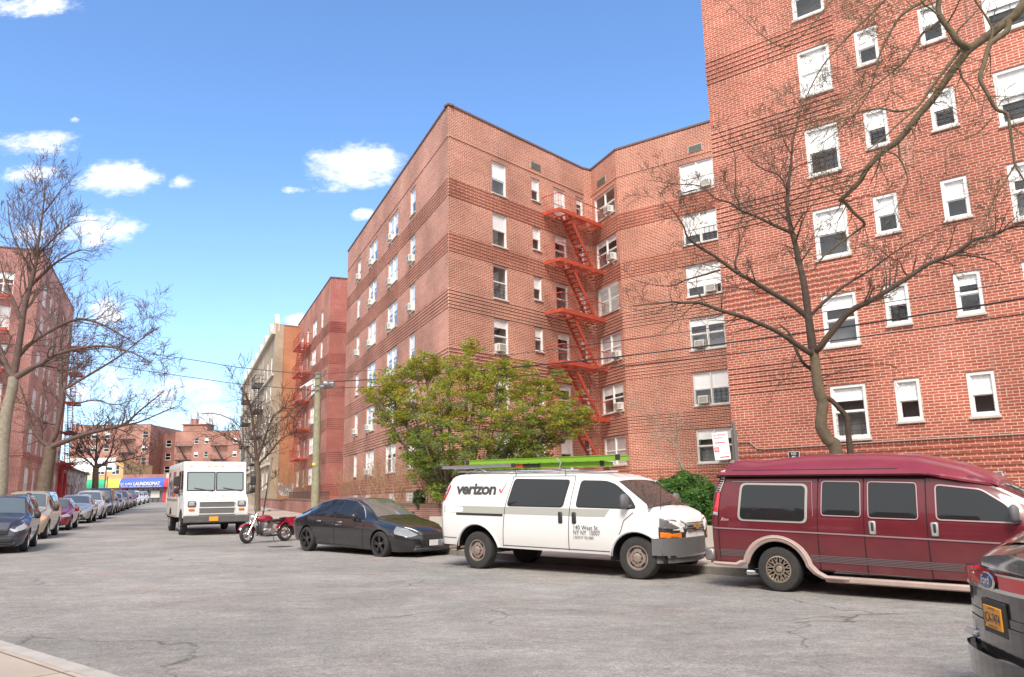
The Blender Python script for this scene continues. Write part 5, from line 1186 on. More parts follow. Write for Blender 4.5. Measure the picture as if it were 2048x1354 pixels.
for sg in (-1, 1):
    y = sg * (TWD + .006)
    mb = MB(); mb.prism([(-1.85, .66), (-1.85, 2.6), (2.55, 2.6), (2.55, .66)], y - .004 * sg, y); mb.build('side_panel', V_T2, tk)
    mb = MB(); mb.box((.35, sg * (TWD + .02), 1.32), (4.4, .03, .05)); mb.box((.35, sg * (TWD + .02), .66), (4.4, .04, .08)); mb.box((2.6, sg * (TWD + .015), 1.65), (.03, .025, 2.0)); mb.box((3.55, sg * (TWD + .015), 1.65), (.03, .025, 2.0)); mb.build('rub_rail', pm('dull_aluminium', (.42, .40, .38), .5, .5), tk)
    mb = MB(); mb.prism([(2.72, 1.45), (2.72, 2.42), (3.45, 2.42), (3.45, 1.45)], y, y + .012 * sg); mb.prism([(3.62, 1.60), (3.62, 2.42), (4.02, 2.42), (4.28, 1.60)], y, y + .012 * sg); mb.build('side_window', M_CARG, tk)
    # wheel wells
    for xc in (0, 4.0):
        mb = MB(); mb.prism([(xc + .56 * math.cos(t), .42 + .56 * math.sin(t)) for t in np.linspace(-.1, math.pi + .1, 15)], sg * (TWD - .30), sg * (TWD + .008)); mb.build('wheel_well', M_UND, tk)
        wheel(tk, xc, sg * (TWD - .10), .405, .26, sg, 'steel', rr=.22, rimmat=V_T2, detail=False)
    mb = MB(); mb.tube([(4.1, sg * TWD, 2.25), (4.35, sg * (TWD + .22), 2.2), (4.35, sg * (TWD + .22), 1.55), (4.2, sg * TWD, 1.5)], .018, 5); mb.box((4.36, sg * (TWD + .24), 2.02), (.07, .22, .36), bev=.03); mb.box((4.36, sg * (TWD + .24), 1.66), (.10, .2, .22), bev=.04); mb.build('wing_mirror', M_TRIM, tk, smooth=45)
def tface(y, z, x0=4.12, z0=2.70, x1=4.42, z1=1.55, off=.01):       # point on the sloping windscreen plane
    t = (z0 - z) / (z0 - z1); n_ = Vector((z0 - z1, 0, x1 - x0)).normalized(); return (x0 + (x1 - x0) * t + n_.x * off, y, z + n_.z * off)
for a, b in ((-1.03, -.03), (.03, 1.03)):
    mb = MB(); mb.quad(tface(a, 1.66), tface(b, 1.66), tface(b, 2.36), tface(a, 2.36)); mb.build('windscreen', M_TW, tk)
    mb = MB(); 
    for p, q in (((a, 1.66), (b, 1.66)), ((b, 1.66), (b, 2.36)), ((b, 2.36), (a, 2.36)), ((a, 2.36), (a, 1.66))): mb.tube([tface(*p), tface(*q)], .022, 4)
    mb.build('window_seal', M_TRIM, tk)
    mb = MB(); mb.tube([tface((a + b) / 2 + .45, 1.62, off=.03), tface((a + b) / 2 - .25, 1.75, off=.03)], .012, 4); mb.build('wiper', M_TRIM, tk)
mb = MB()
for y in (-.9, -.25, 0, .25, .9): mb.box((4.145, y, 2.58), (.03, .13, .045), bev=.01)
mb.build('marker_light', pm('marker_lens', (.6, .35, .15), .4), tk)
def hood(y, z, off=.01): return tface(y, z, 4.95, 1.32, 5.02, .95, off)
mb = MB(); mb.box((5.02, 0, 1.14), (.06, 1.24, .17)); mb.box((5.03, 0, .90), (.06, 1.24, .19))
mb.build('grille', pm('grey_grille_mesh', (.14, .14, .14), .6), tk); mb = MB()
for z in (1.245, 1.02, .785): mb.box((5.045, 0, z), (.06, 1.30, .035))
mb.build('grille_bar', V_T, tk)
for sg in (-1, 1):
    mb = MB(); mb.box((5.02, sg * .90, 1.16), (.06, .30, .22), bev=.05); mb.build('headlight_surround', M_GREY, tk); mb = MB(); mb.box((5.045, sg * .90, 1.16), (.05, .20, .15), bev=.05); mb.build('headlight', M_LENS, tk)
    mb = MB(); mb.box((5.03, sg * .90, .95), (.05, .22, .08), bev=.03); mb.build('indicator', M_ORG, tk)
mb = MB(); mb.box((5.10, 0, .60), (.22, 2.34, .27), bev=.03); mb.build('front_bumper', pm('worn_grey_bumper', (.10, .10, .10), .6, noise=.2), tk)
mb = MB(); mb.box((5.22, -.12, .61), (.02, .32, .16)); mb.build('number_plate', M_PLATE, tk)
mb = MB(); mb.box((1.5, 0, .50), (6.2, 1.5, .22)); mb.box((4, 0, .42), (.12, 1.9, .12)); mb.box((0, 0, .42), (.14, 1.9, .14)); mb.build('underbody', M_UND, tk)
mb = MB(); mb.box((-2.0, 0, .58), (.22, 2.2, .12)); mb.build('rear_bumper', M_TRIM, tk)
def tside(x0, z0): return lambda X, Y, Z: (x0 + X, -(TWD + .014), z0 + Z)
text('Fed', 1.42, 'lettering', pm('faded_purple_print', (.16, .14, .20), .6), tk, offset=.03, width=2.1, conform=tside(-1.55, 1.46)); text('Ex', 1.42, 'lettering', pm('orange_red_print', (.72, .09, .04), .6), tk, offset=.03, width=1.55, conform=tside(.65, 1.46))
cf = lambda X, Y, Z: (4.42 + (1.55 - (1.36 + Z * .9)) * .53 / .23 * 1.0 if False else 4.44 + (1.545 - (1.385 + Z * .55)) / .23 * .53 + .012, X - .44, 1.385 + Z * .55 + .012)
text('FedEx', .26, 'lettering', pm('faded_front_print', (.74, .60, .54), .6), tk, offset=.008, width=.95, conform=cf)

# ---- red cruiser motorcycle
PR = onground(570, 1082); PF = onground(487, 1085.5); d = PF - PR; hm_ = math.atan2(d.y, d.x)
mo = vehicle_root('motorcycle', tuple(PR), R(233), label='red cruiser motorcycle with chrome engine leaning on its stand behind the black saloon', cat='motorcycle')
mo.matrix_world = mo.matrix_world @ Matrix.Rotation(R(7), 4, 'X') @ Matrix.Scale(.92, 4)
M_MR = pm('cherry_paint', (.33, .010, .035), .18, coat=1.0); M_ENG = pm('engine_alloy', (.55, .55, .55), .3, .9); M_SEAT = pm('black_leather', (.03, .03, .032), .4)
def mwheel(x, y, r, w, rot=0):
    M = Matrix.Translation((x, y, r)) @ Matrix.Rotation(rot, 4, 'Z'); mb = MB(); h = w / 2
    mb.lathe([(r * .66, -h * .7), (r * .8, -h), (r * .95, -h * .7), (r, 0), (r * .95, h * .7), (r * .8, h), (r * .66, h * .7), (r * .66, -h * .7)], (0, 0, 0), 'y', 32); t = mb.build('wheel', M_RUB, mo, M, smooth=60)
    mb = MB(); mb.lathe([(r * .67, -h * .6), (r * .62, -h * .3), (r * .62, h * .3), (r * .67, h * .6)], (0, 0, 0), 'y', 32)
    for k in range(16): a = k * math.pi / 8; mb.tube([(.03 * math.cos(a), .02 * (-1) ** k, .03 * math.sin(a)), (r * .63 * math.cos(a + .2), 0, r * .63 * math.sin(a + .2))], .004, 3)
    mb.lathe([(.001, -.07), (.05, -.07), (.05, .07), (.001, .07)], (0, 0, 0), 'y', 14); mb.lathe([(r * .4, -.05), (r * .4, -.045), (.05, -.045)], (0, 0, 0), 'y', 24); mb.build('rim', M_CHR, t, smooth=50)
mwheel(0, 0, .31, .17); mwheel(1.62, 0, .33, .13, .18)
mb = MB()
for sg in (-1, 1): mb.tube([(1.62, sg * .10, .33), (1.24, sg * .10, 1.0)], .026, 8); mb.tube([(1.64, sg * .10, .30), (1.50, sg * .10, .55)], .038, 8)
mb.box((1.24, 0, .99), (.10, .28, .05), bev=.015); mb.tube([(1.22, -.08, 1.0), (1.10, -.20, 1.14), (.98, -.38, 1.10)], .014, 6); mb.tube([(1.22, .08, 1.0), (1.10, .20, 1.14), (.98, .38, 1.10)], .014, 6)
mb.build('front_fork', M_CHR, mo, smooth=50)
mb = MB()
for sg in (-1, 1): mb.tube([(1.0, sg * .34, 1.105), (.90, sg * .44, 1.08)], .02, 7)
mb.build('grip', M_TRIM, mo)
for sg in (-1, 1): mb = MB(); mb.tube([(1.08, sg * .2, 1.14), (1.02, sg * .32, 1.28)], .006, 4); mb.box((1.02, sg * .34, 1.30), (.03, .13, .09), bev=.02); mb.build('mirror', M_CHR, mo)
def ell(c, r, n=16, m=10):
    mb = MB(); vs = []
    for i in range(m + 1):
        ph = math.pi * i / m
        for k in range(n): t = 2 * math.pi * k / n; vs.append((c[0] + r[0] * math.cos(ph), c[1] + r[1] * math.sin(ph) * math.cos(t), c[2] + r[2] * math.sin(ph) * math.sin(t)))
    mb.add(vs, [(i * n + k, i * n + (k + 1) % n, (i + 1) * n + (k + 1) % n, (i + 1) * n + k) for i in range(m) for k in range(n)]); return mb
ell((.86, 0, .84), (.34, .16, .14)).build('fuel_tank', M_MR, mo, smooth=80)
ell((1.33, 0, .90), (.10, .11, .10)).build('headlight', M_CHR, mo, smooth=80)
mb = MB(); mb.lathe([(.095, 0), (.08, .02), (.001, .035)], (1.415, 0, .90), 'x', 18); mb.build('headlight_lens', M_LENS, mo, smooth=60)
for sg in (-1, 1): o = ell((1.27, sg * .20, .86), (.035, .04, .035), 10, 6).build('indicator', M_ORG, mo, smooth=80)
def fender(name, cx, cz, r, w, a0, a1, mat_):
    mb = MB(); n = 14; m = 6; vs = []
    for i in range(n + 1):
        a = a0 + (a1 - a0) * i / n
        for j in range(m + 1): f = -1 + 2 * j / m; rr_ = r - .05 * abs(f) ** 2.5; vs.append((cx + rr_ * math.cos(a), f * w, cz + rr_ * math.sin(a)))
    mb.add(vs, [(i * (m + 1) + j, (i + 1) * (m + 1) + j, (i + 1) * (m + 1) + j + 1, i * (m + 1) + j + 1) for i in range(n) for j in range(m)]); return mb.build(name, mat_, mo, smooth=70)
fender('front_fender', 1.62, .33, .385, .085, R(25), R(165), M_MR); fender('rear_fender', 0, .33, .40, .12, R(20), R(200), M_MR)
mb = MB(); mb.prism([(.05, .68), (.10, .84), (-.30, .86), (-.42, .80), (-.40, .56), (-.05, .52)], -.30, -.16); mb.prism([(.05, .68), (.10, .84), (-.30, .86), (-.42, .80), (-.40, .56), (-.05, .52)], .16, .30); o = mb.build('saddlebag', M_MR, mo); bevel_obj(o, .03)
ell((.40, 0, .76), (.30, .17, .06)).build('seat', M_SEAT, mo, smooth=80); ell((.02, 0, .83), (.20, .13, .05)).build('pillion_seat', M_SEAT, mo, smooth=80)
mb = MB(); mb.box((.78, 0, .38), (.42, .28, .26), bev=.06)
for an_, cx in ((R(22), .92), (R(-22), .70)):
    for k in range(8): mb.box((cx - math.sin(-an_) * (.06 + k * .03) * 1, 0, .50 + k * .030), (.17, .19, .016), rot=Matrix.Rotation(an_, 3, 'Y'))
mb.lathe([(.001, -.19), (.11, -.19), (.12, -.16), (.12, .16), (.11, .19), (.001, .19)], (.66, 0, .38), 'y', 20); mb.lathe([(.001, -.17), (.09, -.17), (.09, .17), (.001, .17)], (.93, 0, .36), 'y', 20); mb.build('engine', M_ENG, mo, smooth=40)
mb = MB()
mb.tube([(.95, -.14, .55), (1.08, -.17, .42), (1.0, -.19, .26), (.6, -.20, .23), (.1, -.21, .26), (-.42, -.22, .28)], [.022, .022, .024, .03, .045, .05], 8); mb.tube([(.70, -.15, .58), (.62, -.19, .42), (.3, -.22, .36), (-.40, -.23, .38)], [.022, .022, .04, .045], 8); mb.build('exhaust_pipe', M_CHR, mo, smooth=60)
mb = MB(); mb.tube([(1.22, 0, .95), (1.10, 0, .55), (1.0, 0, .26), (.5, 0, .22), (.2, 0, .30), (.15, 0, .62), (.9, 0, .74), (1.2, 0, .93)], .022, 6); mb.box((1.12, 0, .45), (.06, .22, .32), bev=.01); mb.tube([(.60, .12, .24), (.70, .30, .02)], .012, 5); mb.box((.95, -.28, .28), (.16, .12, .02)); mb.box((.95, .28, .28), (.16, .12, .02)); mb.build('frame', M_TRIM, mo, smooth=50)

# ---- dark grey crossover at the bottom right, seen from its rear corner
V_F = pm('graphite_paint', (.05, .049, .048), .2, .3, coat=1.0, noise=.05)
hq = R(-11); fwd = Vector((math.cos(hq), math.sin(hq), 0)); lf = Vector((-math.sin(hq), math.cos(hq), 0))
cc = atd(2022, 1236, 5.85)                 # centre of the number plate
fz = cc.z - .60
P = Vector((cc.x, cc.y, 0)) + fwd * .96
fo_ = empty('crossover_car', (P.x, P.y, fz), rot=Matrix.Rotation(hq, 3, 'Z'), label='dark grey crossover with orange number plate, cut off by the bottom right edge', cat='car')
sf = Shell(-.94, 3.55, [(-.94, .70), (-.93, .86), (-.90, .96), (-.80, 1.03), (-.55, 1.17), (-.1, 1.33), (.6, 1.42), (1.6, 1.42), (2.2, 1.33), (2.9, .98), (3.3, .86), (3.5, .70), (3.55, .55)],
           [(-.94, .62), (-.88, .84), (-.5, .93), (2.8, .88), (3.55, .5)], [(-.94, .20), (3.55, .2)],
           [(-.94, .66), (-.90, .78), (-.78, .86), (-.5, .90), (2.6, .90), (3.2, .82), (3.55, .5)], [(-.94, .60), (-.88, .70), (-.6, .68), (0, .62), (1.8, .60), (2.7, .7), (3.55, .4)], [(0, .33, .40), (2.65, .33, .40)], tuck=.07, r=.07, crown=.045)
sf.build('body', V_F, fo_); sf.under(fo_)
# rear face: curved panels wrapped over the flat end
def rear(mb, y0, y1, z0, z1, bulge=.10, off=0.0, mi=0, ny=14, nz=4, z0b=None, z1b=None):
    for i in range(ny):
        for j in range(nz):
            q = []
            for a, b in ((i, j), (i + 1, j), (i + 1, j + 1), (i, j + 1)):
                y = y0 + (y1 - y0) * a / ny; ay = min(abs(y) / .86, 1.0); zz = (z0 + (z1 - z0) * b / nz) + ((z0b or 0) * ay); x = -.94 - bulge * (1 - ay ** 2.4) + (.16 * max(ay - .82, 0) / .18) - off; q.append((x, y, zz))
            mb.add(q, [(0, 1, 2, 3)], mi)
mb = MB(); rear(mb, -.86, .86, .34, .56, .13); rear(mb, -.86, .86, .56, .62, .12); mb.build('tailgate', V_F, fo_, smooth=50)
mb = MB(); rear(mb, -.88, .88, .18, .36, .20, .02); rear(mb, -.88, .88, .36, .365, .16, 0); mb.build('rear_bumper', V_F, fo_, smooth=50)
mb = MB(); rear(mb, -.86, .86, .56, .80, .11, .002); mb.build('tailgate_panel', V_F, fo_, smooth=50)
mb = MB(); rear(mb, -.80, -.16, .81, .90, .12, .012); mb.build('tail_light', M_REDL, fo_, smooth=50)
mb = MB(); rear(mb, .16, .84, .81, .90, .12, .012); mb.build('tail_light', M_REDL, fo_, smooth=50)
mb = MB(); rear(mb, -.84, .84, .785, .81, .12, .012); rear(mb, -.84, .84, .90, .915, .12, .010); mb.build('light_bar_trim', M_CHR, fo_, smooth=50)
mb = MB(); mb.lathe([(.001, 0), (.085, 0), (.10, .01)], (0, 0, 0), 'x', 28)
M90 = Matrix.Translation((-1.092, 0, .855)) @ Matrix.Diagonal((1, 1.35, .62, 1)); mb.build('badge_rim', M_CHR, fo_, M90)
mb = MB(); mb.lathe([(.001, -.004), (.082, -.004)], (0, 0, 0), 'x', 28); mb.build('badge', pm('badge_blue', (.015, .03, .16), .3, coat=1), fo_, M90)
RV = Matrix.Rotation(R(-90), 4, 'Z')
text('Ford', .085, 'lettering', M_BLIND, fo_, Matrix.Translation((-1.100, .078, .835)) @ RV, shear=.3, width=.155)
plate = MB(); plate.box((0, 0, 0), (.315, .012, .155), bev=.006); PM = Matrix.Translation((-1.075, 0, .60)) @ RV
pl = plate.build('number_plate', M_PLATE, fo_, PM)
text('JCA-7474', .095, 'lettering', M_NAVY, pl, Matrix.Translation((-.138, -.008, -.035)), width=.276, offset=.001)
text('NEW YORK', .028, 'lettering', M_NAVY, pl, Matrix.Translation((-.06, -.008, .052)), width=.12); text('EMPIRE STATE', .024, 'lettering', M_NAVY, pl, Matrix.Translation((-.075, -.008, -.068)), width=.15)
mb = MB(); mb.box((-1.06, 0, .60), (.02, .42, .24), bev=.02); mb.build('plate_recess', M_TRIM, fo_)
for sg in (-1, 1): mb = MB(); mb.box((-1.045, sg * .56, .42), (.04, .22, .05), bev=.015); mb.build('reflector', M_LENS, fo_)
ws = MB(); sf.over(ws, -.76, -.12, .90, .86, off=.012); ws.build('rear_window', M_CARG, fo_, recalc=False)
mb = MB(); mb.tube([(-.62, .02, 1.17), (-.40, .30, 1.27)], .016, 6); mb.box((-.66, 0, 1.15), (.10, .07, .05), bev=.015); mb.build('wiper', M_TRIM, fo_)
mb = MB(); mb.box((.02, 0, 1.41), (.30, 1.18, .025), bev=.01); mb.build('spoiler', V_F, fo_)
for sg in (-1, 1):
    g_ = MB()
    for p in ([(-.42, 1.16), (-.2, .98), (.45, .97), (.5, 1.33), (.05, 1.31)], [(.58, 1.34), (.54, .96), (1.40, .94), (1.44, 1.36)], [(1.52, 1.36), (1.48, .94), (2.55, .93), (2.15, 1.27)]): g_ = MB(); sf.patch(g_, rpoly(p, .03), sg, .008); g_.build('side_window', M_CARG, fo_, recalc=False)
    mirror_part(fo_, 2.2, sg * .88, 1.0, sg, V_F, .9)
    for xw in (0, 2.65): wheel(fo_, xw, sg * .79, .33, .22, sg, 'alloy', rr=.235)
    mb = MB(); mb.tube([(.0, sg * .56, 1.44), (.6, sg * .57, 1.475), (1.5, sg * .56, 1.46)], .015, 6); mb.build('roof_rail', M_ALU, fo_)

# ---- the row parked along the left kerb
def generic_car(kind, label, px, py, paint, n=None, lens=M_LENS, grille=True, detail=True, sc=1.0):
    P = onground(px, py); h = R(-67.05 + (3.2 if px < 60 else 0)); lf = Vector((-math.sin(h), math.cos(h), 0)); fw = Vector((math.cos(h), math.sin(h), 0))
    suv = kind == 'suv'; wb = 2.65; base = P - lf * (.86 * sc) - fw * wb * sc
    o = vehicle_root('parked_car', (base.x, base.y, gz(base.x, base.y)), h, label=label, cat='car', group='cars parked along the left kerb')
    o.matrix_world = o.matrix_world @ Matrix.Scale(sc, 4)
    if suv: top = [(-.92, .95), (-.86, 1.25), (-.66, 1.60), (-.4, 1.68), (1.1, 1.70), (1.55, 1.62), (2.30, 1.14), (2.5, 1.07), (3.1, 1.0), (3.4, .88), (3.50, .70)]; bz = 1.04
    elif kind == 'van': top = [(-.92, 1.1), (-.88, 1.6), (-.7, 1.78), (1.5, 1.80), (1.9, 1.66), (2.6, 1.14), (2.8, 1.05), (3.3, .95), (3.5, .75)]; bz = 1.05
    else: top = [(-1.0, .85), (-.95, .98), (-.5, 1.05), (.2, 1.36), (.7, 1.46), (1.3, 1.45), (1.7, 1.36), (2.3, 1.0), (2.5, .95), (3.1, .85), (3.4, .74), (3.50, .58)]; bz = .92
    x0 = top[0][0]
    s = Shell(x0, 3.5, top, [(x0, bz - .12), (0, bz), (2.4, bz - .05), (3.5, .55)], [(x0, .28), (3.5, .24)], [(x0, .68), (x0 + .1, .82), (x0 + .4, .89), (2.8, .90), (3.2, .83), (3.42, .68), (3.5, .5)], [(x0, .6), (x0 + .3, .68), (.3, .64), (1.4, .62), (2.4, .74), (3.1, .66), (3.5, .4)], [(0, .34, .39), (wb, .34, .39)], tuck=.07, r=.07, step=.09)
    s.build('body', paint, o); s.under(o); T = lambda x: s.top(x) - .11
    for sg in (-1, 1):
        g_ = MB(); zt = lambda x: T(x) - (.02)
        for a, b in ((x0 + .38, .38), (.46, 1.22), (1.30, 2.12)):
            a2 = max(a, -.5 if suv or kind == 'van' else -.1); g_ = MB(); s.patch(g_, rpoly([(a2, zt(a2)), (a2 + .02, bz + .03), (b, bz + .01), (b - (.35 if b > 2 else 0), zt(b - (.35 if b > 2 else 0)))], .04), sg, .009); g_.build('side_window', M_CARG, o, recalc=False)
        hl = MB(); s.patch(hl, rpoly([(3.02, .88 if bz > 1 else .78), (3.05, .74 if bz > 1 else .64), (3.46, .62), (3.46, .72 if bz > 1 else .66)], .03), sg, .012); hl.build('headlight', lens, o, recalc=False)
        mirror_part(o, 2.02, sg * .88, bz + .04, sg, M_TRIM if kind == 'suv' else paint, .9)
        if detail:
            sm2 = MB()
            for pts in ([(.42, bz), (.38, .4)], [(1.26, bz), (1.24, .3)], [(2.2, bz - .03), (2.15, .3)]): s.strip(sm2, pts, .012, sg, .004)
            sm2.build('door_seam', M_UND, o, recalc=False)
        for xw in (0, wb): wheel(o, xw, sg * .78, .34, .22, sg, 'alloy', rr=.225, detail=False)
        if suv: MB().tube([(-.4, sg * .56, 1.70), (0, sg * .57, 1.755), (1.1, sg * .57, 1.75), (1.4, sg * .56, 1.69)], .018, 5).build('roof_rail', M_GREY, o)
    xa, xb = (1.60, 2.32) if suv else ((1.9, 2.6) if kind == 'van' else (1.68, 2.28))
    w = MB(); s.over(w, xa, xb, .92, .98); w.build('windscreen', pm('row_windscreen', (.10, .12, .12), .05, coat=1, spec=.8), o, recalc=False)
    mb = MB(); mb.box((3.49, 0, .62), (.06, .86, .16), bev=.03); mb.box((3.50, 0, .40), (.07, 1.1, .14), bev=.03); mb.build('grille', M_TRIM, o)
    MB().box((3.55, 0, .50), (.02, .32, .14)).build('number_plate', M_PLATE, o)
    mb = MB(); mb.box((3.42, 0, .28), (.16, 1.3, .10), bev=.03); mb.build('lower_bumper', M_TRIM, o)
    return o
cp_ = lambda n_, c, r=.25, m=.2: pm(n_, c, r, m, coat=1.0)
tint = lambda c, n_: pm(n_, c, .25, .2, coat=1.0, noise=.03)
row = [('suv', 'dark blue grey crossover, nearest of the left row and cut by the left edge', 53, 1103, tint((.05, .055, .08), 'blue_grey_paint'), .96),
       ('suv', 'champagne gold SUV with amber headlights in the left row', 93, 1077, tint((.50, .42, .31), 'champagne_paint'), 1.04),
       ('sedan', 'dark red car behind the champagne SUV in the left row', 140, 1060, tint((.28, .02, .04), 'wine_paint'), 1.0),
       ('sedan', 'long silver saloon behind the dark red car', 181, 1046, tint((.42, .43, .44), 'silver_paint'), 1.1),
       ('suv', 'white and grey jeep-like SUV, fifth in the left row', 204, 1038.5, tint((.62, .62, .60), 'stone_paint'), 1.1),
       ('van', 'dark blue minivan with white screen, sixth in the left row', 223, 1031, tint((.05, .06, .12), 'midnight_paint'), 1.15),
       ('sedan', 'small burgundy car, seventh in the left row', 234, 1026.5, tint((.25, .03, .06), 'burgundy_paint'), 1.1),
       ('sedan', 'pale silver saloon, eighth in the left row', 245, 1022.5, tint((.50, .50, .50), 'pale_silver_paint'), 1.2),
       ('suv', 'dark grey SUV, ninth in the left row', 255, 1019, tint((.08, .08, .09), 'slate_paint'), 1.15),
       ('sedan', 'dark maroon car, tenth in the left row', 262, 1016, tint((.18, .03, .04), 'oxblood_paint'), 1.2),
       ('suv', 'black SUV, eleventh in the left row', 270, 1013.3, tint((.03, .03, .035), 'black_paint'), 1.2),
       ('van', 'white van, twelfth in the left row', 279, 1010.5, tint((.78, .78, .78), 'white_paint'), 1.15),
       ('sedan', 'white saloon, thirteenth in the left row', 288, 1008.3, tint((.74, .74, .74), 'chalk_paint'), 1.25),
       ('suv', 'silver SUV at the far end of the left row', 296, 1006.2, tint((.55, .55, .56), 'light_silver_paint'), 1.2)]
for i, (k, lb, px, py, pt, sc) in enumerate(row): generic_car(k, lb, px, py, pt, sc=sc, detail=i < 5, lens=pm('amber_headlamp', (.75, .45, .25), .2, coat=1) if i == 1 else M_LENS)

# ================================================================== trees and plants
def bark(name, c1, c2, moss=None):
    if name in MATS: return MATS[name]
    m = pm(name, c1, .9, noise=.3, nscale=7, bump=.6, bscale=24); return m
BK1 = bark('warm_grey_bark', (.15, .115, .075), None); BK2 = bark('brown_bark', (.15, .115, .085), None); BK3 = bark('pale_bark', (.27, .24, .19), None); BKT = bark('dark_twig', (.10, .065, .05), None); BKP = bark('purplish_twig', (.13, .085, .075), None)
def limb_pts(pts, Y, Y1=None):
    Y1 = Y if Y1 is None else Y1; n = len(pts); return [atd(p[0], p[1], Y + (Y1 - Y) * i / max(n - 1, 1)) for i, p in enumerate(pts)]
def rvec(rnd, s=1.0): return Vector((rnd.gauss(0, s), rnd.gauss(0, s), rnd.gauss(0, s)))
def grow(mb, rnd, p, d, L_, r, depth, mi=0, up=.12, spread=.75, rmin=.0035, kids=(2, 4), wig=.16):
    n = max(2, int(L_ / max(.12, L_ / 5))); pts = [p.copy()]; rad = [r]; dd = d.normalized()
    for i in range(n):
        dd = (dd + rvec(rnd, wig) + Vector((0, 0, up * .25))).normalized(); pts.append(pts[-1] + dd * (L_ / n)); rad.append(max(r * (1 - .72 * (i + 1) / n), rmin))
    mb.tube(pts, rad, 5 if r > .02 else 3, mi, cap=False)
    if depth > 0:
        for k in range(rnd.randint(*kids)):
            t = rnd.uniform(.25, 1.0); i = min(int(t * n), n - 1); q = pts[i].lerp(pts[i + 1], t * n - i); base = (pts[i + 1] - pts[i]).normalized()
            a = base.cross(rvec(rnd)).normalized(); nd = (base * math.cos(spread) + a * math.sin(spread) * rnd.uniform(.7, 1.2) + Vector((0, 0, up))).normalized()
            grow(mb, rnd, q, nd, L_ * rnd.uniform(.45, .75), max(rad[i] * .55, rmin), depth - 1, mi, up, spread, rmin, kids, wig)
def limbs(mb, rnd, pts, r0, r1, twigs=10, tl=1.0, depth=2, mi=0, start=.15, up=.12, rmin=.0035, spread=.8, n=8):
    m = len(pts); rad = [r0 + (r1 - r0) * (i / (m - 1)) for i in range(m)]
    # smooth a little
    P = []; RR = []
    for i in range(m - 1):
        for k in range(3): 
            t = k / 3; a = pts[max(i - 1, 0)]; b = pts[i]; c = pts[i + 1]; d = pts[min(i + 2, m - 1)]
            P.append(.5 * ((2 * b) + (c - a) * t + (2 * a - 5 * b + 4 * c - d) * t * t + (3 * b - a - 3 * c + d) * t ** 3)); RR.append((rad[i] + (rad[i + 1] - rad[i]) * t) * rnd.uniform(.95, 1.07))
    P.append(pts[-1]); RR.append(rad[-1]); mb.tube(P, RR, n, 0, cap=True)
    for k in range(twigs):
        t = start + (1 - start) * (k + rnd.random()) / max(twigs, 1); f = min(t, .999) * (len(P) - 1); i = int(f); q = P[i].lerp(P[i + 1], f - i); base = (P[i + 1] - P[i]).normalized()
        a = base.cross(rvec(rnd)).normalized(); nd = (base * .7 + a * spread + Vector((0, 0, up))).normalized()
        grow(mb, rnd, q, nd, tl * rnd.uniform(.5, 1.15) * (1 - .3 * t), max(RR[i] * .38, rmin * 1.4), depth, mi, up, rmin=rmin)
    return P
def tree(name, label, base, trunk, tr0, tr1, crown, bkm, twm, seed=1, group=None, trunk_tw=0, **kw):
    rnd = random.Random(seed); root = empty(name, base, label=label, cat='tree', group=group); M = Matrix.Translation(-Vector(base))
    mb = MB(); pts = [Vector(base) + Vector((0, 0, -.15))] + trunk; m = len(pts)
    limbs(mb, rnd, pts, tr0, tr1, 0, n=12); mb.build('trunk', bkm, root, M, smooth=60)
    cb = MB()
    for c in crown:
        limbs(cb, rnd, c['p'], c['r'][0], c['r'][1], c.get('t', 10), c.get('l', 1.0), c.get('d', 2), 0, c.get('s', .15), c.get('u', .12), c.get('m', kw.get('rmin', .0035)), n=7)
    cb.build('branches', twm, root, M, smooth=60, recalc=False); return root
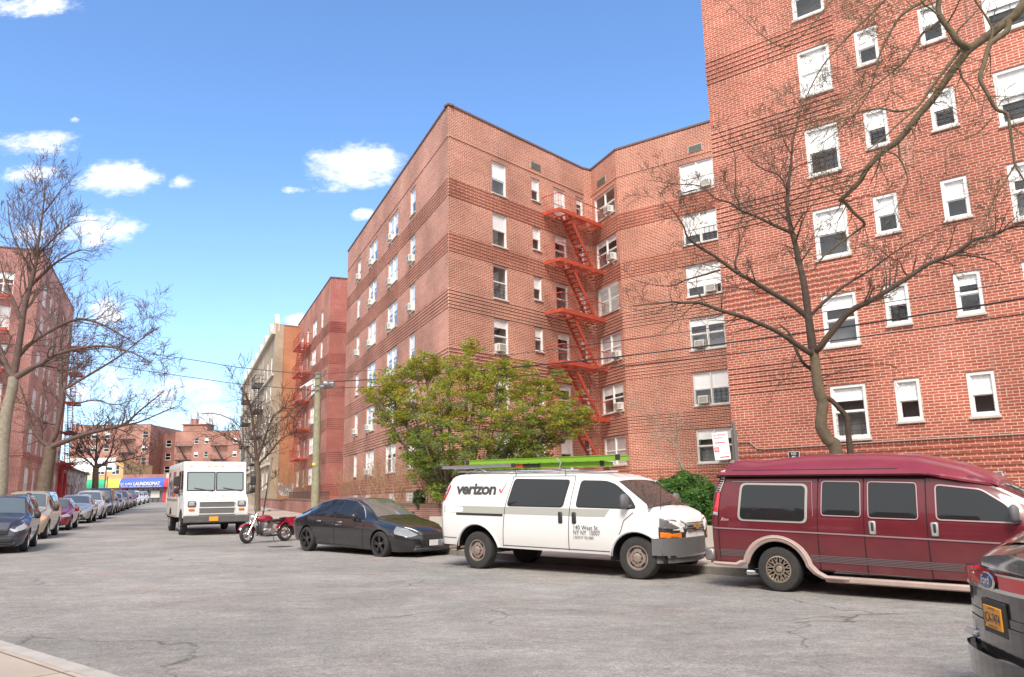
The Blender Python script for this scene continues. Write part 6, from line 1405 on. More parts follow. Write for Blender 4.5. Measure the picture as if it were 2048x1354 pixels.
# the bare tree behind the maroon van
YT = 18.6
tb = onground(1684, 1060); tb = atd(1684, 1000, YT); tb.z = gz(tb.x, tb.y) + .15
trunk = limb_pts([(1673, 906), (1656.5, 881), (1642, 852), (1644, 825), (1645, 802.7), (1637.8, 782), (1631.6, 740.7), (1629.6, 717.8), (1625.4, 699)], YT)
up1 = limb_pts([(1625.4, 699), (1621.3, 666), (1617, 637), (1613, 604), (1606.8, 562.7), (1598.5, 525.5), (1591.3, 492.4), (1584, 465.4), (1574.8, 417.9), (1575.8, 384.8), (1580, 343), (1583, 312), (1588, 270), (1600, 228)], YT, YT - .4)
TLm = 1.0
cr = [dict(p=up1, r=(.105, .014), t=26, l=1.2, d=3, s=.35),
      dict(p=limb_pts([(1625, 705), (1615, 703), (1582, 680.6), (1544.8, 657.9), (1482.7, 633), (1441, 620.6), (1400, 606), (1361.7, 605.6), (1346, 603.7), (1309.8, 607.6), (1256, 613)], YT, YT - 1.2), r=(.075, .010), t=20, l=.95, d=2, s=.3),
      dict(p=limb_pts([(1617, 637), (1609, 629), (1582, 608), (1544.8, 585.5), (1503.4, 560.7), (1472.4, 544), (1431, 513), (1400, 494.5), (1375, 474), (1367.5, 453), (1350, 426), (1329, 401)], YT, YT - .5), r=(.08, .008), t=22, l=.95, d=3, s=.25),
      dict(p=limb_pts([(1472, 544), (1471, 520), (1477, 500), (1479, 470), (1476, 452), (1490, 430)], YT - .2), r=(.03, .008), t=7, l=.6),
      dict(p=limb_pts([(1440, 540), (1400, 552), (1372, 560), (1340, 572), (1300, 568), (1262, 558)], YT - .3), r=(.028, .006), t=9, l=.7),
      dict(p=limb_pts([(1584, 465), (1580, 464.4), (1544.8, 448.9), (1511.7, 432.4), (1480.7, 420), (1460, 405.5), (1431, 397), (1400, 372), (1350, 368), (1296, 360)], YT, YT + .5), r=(.05, .006), t=24, l=.8, d=3),
      dict(p=limb_pts([(1480, 420), (1476, 400), (1470, 389), (1471, 356), (1468, 302), (1445.5, 277), (1436, 250)], YT), r=(.024, .005), t=12, l=.6, d=2),
      dict(p=limb_pts([(1575, 385), (1560, 352), (1530, 340), (1500, 318), (1478, 290)], YT), r=(.024, .005), t=14, l=.6, d=2),
      dict(p=limb_pts([(1580, 343), (1600, 330), (1640, 318), (1690, 290), (1730, 262)], YT), r=(.02, .005), t=14, l=.6, d=2),
      dict(p=limb_pts([(1585, 312), (1572, 290), (1560, 262), (1540, 248), (1505, 232)], YT), r=(.018, .005), t=10, l=.5, d=2),
      dict(p=limb_pts([(1632, 700), (1637.9, 697), (1658.6, 670), (1689.6, 633), (1710, 616.5), (1740, 602), (1761.4, 589.6), (1817, 554.5), (1860.6, 525.5), (1906, 509), (1947.5, 480), (1988.9, 469.6), (2020, 455), (2048, 451), (2090, 446)], YT, YT - 2.4), r=(.085, .02), t=34, l=1.0, d=3, s=.3),
      dict(p=limb_pts([(1616, 640), (1623, 629), (1648, 604), (1673, 583), (1706, 560.7), (1740.7, 540), (1771.7, 517), (1794.5, 500.7), (1850, 470), (1900, 450)], YT, YT - .8), r=(.045, .008), t=20, l=.8, d=2),
      dict(p=limb_pts([(1817, 554), (1806, 540), (1800, 525), (1775, 512), (1752, 490)], YT - .8), r=(.022, .006), t=8, l=.5),
      dict(p=limb_pts([(1906, 509), (1950, 513), (1990, 524), (2010, 545)], YT - 1.4), r=(.022, .006), t=8, l=.5),
      dict(p=limb_pts([(1645, 800), (1658, 797), (1679, 817), (1693.7, 836), (1697, 870), (1701, 906), (1701, 960), (1702, 1000)], YT - .05), r=(.05, .085), t=0),
      dict(p=limb_pts([(1632, 742), (1610, 730), (1592, 700), (1580, 668), (1560, 650)], YT + .2), r=(.05, .02), t=5, l=.5),
      dict(p=limb_pts([(1638, 760), (1680, 742), (1720, 735), (1775, 728), (1800, 745)], YT), r=(.016, .005), t=8, l=.5),
      dict(p=limb_pts([(1600, 690), (1588, 720), (1580, 745), (1560, 770), (1540, 790)], YT), r=(.014, .005), t=8, l=.35)]
tree('bare_tree', 'tall bare tree with forked trunk rising behind the maroon van', tb, trunk, .15, .11, cr, BK1, bark('limb_bark', (.085, .06, .045), None), 11)
# the tree whose limbs reach in from the top right corner
YM = 13.0
mb0 = Vector((10.3, 11.6, 0)); mb0.z = gz(mb0.x, mb0.y) + .1
trunkM = [Vector((10.25, 11.7, 1.5)), Vector((10.2, 11.9, 3.2)), Vector((10.1, 12.2, 5.0)), Vector((9.9, 12.6, 7.2))]
mainp = [trunkM[-1], atd(2110, -45, YM)] + limb_pts([(2048, 8), (2030, 31), (2009.5, 46), (1978.5, 70), (1941, 97), (1922.7, 118), (1895.8, 154), (1864.8, 199), (1833.8, 234), (1798.6, 279), (1767.6, 302), (1740.7, 329), (1731, 342), (1718.5, 364), (1689.6, 393), (1680, 400), (1689.6, 405), (1706, 424), (1724.7, 440.6), (1729, 449), (1722, 456), (1689.6, 480), (1648, 512), (1627, 540)], YM, YM + 1.8)
crM = [dict(p=mainp, r=(.095, .012), t=26, l=.9, d=3, s=.25),
       dict(p=limb_pts([(1941, 95), (1916.5, 82.7), (1902, 62), (1883, 37), (1877, 20), (1879, -5), (1890, -40)], YM), r=(.06, .045), t=6, l=.8),
       dict(p=limb_pts([(2017, 41), (2013.7, 62), (1988.9, 80.7), (1978.5, 92), (1968, 128), (1960, 157), (1974, 186), (1993, 219), (2013.7, 227.5), (2020, 258.5), (2026, 302), (2030, 329), (2042.6, 351.7), (2060, 380)], YM - .3), r=(.055, .012), t=16, l=.7, d=2),
       dict(p=limb_pts([(2030, 329), (2012, 360), (1990, 395), (1975, 430), (1962, 460)], YM - .2), r=(.016, .005), t=14, l=.5, d=2),
       dict(p=limb_pts([(1935, 97), (1918.5, 103), (1895.8, 132), (1864.8, 171.7), (1835.8, 213), (1802.7, 242), (1765.5, 277), (1735, 300)], YM + .1), r=(.04, .008), t=14, l=.6, d=2),
       dict(p=limb_pts([(1835, 213), (1798.6, 223), (1761, 217), (1722.6, 223), (1700, 234), (1668.8, 250), (1640, 262)], YM + .3), r=(.024, .006), t=16, l=.55, d=2),
       dict(p=limb_pts([(1872, -20), (1850, 0), (1823, 16.5), (1800.7, 33), (1782, 62), (1761.4, 103), (1751, 145), (1735, 190), (1700, 240), (1640, 290)], YM + .6), r=(.035, .006), t=28, l=.7, d=3),
       dict(p=limb_pts([(1881, 41), (1862, 56), (1844, 68), (1827.5, 95), (1811, 120), (1778, 149), (1757, 165.5), (1720, 198.5), (1690, 225), (1650, 240)], YM + .4), r=(.03, .006), t=22, l=.6, d=2),
       dict(p=limb_pts([(1800, -30), (1770, 0), (1730, 40), (1680, 90), (1640, 140), (1600, 215), (1560, 260)], YM + 1.2), r=(.03, .006), t=28, l=.8, d=3),
       dict(p=limb_pts([(1700, -30), (1660, 5), (1620, 55), (1590, 82), (1562, 93), (1530, 75), (1490, 40), (1455, 5)], YM + 1.5), r=(.018, .005), t=16, l=.6, d=2),
       dict(p=limb_pts([(1978, 90), (1985, 60), (1970, 30), (1950, 0), (1940, -30)], YM), r=(.025, .012), t=6, l=.5),
       dict(p=limb_pts([(1768, 302), (1795, 312), (1812, 345), (1815, 372), (1800, 400), (1785, 430)], YM + .6), r=(.018, .005), t=8, l=.5),
       dict(p=limb_pts([(1985, 235), (1960, 262), (1930, 278), (1895, 290), (1890, 325)], YM), r=(.016, .005), t=8, l=.45)]
tree('bare_tree', 'bare tree whose greenish limbs reach in from the top right corner', mb0, trunkM, .20, .13, crM, bark('olive_bark', (.20, .165, .10), None), bark('olive_limb', (.13, .10, .06), None), 23)
# left side trees
def tb_at(px, n):
    d = ray(px, 990); k = d[0] / d[1]; Y = n / (nA.x * k + nA.y); return k * Y, Y
x_, Y1 = tb_at(3, -6.6); lb = Vector((x_, Y1, gz(x_, Y1) + .15))
pk = lambda L_, a=0: limb_pts(L_, Y1 + a)
tree('street_tree', 'tall bare street tree with grey green trunk at the left edge', lb, pk([(2, 956), (6.7, 878), (13.3, 823), (24.4, 778.7), (27, 754)]), .27, .19,
     [dict(p=pk([(27, 754), (31, 730), (37.9, 689), (44.8, 639), (49.8, 609), (59.8, 573.5), (67.8, 541.6), (73.7, 513.7), (75.7, 489.8), (82, 450), (88, 400), (90, 362)]), r=(.16, .02), t=34, l=2.3, d=3, s=.3, u=.25, m=.007),
      dict(p=pk([(27, 754), (13, 734), (0, 700), (-20, 650), (-40, 600)]), r=(.15, .04), t=10, l=2, d=2, m=.007),
      dict(p=pk([(44, 645), (34, 620), (22, 590), (10, 560), (0, 520)]), r=(.10, .02), t=10, l=1.8, d=2, m=.007),
      dict(p=pk([(33, 754), (66.5, 734), (85, 726), (99.8, 714), (147, 699), (205, 692), (266.6, 705.7), (301, 726)], -.5), r=(.13, .015), t=26, l=2.0, d=3, m=.007),
      dict(p=pk([(37.6, 712.5), (68, 682), (143.5, 640.7), (191, 644), (239, 668), (275, 690)], .5), r=(.10, .015), t=24, l=1.8, d=3, m=.007),
      dict(p=pk([(60, 573), (95, 540), (120, 520), (160, 500), (185, 505)], .8), r=(.08, .012), t=18, l=1.5, d=2, m=.007),
      dict(p=pk([(74, 510), (95, 490), (120, 465), (150, 440)], .4), r=(.06, .012), t=12, l=1.3, d=2, m=.009, u=.3),
      dict(p=pk([(66, 545), (45, 510), (22, 460), (15, 400)], .4), r=(.06, .012), t=12, l=1.3, d=2, m=.009, u=.3),
      dict(p=pk([(84, 430), (100, 410), (118, 385), (135, 365)], .2), r=(.04, .012), t=8, l=1.1, d=2, m=.009, u=.3)], BK3, BKP, 31)
x_, Y2 = tb_at(88, -6.6); lb = Vector((x_, Y2, gz(x_, Y2) + .15)); pk2 = lambda L_, a=0: limb_pts(L_, Y2 + a)
tree('street_tree', 'second bare street tree at left, with thick limb arching right over the parked cars', lb, pk2([(90, 960), (95.6, 935), (99, 915), (101.5, 893)]), .36, .27,
     [dict(p=pk2([(101.5, 893), (104, 880), (111, 870), (118, 840), (124, 806), (126.6, 780), (136.7, 774), (177.7, 750), (239, 712.5), (280, 680), (318, 654)]), r=(.17, .02), t=22, l=2.2, d=3, s=.3, m=.008),
      dict(p=pk2([(104, 893), (129, 883), (181, 865), (245.5, 850), (276.5, 824), (330.7, 780)], -.6), r=(.17, .02), t=18, l=1.9, d=3, s=.35, m=.008),
      dict(p=pk2([(181, 865), (230, 853), (275, 845), (330, 822), (355, 812)], -.6), r=(.08, .015), t=14, l=1.6, d=2, m=.008),
      dict(p=pk2([(125, 800), (122, 760), (124, 720), (122, 680), (130, 640), (120, 600)]), r=(.10, .02), t=18, l=2.2, d=3, u=.25, m=.008),
      dict(p=pk2([(99, 893), (85, 884), (70, 865), (62, 845), (50, 800), (40, 770)], .4), r=(.15, .02), t=14, l=2.0, d=2, m=.008),
      dict(p=pk2([(115, 850), (95, 845), (78, 842), (60, 815), (45, 790)], .4), r=(.08, .02), t=12, l=1.6, d=2, m=.008),
      dict(p=pk2([(128, 780), (150, 805), (190, 800), (230, 810), (262, 800)], -.4), r=(.06, .015), t=14, l=1.5, d=2, m=.008)], BK2, BKP, 37)
x_, Y3 = tb_at(189, -6.4); lb = Vector((x_, Y3, gz(x_, Y3) + .15)); pk3 = lambda L_, a=0: limb_pts(L_, Y3 + a)
tree('street_tree', 'smaller bare street tree with spreading crown in front of the far shops', lb, pk3([(190.5, 970), (191, 950), (192, 935)]), .26, .22,
     [dict(p=pk3([(192, 935), (192, 915), (193, 890), (194, 860)]), r=(.14, .03), t=18, l=2.6, d=2, m=.018, s=.1), dict(p=pk3([(192, 937), (210, 925), (222, 905), (227, 880), (232, 862)]), r=(.12, .02), t=16, l=2.2, d=2, m=.018), dict(p=pk3([(210, 926), (240, 922), (270, 915), (305, 902)]), r=(.08, .02), t=14, l=2.0, d=2, m=.018),
      dict(p=pk3([(190, 937), (180, 925), (165, 915), (150, 905)]), r=(.10, .02), t=14, l=2.2, d=2, m=.018), dict(p=pk3([(192, 925), (175, 900), (165, 885), (160, 870)]), r=(.08, .02), t=12, l=2.2, d=2, m=.018)], BK2, BKP, 41)
x_, Y4 = tb_at(517, 6.0); lb = Vector((x_, Y4, gz(x_, Y4) + .15)); pk4 = lambda L_, a=0: limb_pts(L_, Y4 + a)
tree('street_tree', 'bare street tree with dark vase shaped crown between delivery truck and utility pole', lb, pk4([(515, 990), (516, 950), (513, 922)]), .24, .20,
     [dict(p=pk4([(513, 922), (510, 880), (505, 840), (497, 800), (480, 770)]), r=(.15, .02), t=22, l=2.6, d=2, m=.015, s=.1), dict(p=pk4([(513, 925), (525, 890), (535, 860), (548, 830), (570, 815)]), r=(.12, .02), t=20, l=2.4, d=2, m=.015),
      dict(p=pk4([(512, 925), (490, 895), (470, 880), (440, 865), (405, 850)]), r=(.11, .015), t=18, l=2.0, d=2, m=.015), dict(p=pk4([(514, 930), (540, 905), (560, 880), (590, 865)]), r=(.10, .015), t=18, l=2.0, d=2, m=.015),
      dict(p=pk4([(514, 985), (535, 965), (550, 955)]), r=(.04, .015), t=6, l=.8, m=.015)], BK2, BKT, 43)

# ---- leaves: many small faces
def leaves(name, mats, centers, n_each, rad, size, root, seed=1, flat=.6, mat_=None, elong=2.2):
    rg = np.random.default_rng(seed); C_ = np.repeat(np.array(centers), n_each, axis=0); N = len(C_)
    off = rg.normal(0, 1, (N, 3)); off /= np.linalg.norm(off, axis=1)[:, None]; off *= (rg.random(N) ** .5)[:, None] * np.array(rad)[None, :]
    P = C_ + off; d = rg.normal(0, 1, (N, 3)); d[:, 2] *= flat; d /= np.linalg.norm(d, axis=1)[:, None]; e = np.cross(d, rg.normal(0, 1, (N, 3))); e /= np.linalg.norm(e, axis=1)[:, None]
    s_ = size * (.6 + .8 * rg.random(N))[:, None]; a = P - d * s_; b = P + e * s_ / elong; c = P + d * s_; q = P - e * s_ / elong
    V = np.stack([a, b, c, q], 1).reshape(-1, 3); me = bpy.data.meshes.new(name); me.vertices.add(4 * N); me.vertices.foreach_set('co', V.ravel()); me.loops.add(4 * N); me.loops.foreach_set('vertex_index', np.arange(4 * N, dtype=np.int32))
    me.polygons.add(N); me.polygons.foreach_set('loop_start', np.arange(0, 4 * N, 4, dtype=np.int32)); me.polygons.foreach_set('loop_total', np.full(N, 4, dtype=np.int32))
    for m in mats: me.materials.append(m)
    cl = np.repeat(rg.integers(0, len(mats), len(centers)), n_each); rn = rg.random(N); cl = np.where(rn < .25, rg.integers(0, len(mats), N), cl); me.polygons.foreach_set('material_index', cl.astype(np.int32)); me.update(); me.validate()
    o = bpy.data.objects.new(name, me); COL.objects.link(o); o.parent = root; o.matrix_local = mat_ or Matrix.Translation(-root.matrix_world.translation); return o
def leafm(name, c):
    if name in MATS: return MATS[name]
    m = bpy.data.materials.new(name); m.use_nodes = True; nt = m.node_tree; b = nt.nodes['Principled BSDF']; b.inputs['Base Color'].default_value = (*c, 1); b.inputs['Roughness'].default_value = .6; b.inputs['Specular IOR Level'].default_value = .3
    tr = nt.nodes.new('ShaderNodeBsdfTranslucent'); tr.inputs[0].default_value = (c[0] * 1.3, c[1] * 1.3, c[2] * .8, 1); mx = nt.nodes.new('ShaderNodeMixShader'); mx.inputs[0].default_value = .45
    nt.links.new(b.outputs[0], mx.inputs[1]); nt.links.new(tr.outputs[0], mx.inputs[2]); nt.links.new(mx.outputs[0], nt.nodes['Material Output'].inputs[0]); MATS[name] = m; return m
# evergreen in front of the corner block
YE = 30.0
rnd = random.Random(5); eb_ = atd(915, 1040, YE); eb_.z = gz(eb_.x, eb_.y) + .1
er = empty('evergreen_tree', eb_, label='broad olive green evergreen tree in front of the brick corner, behind the white van', cat='tree')
lobes = [(940, 700, 22, 0), (935, 730, 34, 0), (900, 745, 40, .3), (850, 745, 42, .2), (830, 730, 25, 0), (775, 775, 38, .4), (745, 790, 22, .2), (790, 815, 45, .5), (820, 850, 42, .3), (850, 890, 45, .4), (870, 930, 40, .4), (830, 905, 30, 0), (900, 800, 55, -.3), (880, 850, 60, -.6), (950, 790, 55, -.2),
         (1000, 770, 48, 0), (1010, 735, 22, .1), (1045, 765, 42, .2), (1085, 790, 45, .3), (1110, 760, 24, .1), (1130, 815, 42, .2), (1165, 832, 22, .3), (1145, 848, 26, 0), (1080, 835, 46, -.4), (1010, 840, 60, -.7), (950, 870, 60, -.7), (1055, 880, 40, -.2), (1020, 895, 46, -.4), (960, 930, 45, -.2), (910, 960, 40, .2), (1100, 870, 34, .2), (880, 965, 30, .5), (765, 830, 24, .3), (800, 760, 30, .1), (870, 720, 18, .1), (975, 745, 26, .2), (790, 870, 22, .2), (1080, 905, 26, .1), (860, 960, 30, -.2), (835, 935, 26, -.2), (900, 915, 46, -.7), (960, 975, 40, -.6), (1010, 945, 42, -.6), (1060, 920, 40, -.5), (890, 990, 26, -.5), (820, 800, 34, -.4), (1120, 845, 34, -.4)]
sc_ = YE / F_PX
br = MB(); trk = MB(); hub = [Vector((eb_.x + dx, eb_.y + dy, eb_.z + .3)) for dx, dy in ((-.3, 0), (.1, .1), (.4, -.1), (.7, .2))]
for h in hub: trk.tube([Vector((h.x * .7 + eb_.x * .3, h.y, eb_.z - .2)), h, h + Vector((rnd.uniform(-.1, .1), 0, .8))], [.12, .11, .09], 8)
trk.build('trunk', BK2, er, Matrix.Translation(-eb_), smooth=60)
cent = []
for (px, py, rp, dy) in lobes:
    c = atd(px, py, YE + dy * 2.0 + rnd.uniform(-.3, .3)); r = rp * sc_; h = min(hub, key=lambda q: abs(q.x - (c.x * .4 + eb_.x * .6))) + Vector((0, 0, .7))
    m1 = h.lerp(c, .45) + Vector((0, 0, -.15 * (c - h).length * .3)); m2 = h.lerp(c, .8) + rvec(rnd, .08); end = c + Vector((0, 0, r * .5))
    br.tube([h, m1, m2, end], [.055, .04, .022, .008], 6)
    nsub = int(10 + 70 * (rp / 60) ** 2.2)
    for k in range(nsub):
        v = rvec(rnd); v.normalize(); v *= r * (rnd.random() ** .45) * 1.05; v.y *= 1.4; p = c + v
        if rnd.random() < .8: cent.append(tuple(p))
        if k % 2 == 0: br.tube([m2.lerp(c, rnd.random()), (m2.lerp(c, .6) + p) / 2 + rvec(rnd, .05), p], [.012, .008, .004], 3, cap=False)
br.build('branches', bark('grey_brown_branch', (.17, .13, .10), None), er, Matrix.Translation(-eb_), smooth=60, recalc=False)
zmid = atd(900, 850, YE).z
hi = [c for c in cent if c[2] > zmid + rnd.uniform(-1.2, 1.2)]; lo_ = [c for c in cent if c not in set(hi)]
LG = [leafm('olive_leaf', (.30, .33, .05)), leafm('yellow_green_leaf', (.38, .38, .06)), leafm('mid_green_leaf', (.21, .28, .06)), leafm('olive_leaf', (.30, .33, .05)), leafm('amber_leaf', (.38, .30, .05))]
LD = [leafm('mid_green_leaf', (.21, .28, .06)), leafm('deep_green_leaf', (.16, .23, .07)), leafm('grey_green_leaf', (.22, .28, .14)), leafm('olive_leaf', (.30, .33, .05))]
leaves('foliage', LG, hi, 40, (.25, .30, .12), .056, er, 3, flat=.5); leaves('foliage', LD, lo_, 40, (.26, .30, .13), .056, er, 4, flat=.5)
# hedge bushes behind the low wall and between the vans
def bush(name, label, cx, cy, cz, rx, ry, rz, mats, n, each, size, seed, group=None, stem=True, cat='bush'):
    r_ = random.Random(seed); root = empty(name, (cx, cy, cz - rz), label=label, cat=cat, group=group); cs = []
    for k in range(n):
        v = rvec(r_); v.normalize(); f = r_.random() ** .25; cs.append((cx + v.x * rx * f, cy + v.y * ry * f, cz + v.z * rz * f * (1 + .12 * math.sin(v.x * 7 + seed))))
    leaves('foliage', mats, cs, each, (size * 2.6,) * 3, size, root, seed, flat=.8)
    mb = MB(); 
    for k in range(9): v = rvec(r_, .5); mb.tube([(v.x * rx * .3, v.y * ry * .3, -.15), (v.x * rx * .8, v.y * ry * .8, rz * (1 + .3 * v.z))], [.02, .006], 4)
    mb.build('stems', BK2, root, recalc=False)
    return root
LH = [leafm('hedge_green', (.11, .24, .06)), leafm('hedge_light_green', (.20, .34, .09)), leafm('hedge_dark_green', (.06, .13, .045))]
fdp = lambda u, d, z: fd.at(u, d, z)
YH = 24.5
for i, (px, py, rxp, rzp, Yh) in enumerate([(1318, 1008, 50, 44, 24.2), (1368, 1002, 50, 50, 23.4), (1412, 1014, 46, 50, 22.6), (1372, 978, 44, 30, 24.8)]):
    c = atd(px, py, Yh); k = Yh / F_PX
    bush('evergreen_bush', ['bright green bush left of the pair between the vans, under the house number', 'bright green rounded bush in the middle between white and maroon vans', 'bright green bush nearest the maroon van tail', 'taller darker green bush behind the others under the bare sapling'][i], c.x, c.y, c.z, rxp * k, rxp * k * .9, rzp * k, LH if i < 3 else [leafm('hedge_dark_green', (.04, .09, .03)), leafm('olive_hedge', (.14, .17, .06)), leafm('hedge_green', (.075, .16, .04))], 420, 26, .045, 50 + i, 'green bushes behind the low wall')
c = atd(838, 996, 31.5); k = 31.5 / F_PX
bush('clipped_bush', 'small round clipped green bush above the brick planter wall', c.x, c.y, c.z, 13 * k, 13 * k, 15 * k, [leafm('hedge_dark_green', (.04, .09, .03)), leafm('grey_green_leaf', (.12, .15, .07))], 140, 24, .03, 71)
# dry shrubs along the planter
def shrub(label, px, py, Y, h, seed, n=14, w=.5, name='dry_shrub', col=None):
    c = atd(px, py, Y); r_ = random.Random(seed); root = empty(name, (c.x, c.y, c.z), label=label, cat='shrub', group='dry shrubs along the planter'); mb = MB()
    for k in range(n):
        v = Vector((r_.uniform(-w, w), r_.uniform(-.3, .3), 0)); grow(mb, r_, v * .6, Vector((v.x * .8, v.y, 1)), h * r_.uniform(.6, 1), .012, 2, 0, .3, .5, .005)
    mb.build('stems', col or bark('dry_stem', (.34, .22, .13), None), root, recalc=False)
for i, (px, Y, h, lb_) in enumerate([(700, 46, 1.5, 'dry brown shrub at the left end of the corner block planter'), (742, 41, 1.7, 'dry brown shrub in front of the second basement window'), (780, 38, 2.0, 'tallest dry shrub between two basement windows'), (805, 36, 1.4, 'low dry shrub left of the clipped bush'), (868, 33, 1.7, 'thin dry shrub right of the clipped bush'), (885, 32.6, 1.5, 'dry shrub just behind the white van tail'), (600, 68, 2.6, 'wide dry hedge above the far brick planter'), (578, 74, 2.4, 'leafless hedge beside the graffiti wall')]):
    shrub(lb_, px, 1012 if px > 640 else 1004, Y, h, 80 + i, 16 if px > 640 else 30, .55 if px > 640 else 1.2)
# bare sapling with pale bark by the hedge
ys = 23.6; sb = atd(1408, 1060, ys); sb.z = gz(sb.x, sb.y) + .2
tree('bare_sapling', 'thin pale barked leafless sapling above the green bushes', sb, limb_pts([(1400, 975), (1370, 945), (1356, 915)], ys), .055, .04,
     [dict(p=limb_pts([(1356, 915), (1354, 895), (1330, 872), (1318, 850), (1300, 828), (1285, 812), (1270, 800)], ys), r=(.028, .006), t=18, l=.7, d=2, m=.003), dict(p=limb_pts([(1354, 897), (1352, 870), (1358, 850), (1348, 830)], ys), r=(.018, .005), t=10, l=.5, d=2, m=.003),
      dict(p=limb_pts([(1360, 935), (1338, 915), (1322, 908), (1315, 880), (1328, 872), (1345, 872)], ys), r=(.018, .005), t=14, l=.5, d=2, m=.003), dict(p=limb_pts([(1314, 838), (1314, 810), (1318, 780), (1322, 765)], ys), r=(.010, .004), t=8, l=.4, d=1, m=.003),
      dict(p=limb_pts([(1356, 920), (1375, 910), (1395, 925)], ys), r=(.010, .004), t=6, l=.4, d=1, m=.003)], BK3, bark('pale_twig', (.32, .27, .22), None), 61)

# ================================================================== street furniture, walls, wires
def wall_run(name, label, pts, h, th, mat_, cap=None, z0off=.1, caph=.09, part='wall', level=False):
    c = Vector(pts[0]); r = empty(name, (c.x, c.y, gz(c.x, c.y)), label=label, cat='wall'); M = Matrix.Translation(-r.matrix_world.translation); mb = MB(); cb = MB()
    for i in range(len(pts) - 1):
        a, b = Vector(pts[i]), Vector(pts[i + 1]); d = (b - a).normalized(); n_ = Vector((-d.y, d.x)) * th / 2
        za, zb_ = gz(*a) + z0off, gz(*b) + z0off; q = [a + n_, a - n_, b - n_, b + n_]; zz = [za, za, zb_, zb_]
        mb.add([(p.x, p.y, z - .3) for p, z in zip(q, zz)] + [(p.x, p.y, z + h) for p, z in zip(q, zz)], [(0, 1, 5, 4), (1, 2, 6, 5), (2, 3, 7, 6), (3, 0, 4, 7), (4, 5, 6, 7)])
        if cap:
            n2 = n_ * 1.25; e = d * .03; q = [a + n2 - e, a - n2 - e, b - n2 + e, b + n2 + e]
            cb.add([(p.x, p.y, z + h + .002) for p, z in zip(q, zz)] + [(p.x, p.y, z + h + caph) for p, z in zip(q, zz)], [(0, 1, 2, 3), (0, 1, 5, 4), (1, 2, 6, 5), (2, 3, 7, 6), (3, 0, 4, 7), (4, 5, 6, 7)])
    mb.build(part, mat_, r, M)
    if cap: cb.build('coping', cap, r, M)
    return r
LW_a, LW_b = onground(1390, 1099, .15), onground(856, 1062, .15)
w1 = Vector((LW_b.x + .3, LW_b.y - 1.2)); w2 = Vector((LW_a.x, LW_a.y)) ; 
hpl = 1.0
w2b = w2 + dT * 7
wall_run('low_wall', 'low smooth tan concrete wall behind the parked vans', [w1, w2, w2b], .62, .28, M_CONC)
PW = [AN(91, 8.6), AN(70.5, 8.45)]; PW2 = [AN(68.6, 8.45), AN(48, 8.5), AN(36.5, 8.6)]
pcap = pm('brown_stone_cap', (.24, .18, .12), .85, noise=.2)
wall_run('planter_wall', 'far red brick planter wall below the graffiti wall', PW, .85, .3, M_PLAN, pcap)
pe = Vector(AN(36.5, 8.6)); pe2 = Vector(atd(885, 1000, 29.6).xy)
wall_run('planter_wall', 'brown capped brick planter wall between black saloon and corner block', [PW2[0], PW2[1], PW2[2], pe2], .95, .3, M_PLAN, pcap)
so = sheet('planting_bed', [AN(89, 8.7), AN(37, 8.75), (pe2.x, pe2.y + .2), (C0.x + 9.5, C0.y + 6), (C0.x, C0.y - .2), tuple(A_END), AN(89, 11)], .62, M_SOIL)
so2 = sheet('planting_bed', [(w1.x, w1.y + .15), (w2.x + .1, w2.y + .1), (w2b.x, w2b.y + .1), (T0.x + 6.6, T0.y - 5.3), (T0.x, T0.y), (5.9, 33), (-2, 33.5)], .5, M_SOIL)
# iron railing on the planter at the neighbour block
rl = empty('iron_railing', AN(64, 8.6) + (gz(*AN(64, 8.6)) + 1.0,), label='low black iron railing on the far brick planter', cat='railing'); mb = MB(); a0 = Vector(AN(67.5, 8.5)); a1 = Vector(AN(49, 8.55)); n_ = 90
M = Matrix.Translation(-rl.matrix_world.translation); zz = lambda p: gz(p.x, p.y) + 1.05
mb.tube([(a0.x, a0.y, zz(a0) + .55), (a1.x, a1.y, zz(a1) + .55)], .02, 4); mb.tube([(a0.x, a0.y, zz(a0) + .08), (a1.x, a1.y, zz(a1) + .08)], .015, 4)
for k in range(n_ + 1): p = a0.lerp(a1, k / n_); mb.tube([(p.x, p.y, zz(p)), (p.x, p.y, zz(p) + .62)], .009, 3)
mb.build('rail', M_BLK, rl, M)
# utility pole with its wires
YP = 40.0
pb = Vector(((630 - CX) / F_PX * YP, YP, 0)); t_ = atd(637, 745, YP); bt = atd(629.5, 1040, YP); bz = gz(bt.x, YP) + .1
up_ = empty('utility_pole', (bt.x, bt.y, bz), label='weathered grey green wooden utility pole with grey boxes and cable brackets', cat='pole'); M = Matrix.Translation(-up_.matrix_world.translation)
mb = MB(); mb.tube([(bt.x - .02, YP, bz - .2), (bt.x, YP, bz), tuple(t_)], [.22, .215, .16], 14); mb.build('pole', pm('weathered_wood', (.30, .29, .20), .9, noise=.25, nscale=5, bump=.5, bscale=12), up_, M, smooth=60)
zt_ = t_.z; mb = MB(); ax = t_.x
mb.tube([(ax + .15, YP - .1, zt_ - .75), (ax + .9, YP - .25, zt_ - .72)], .10, 10); mb.lathe([(.001, -.28), (.15, -.26), (.15, .26), (.001, .28)], (ax + .62, YP - .22, zt_ - .62), 'x', 14); mb.build('cable_splice_case', pm('galvanised_case', (.32, .33, .34), .5, .4), up_, M, smooth=40)
mb = MB(); mb.box((ax - .42, YP - .1, zt_ - .62), (.42, .2, .2), bev=.03, rot=Matrix.Rotation(R(-25), 3, 'Y')); mb.tube([(ax - .9, YP - .1, zt_ - .8), (ax - .2, YP - .1, zt_ - .35)], .03, 6); mb.build('junction_box', M_AC, up_, M)
mb = MB()
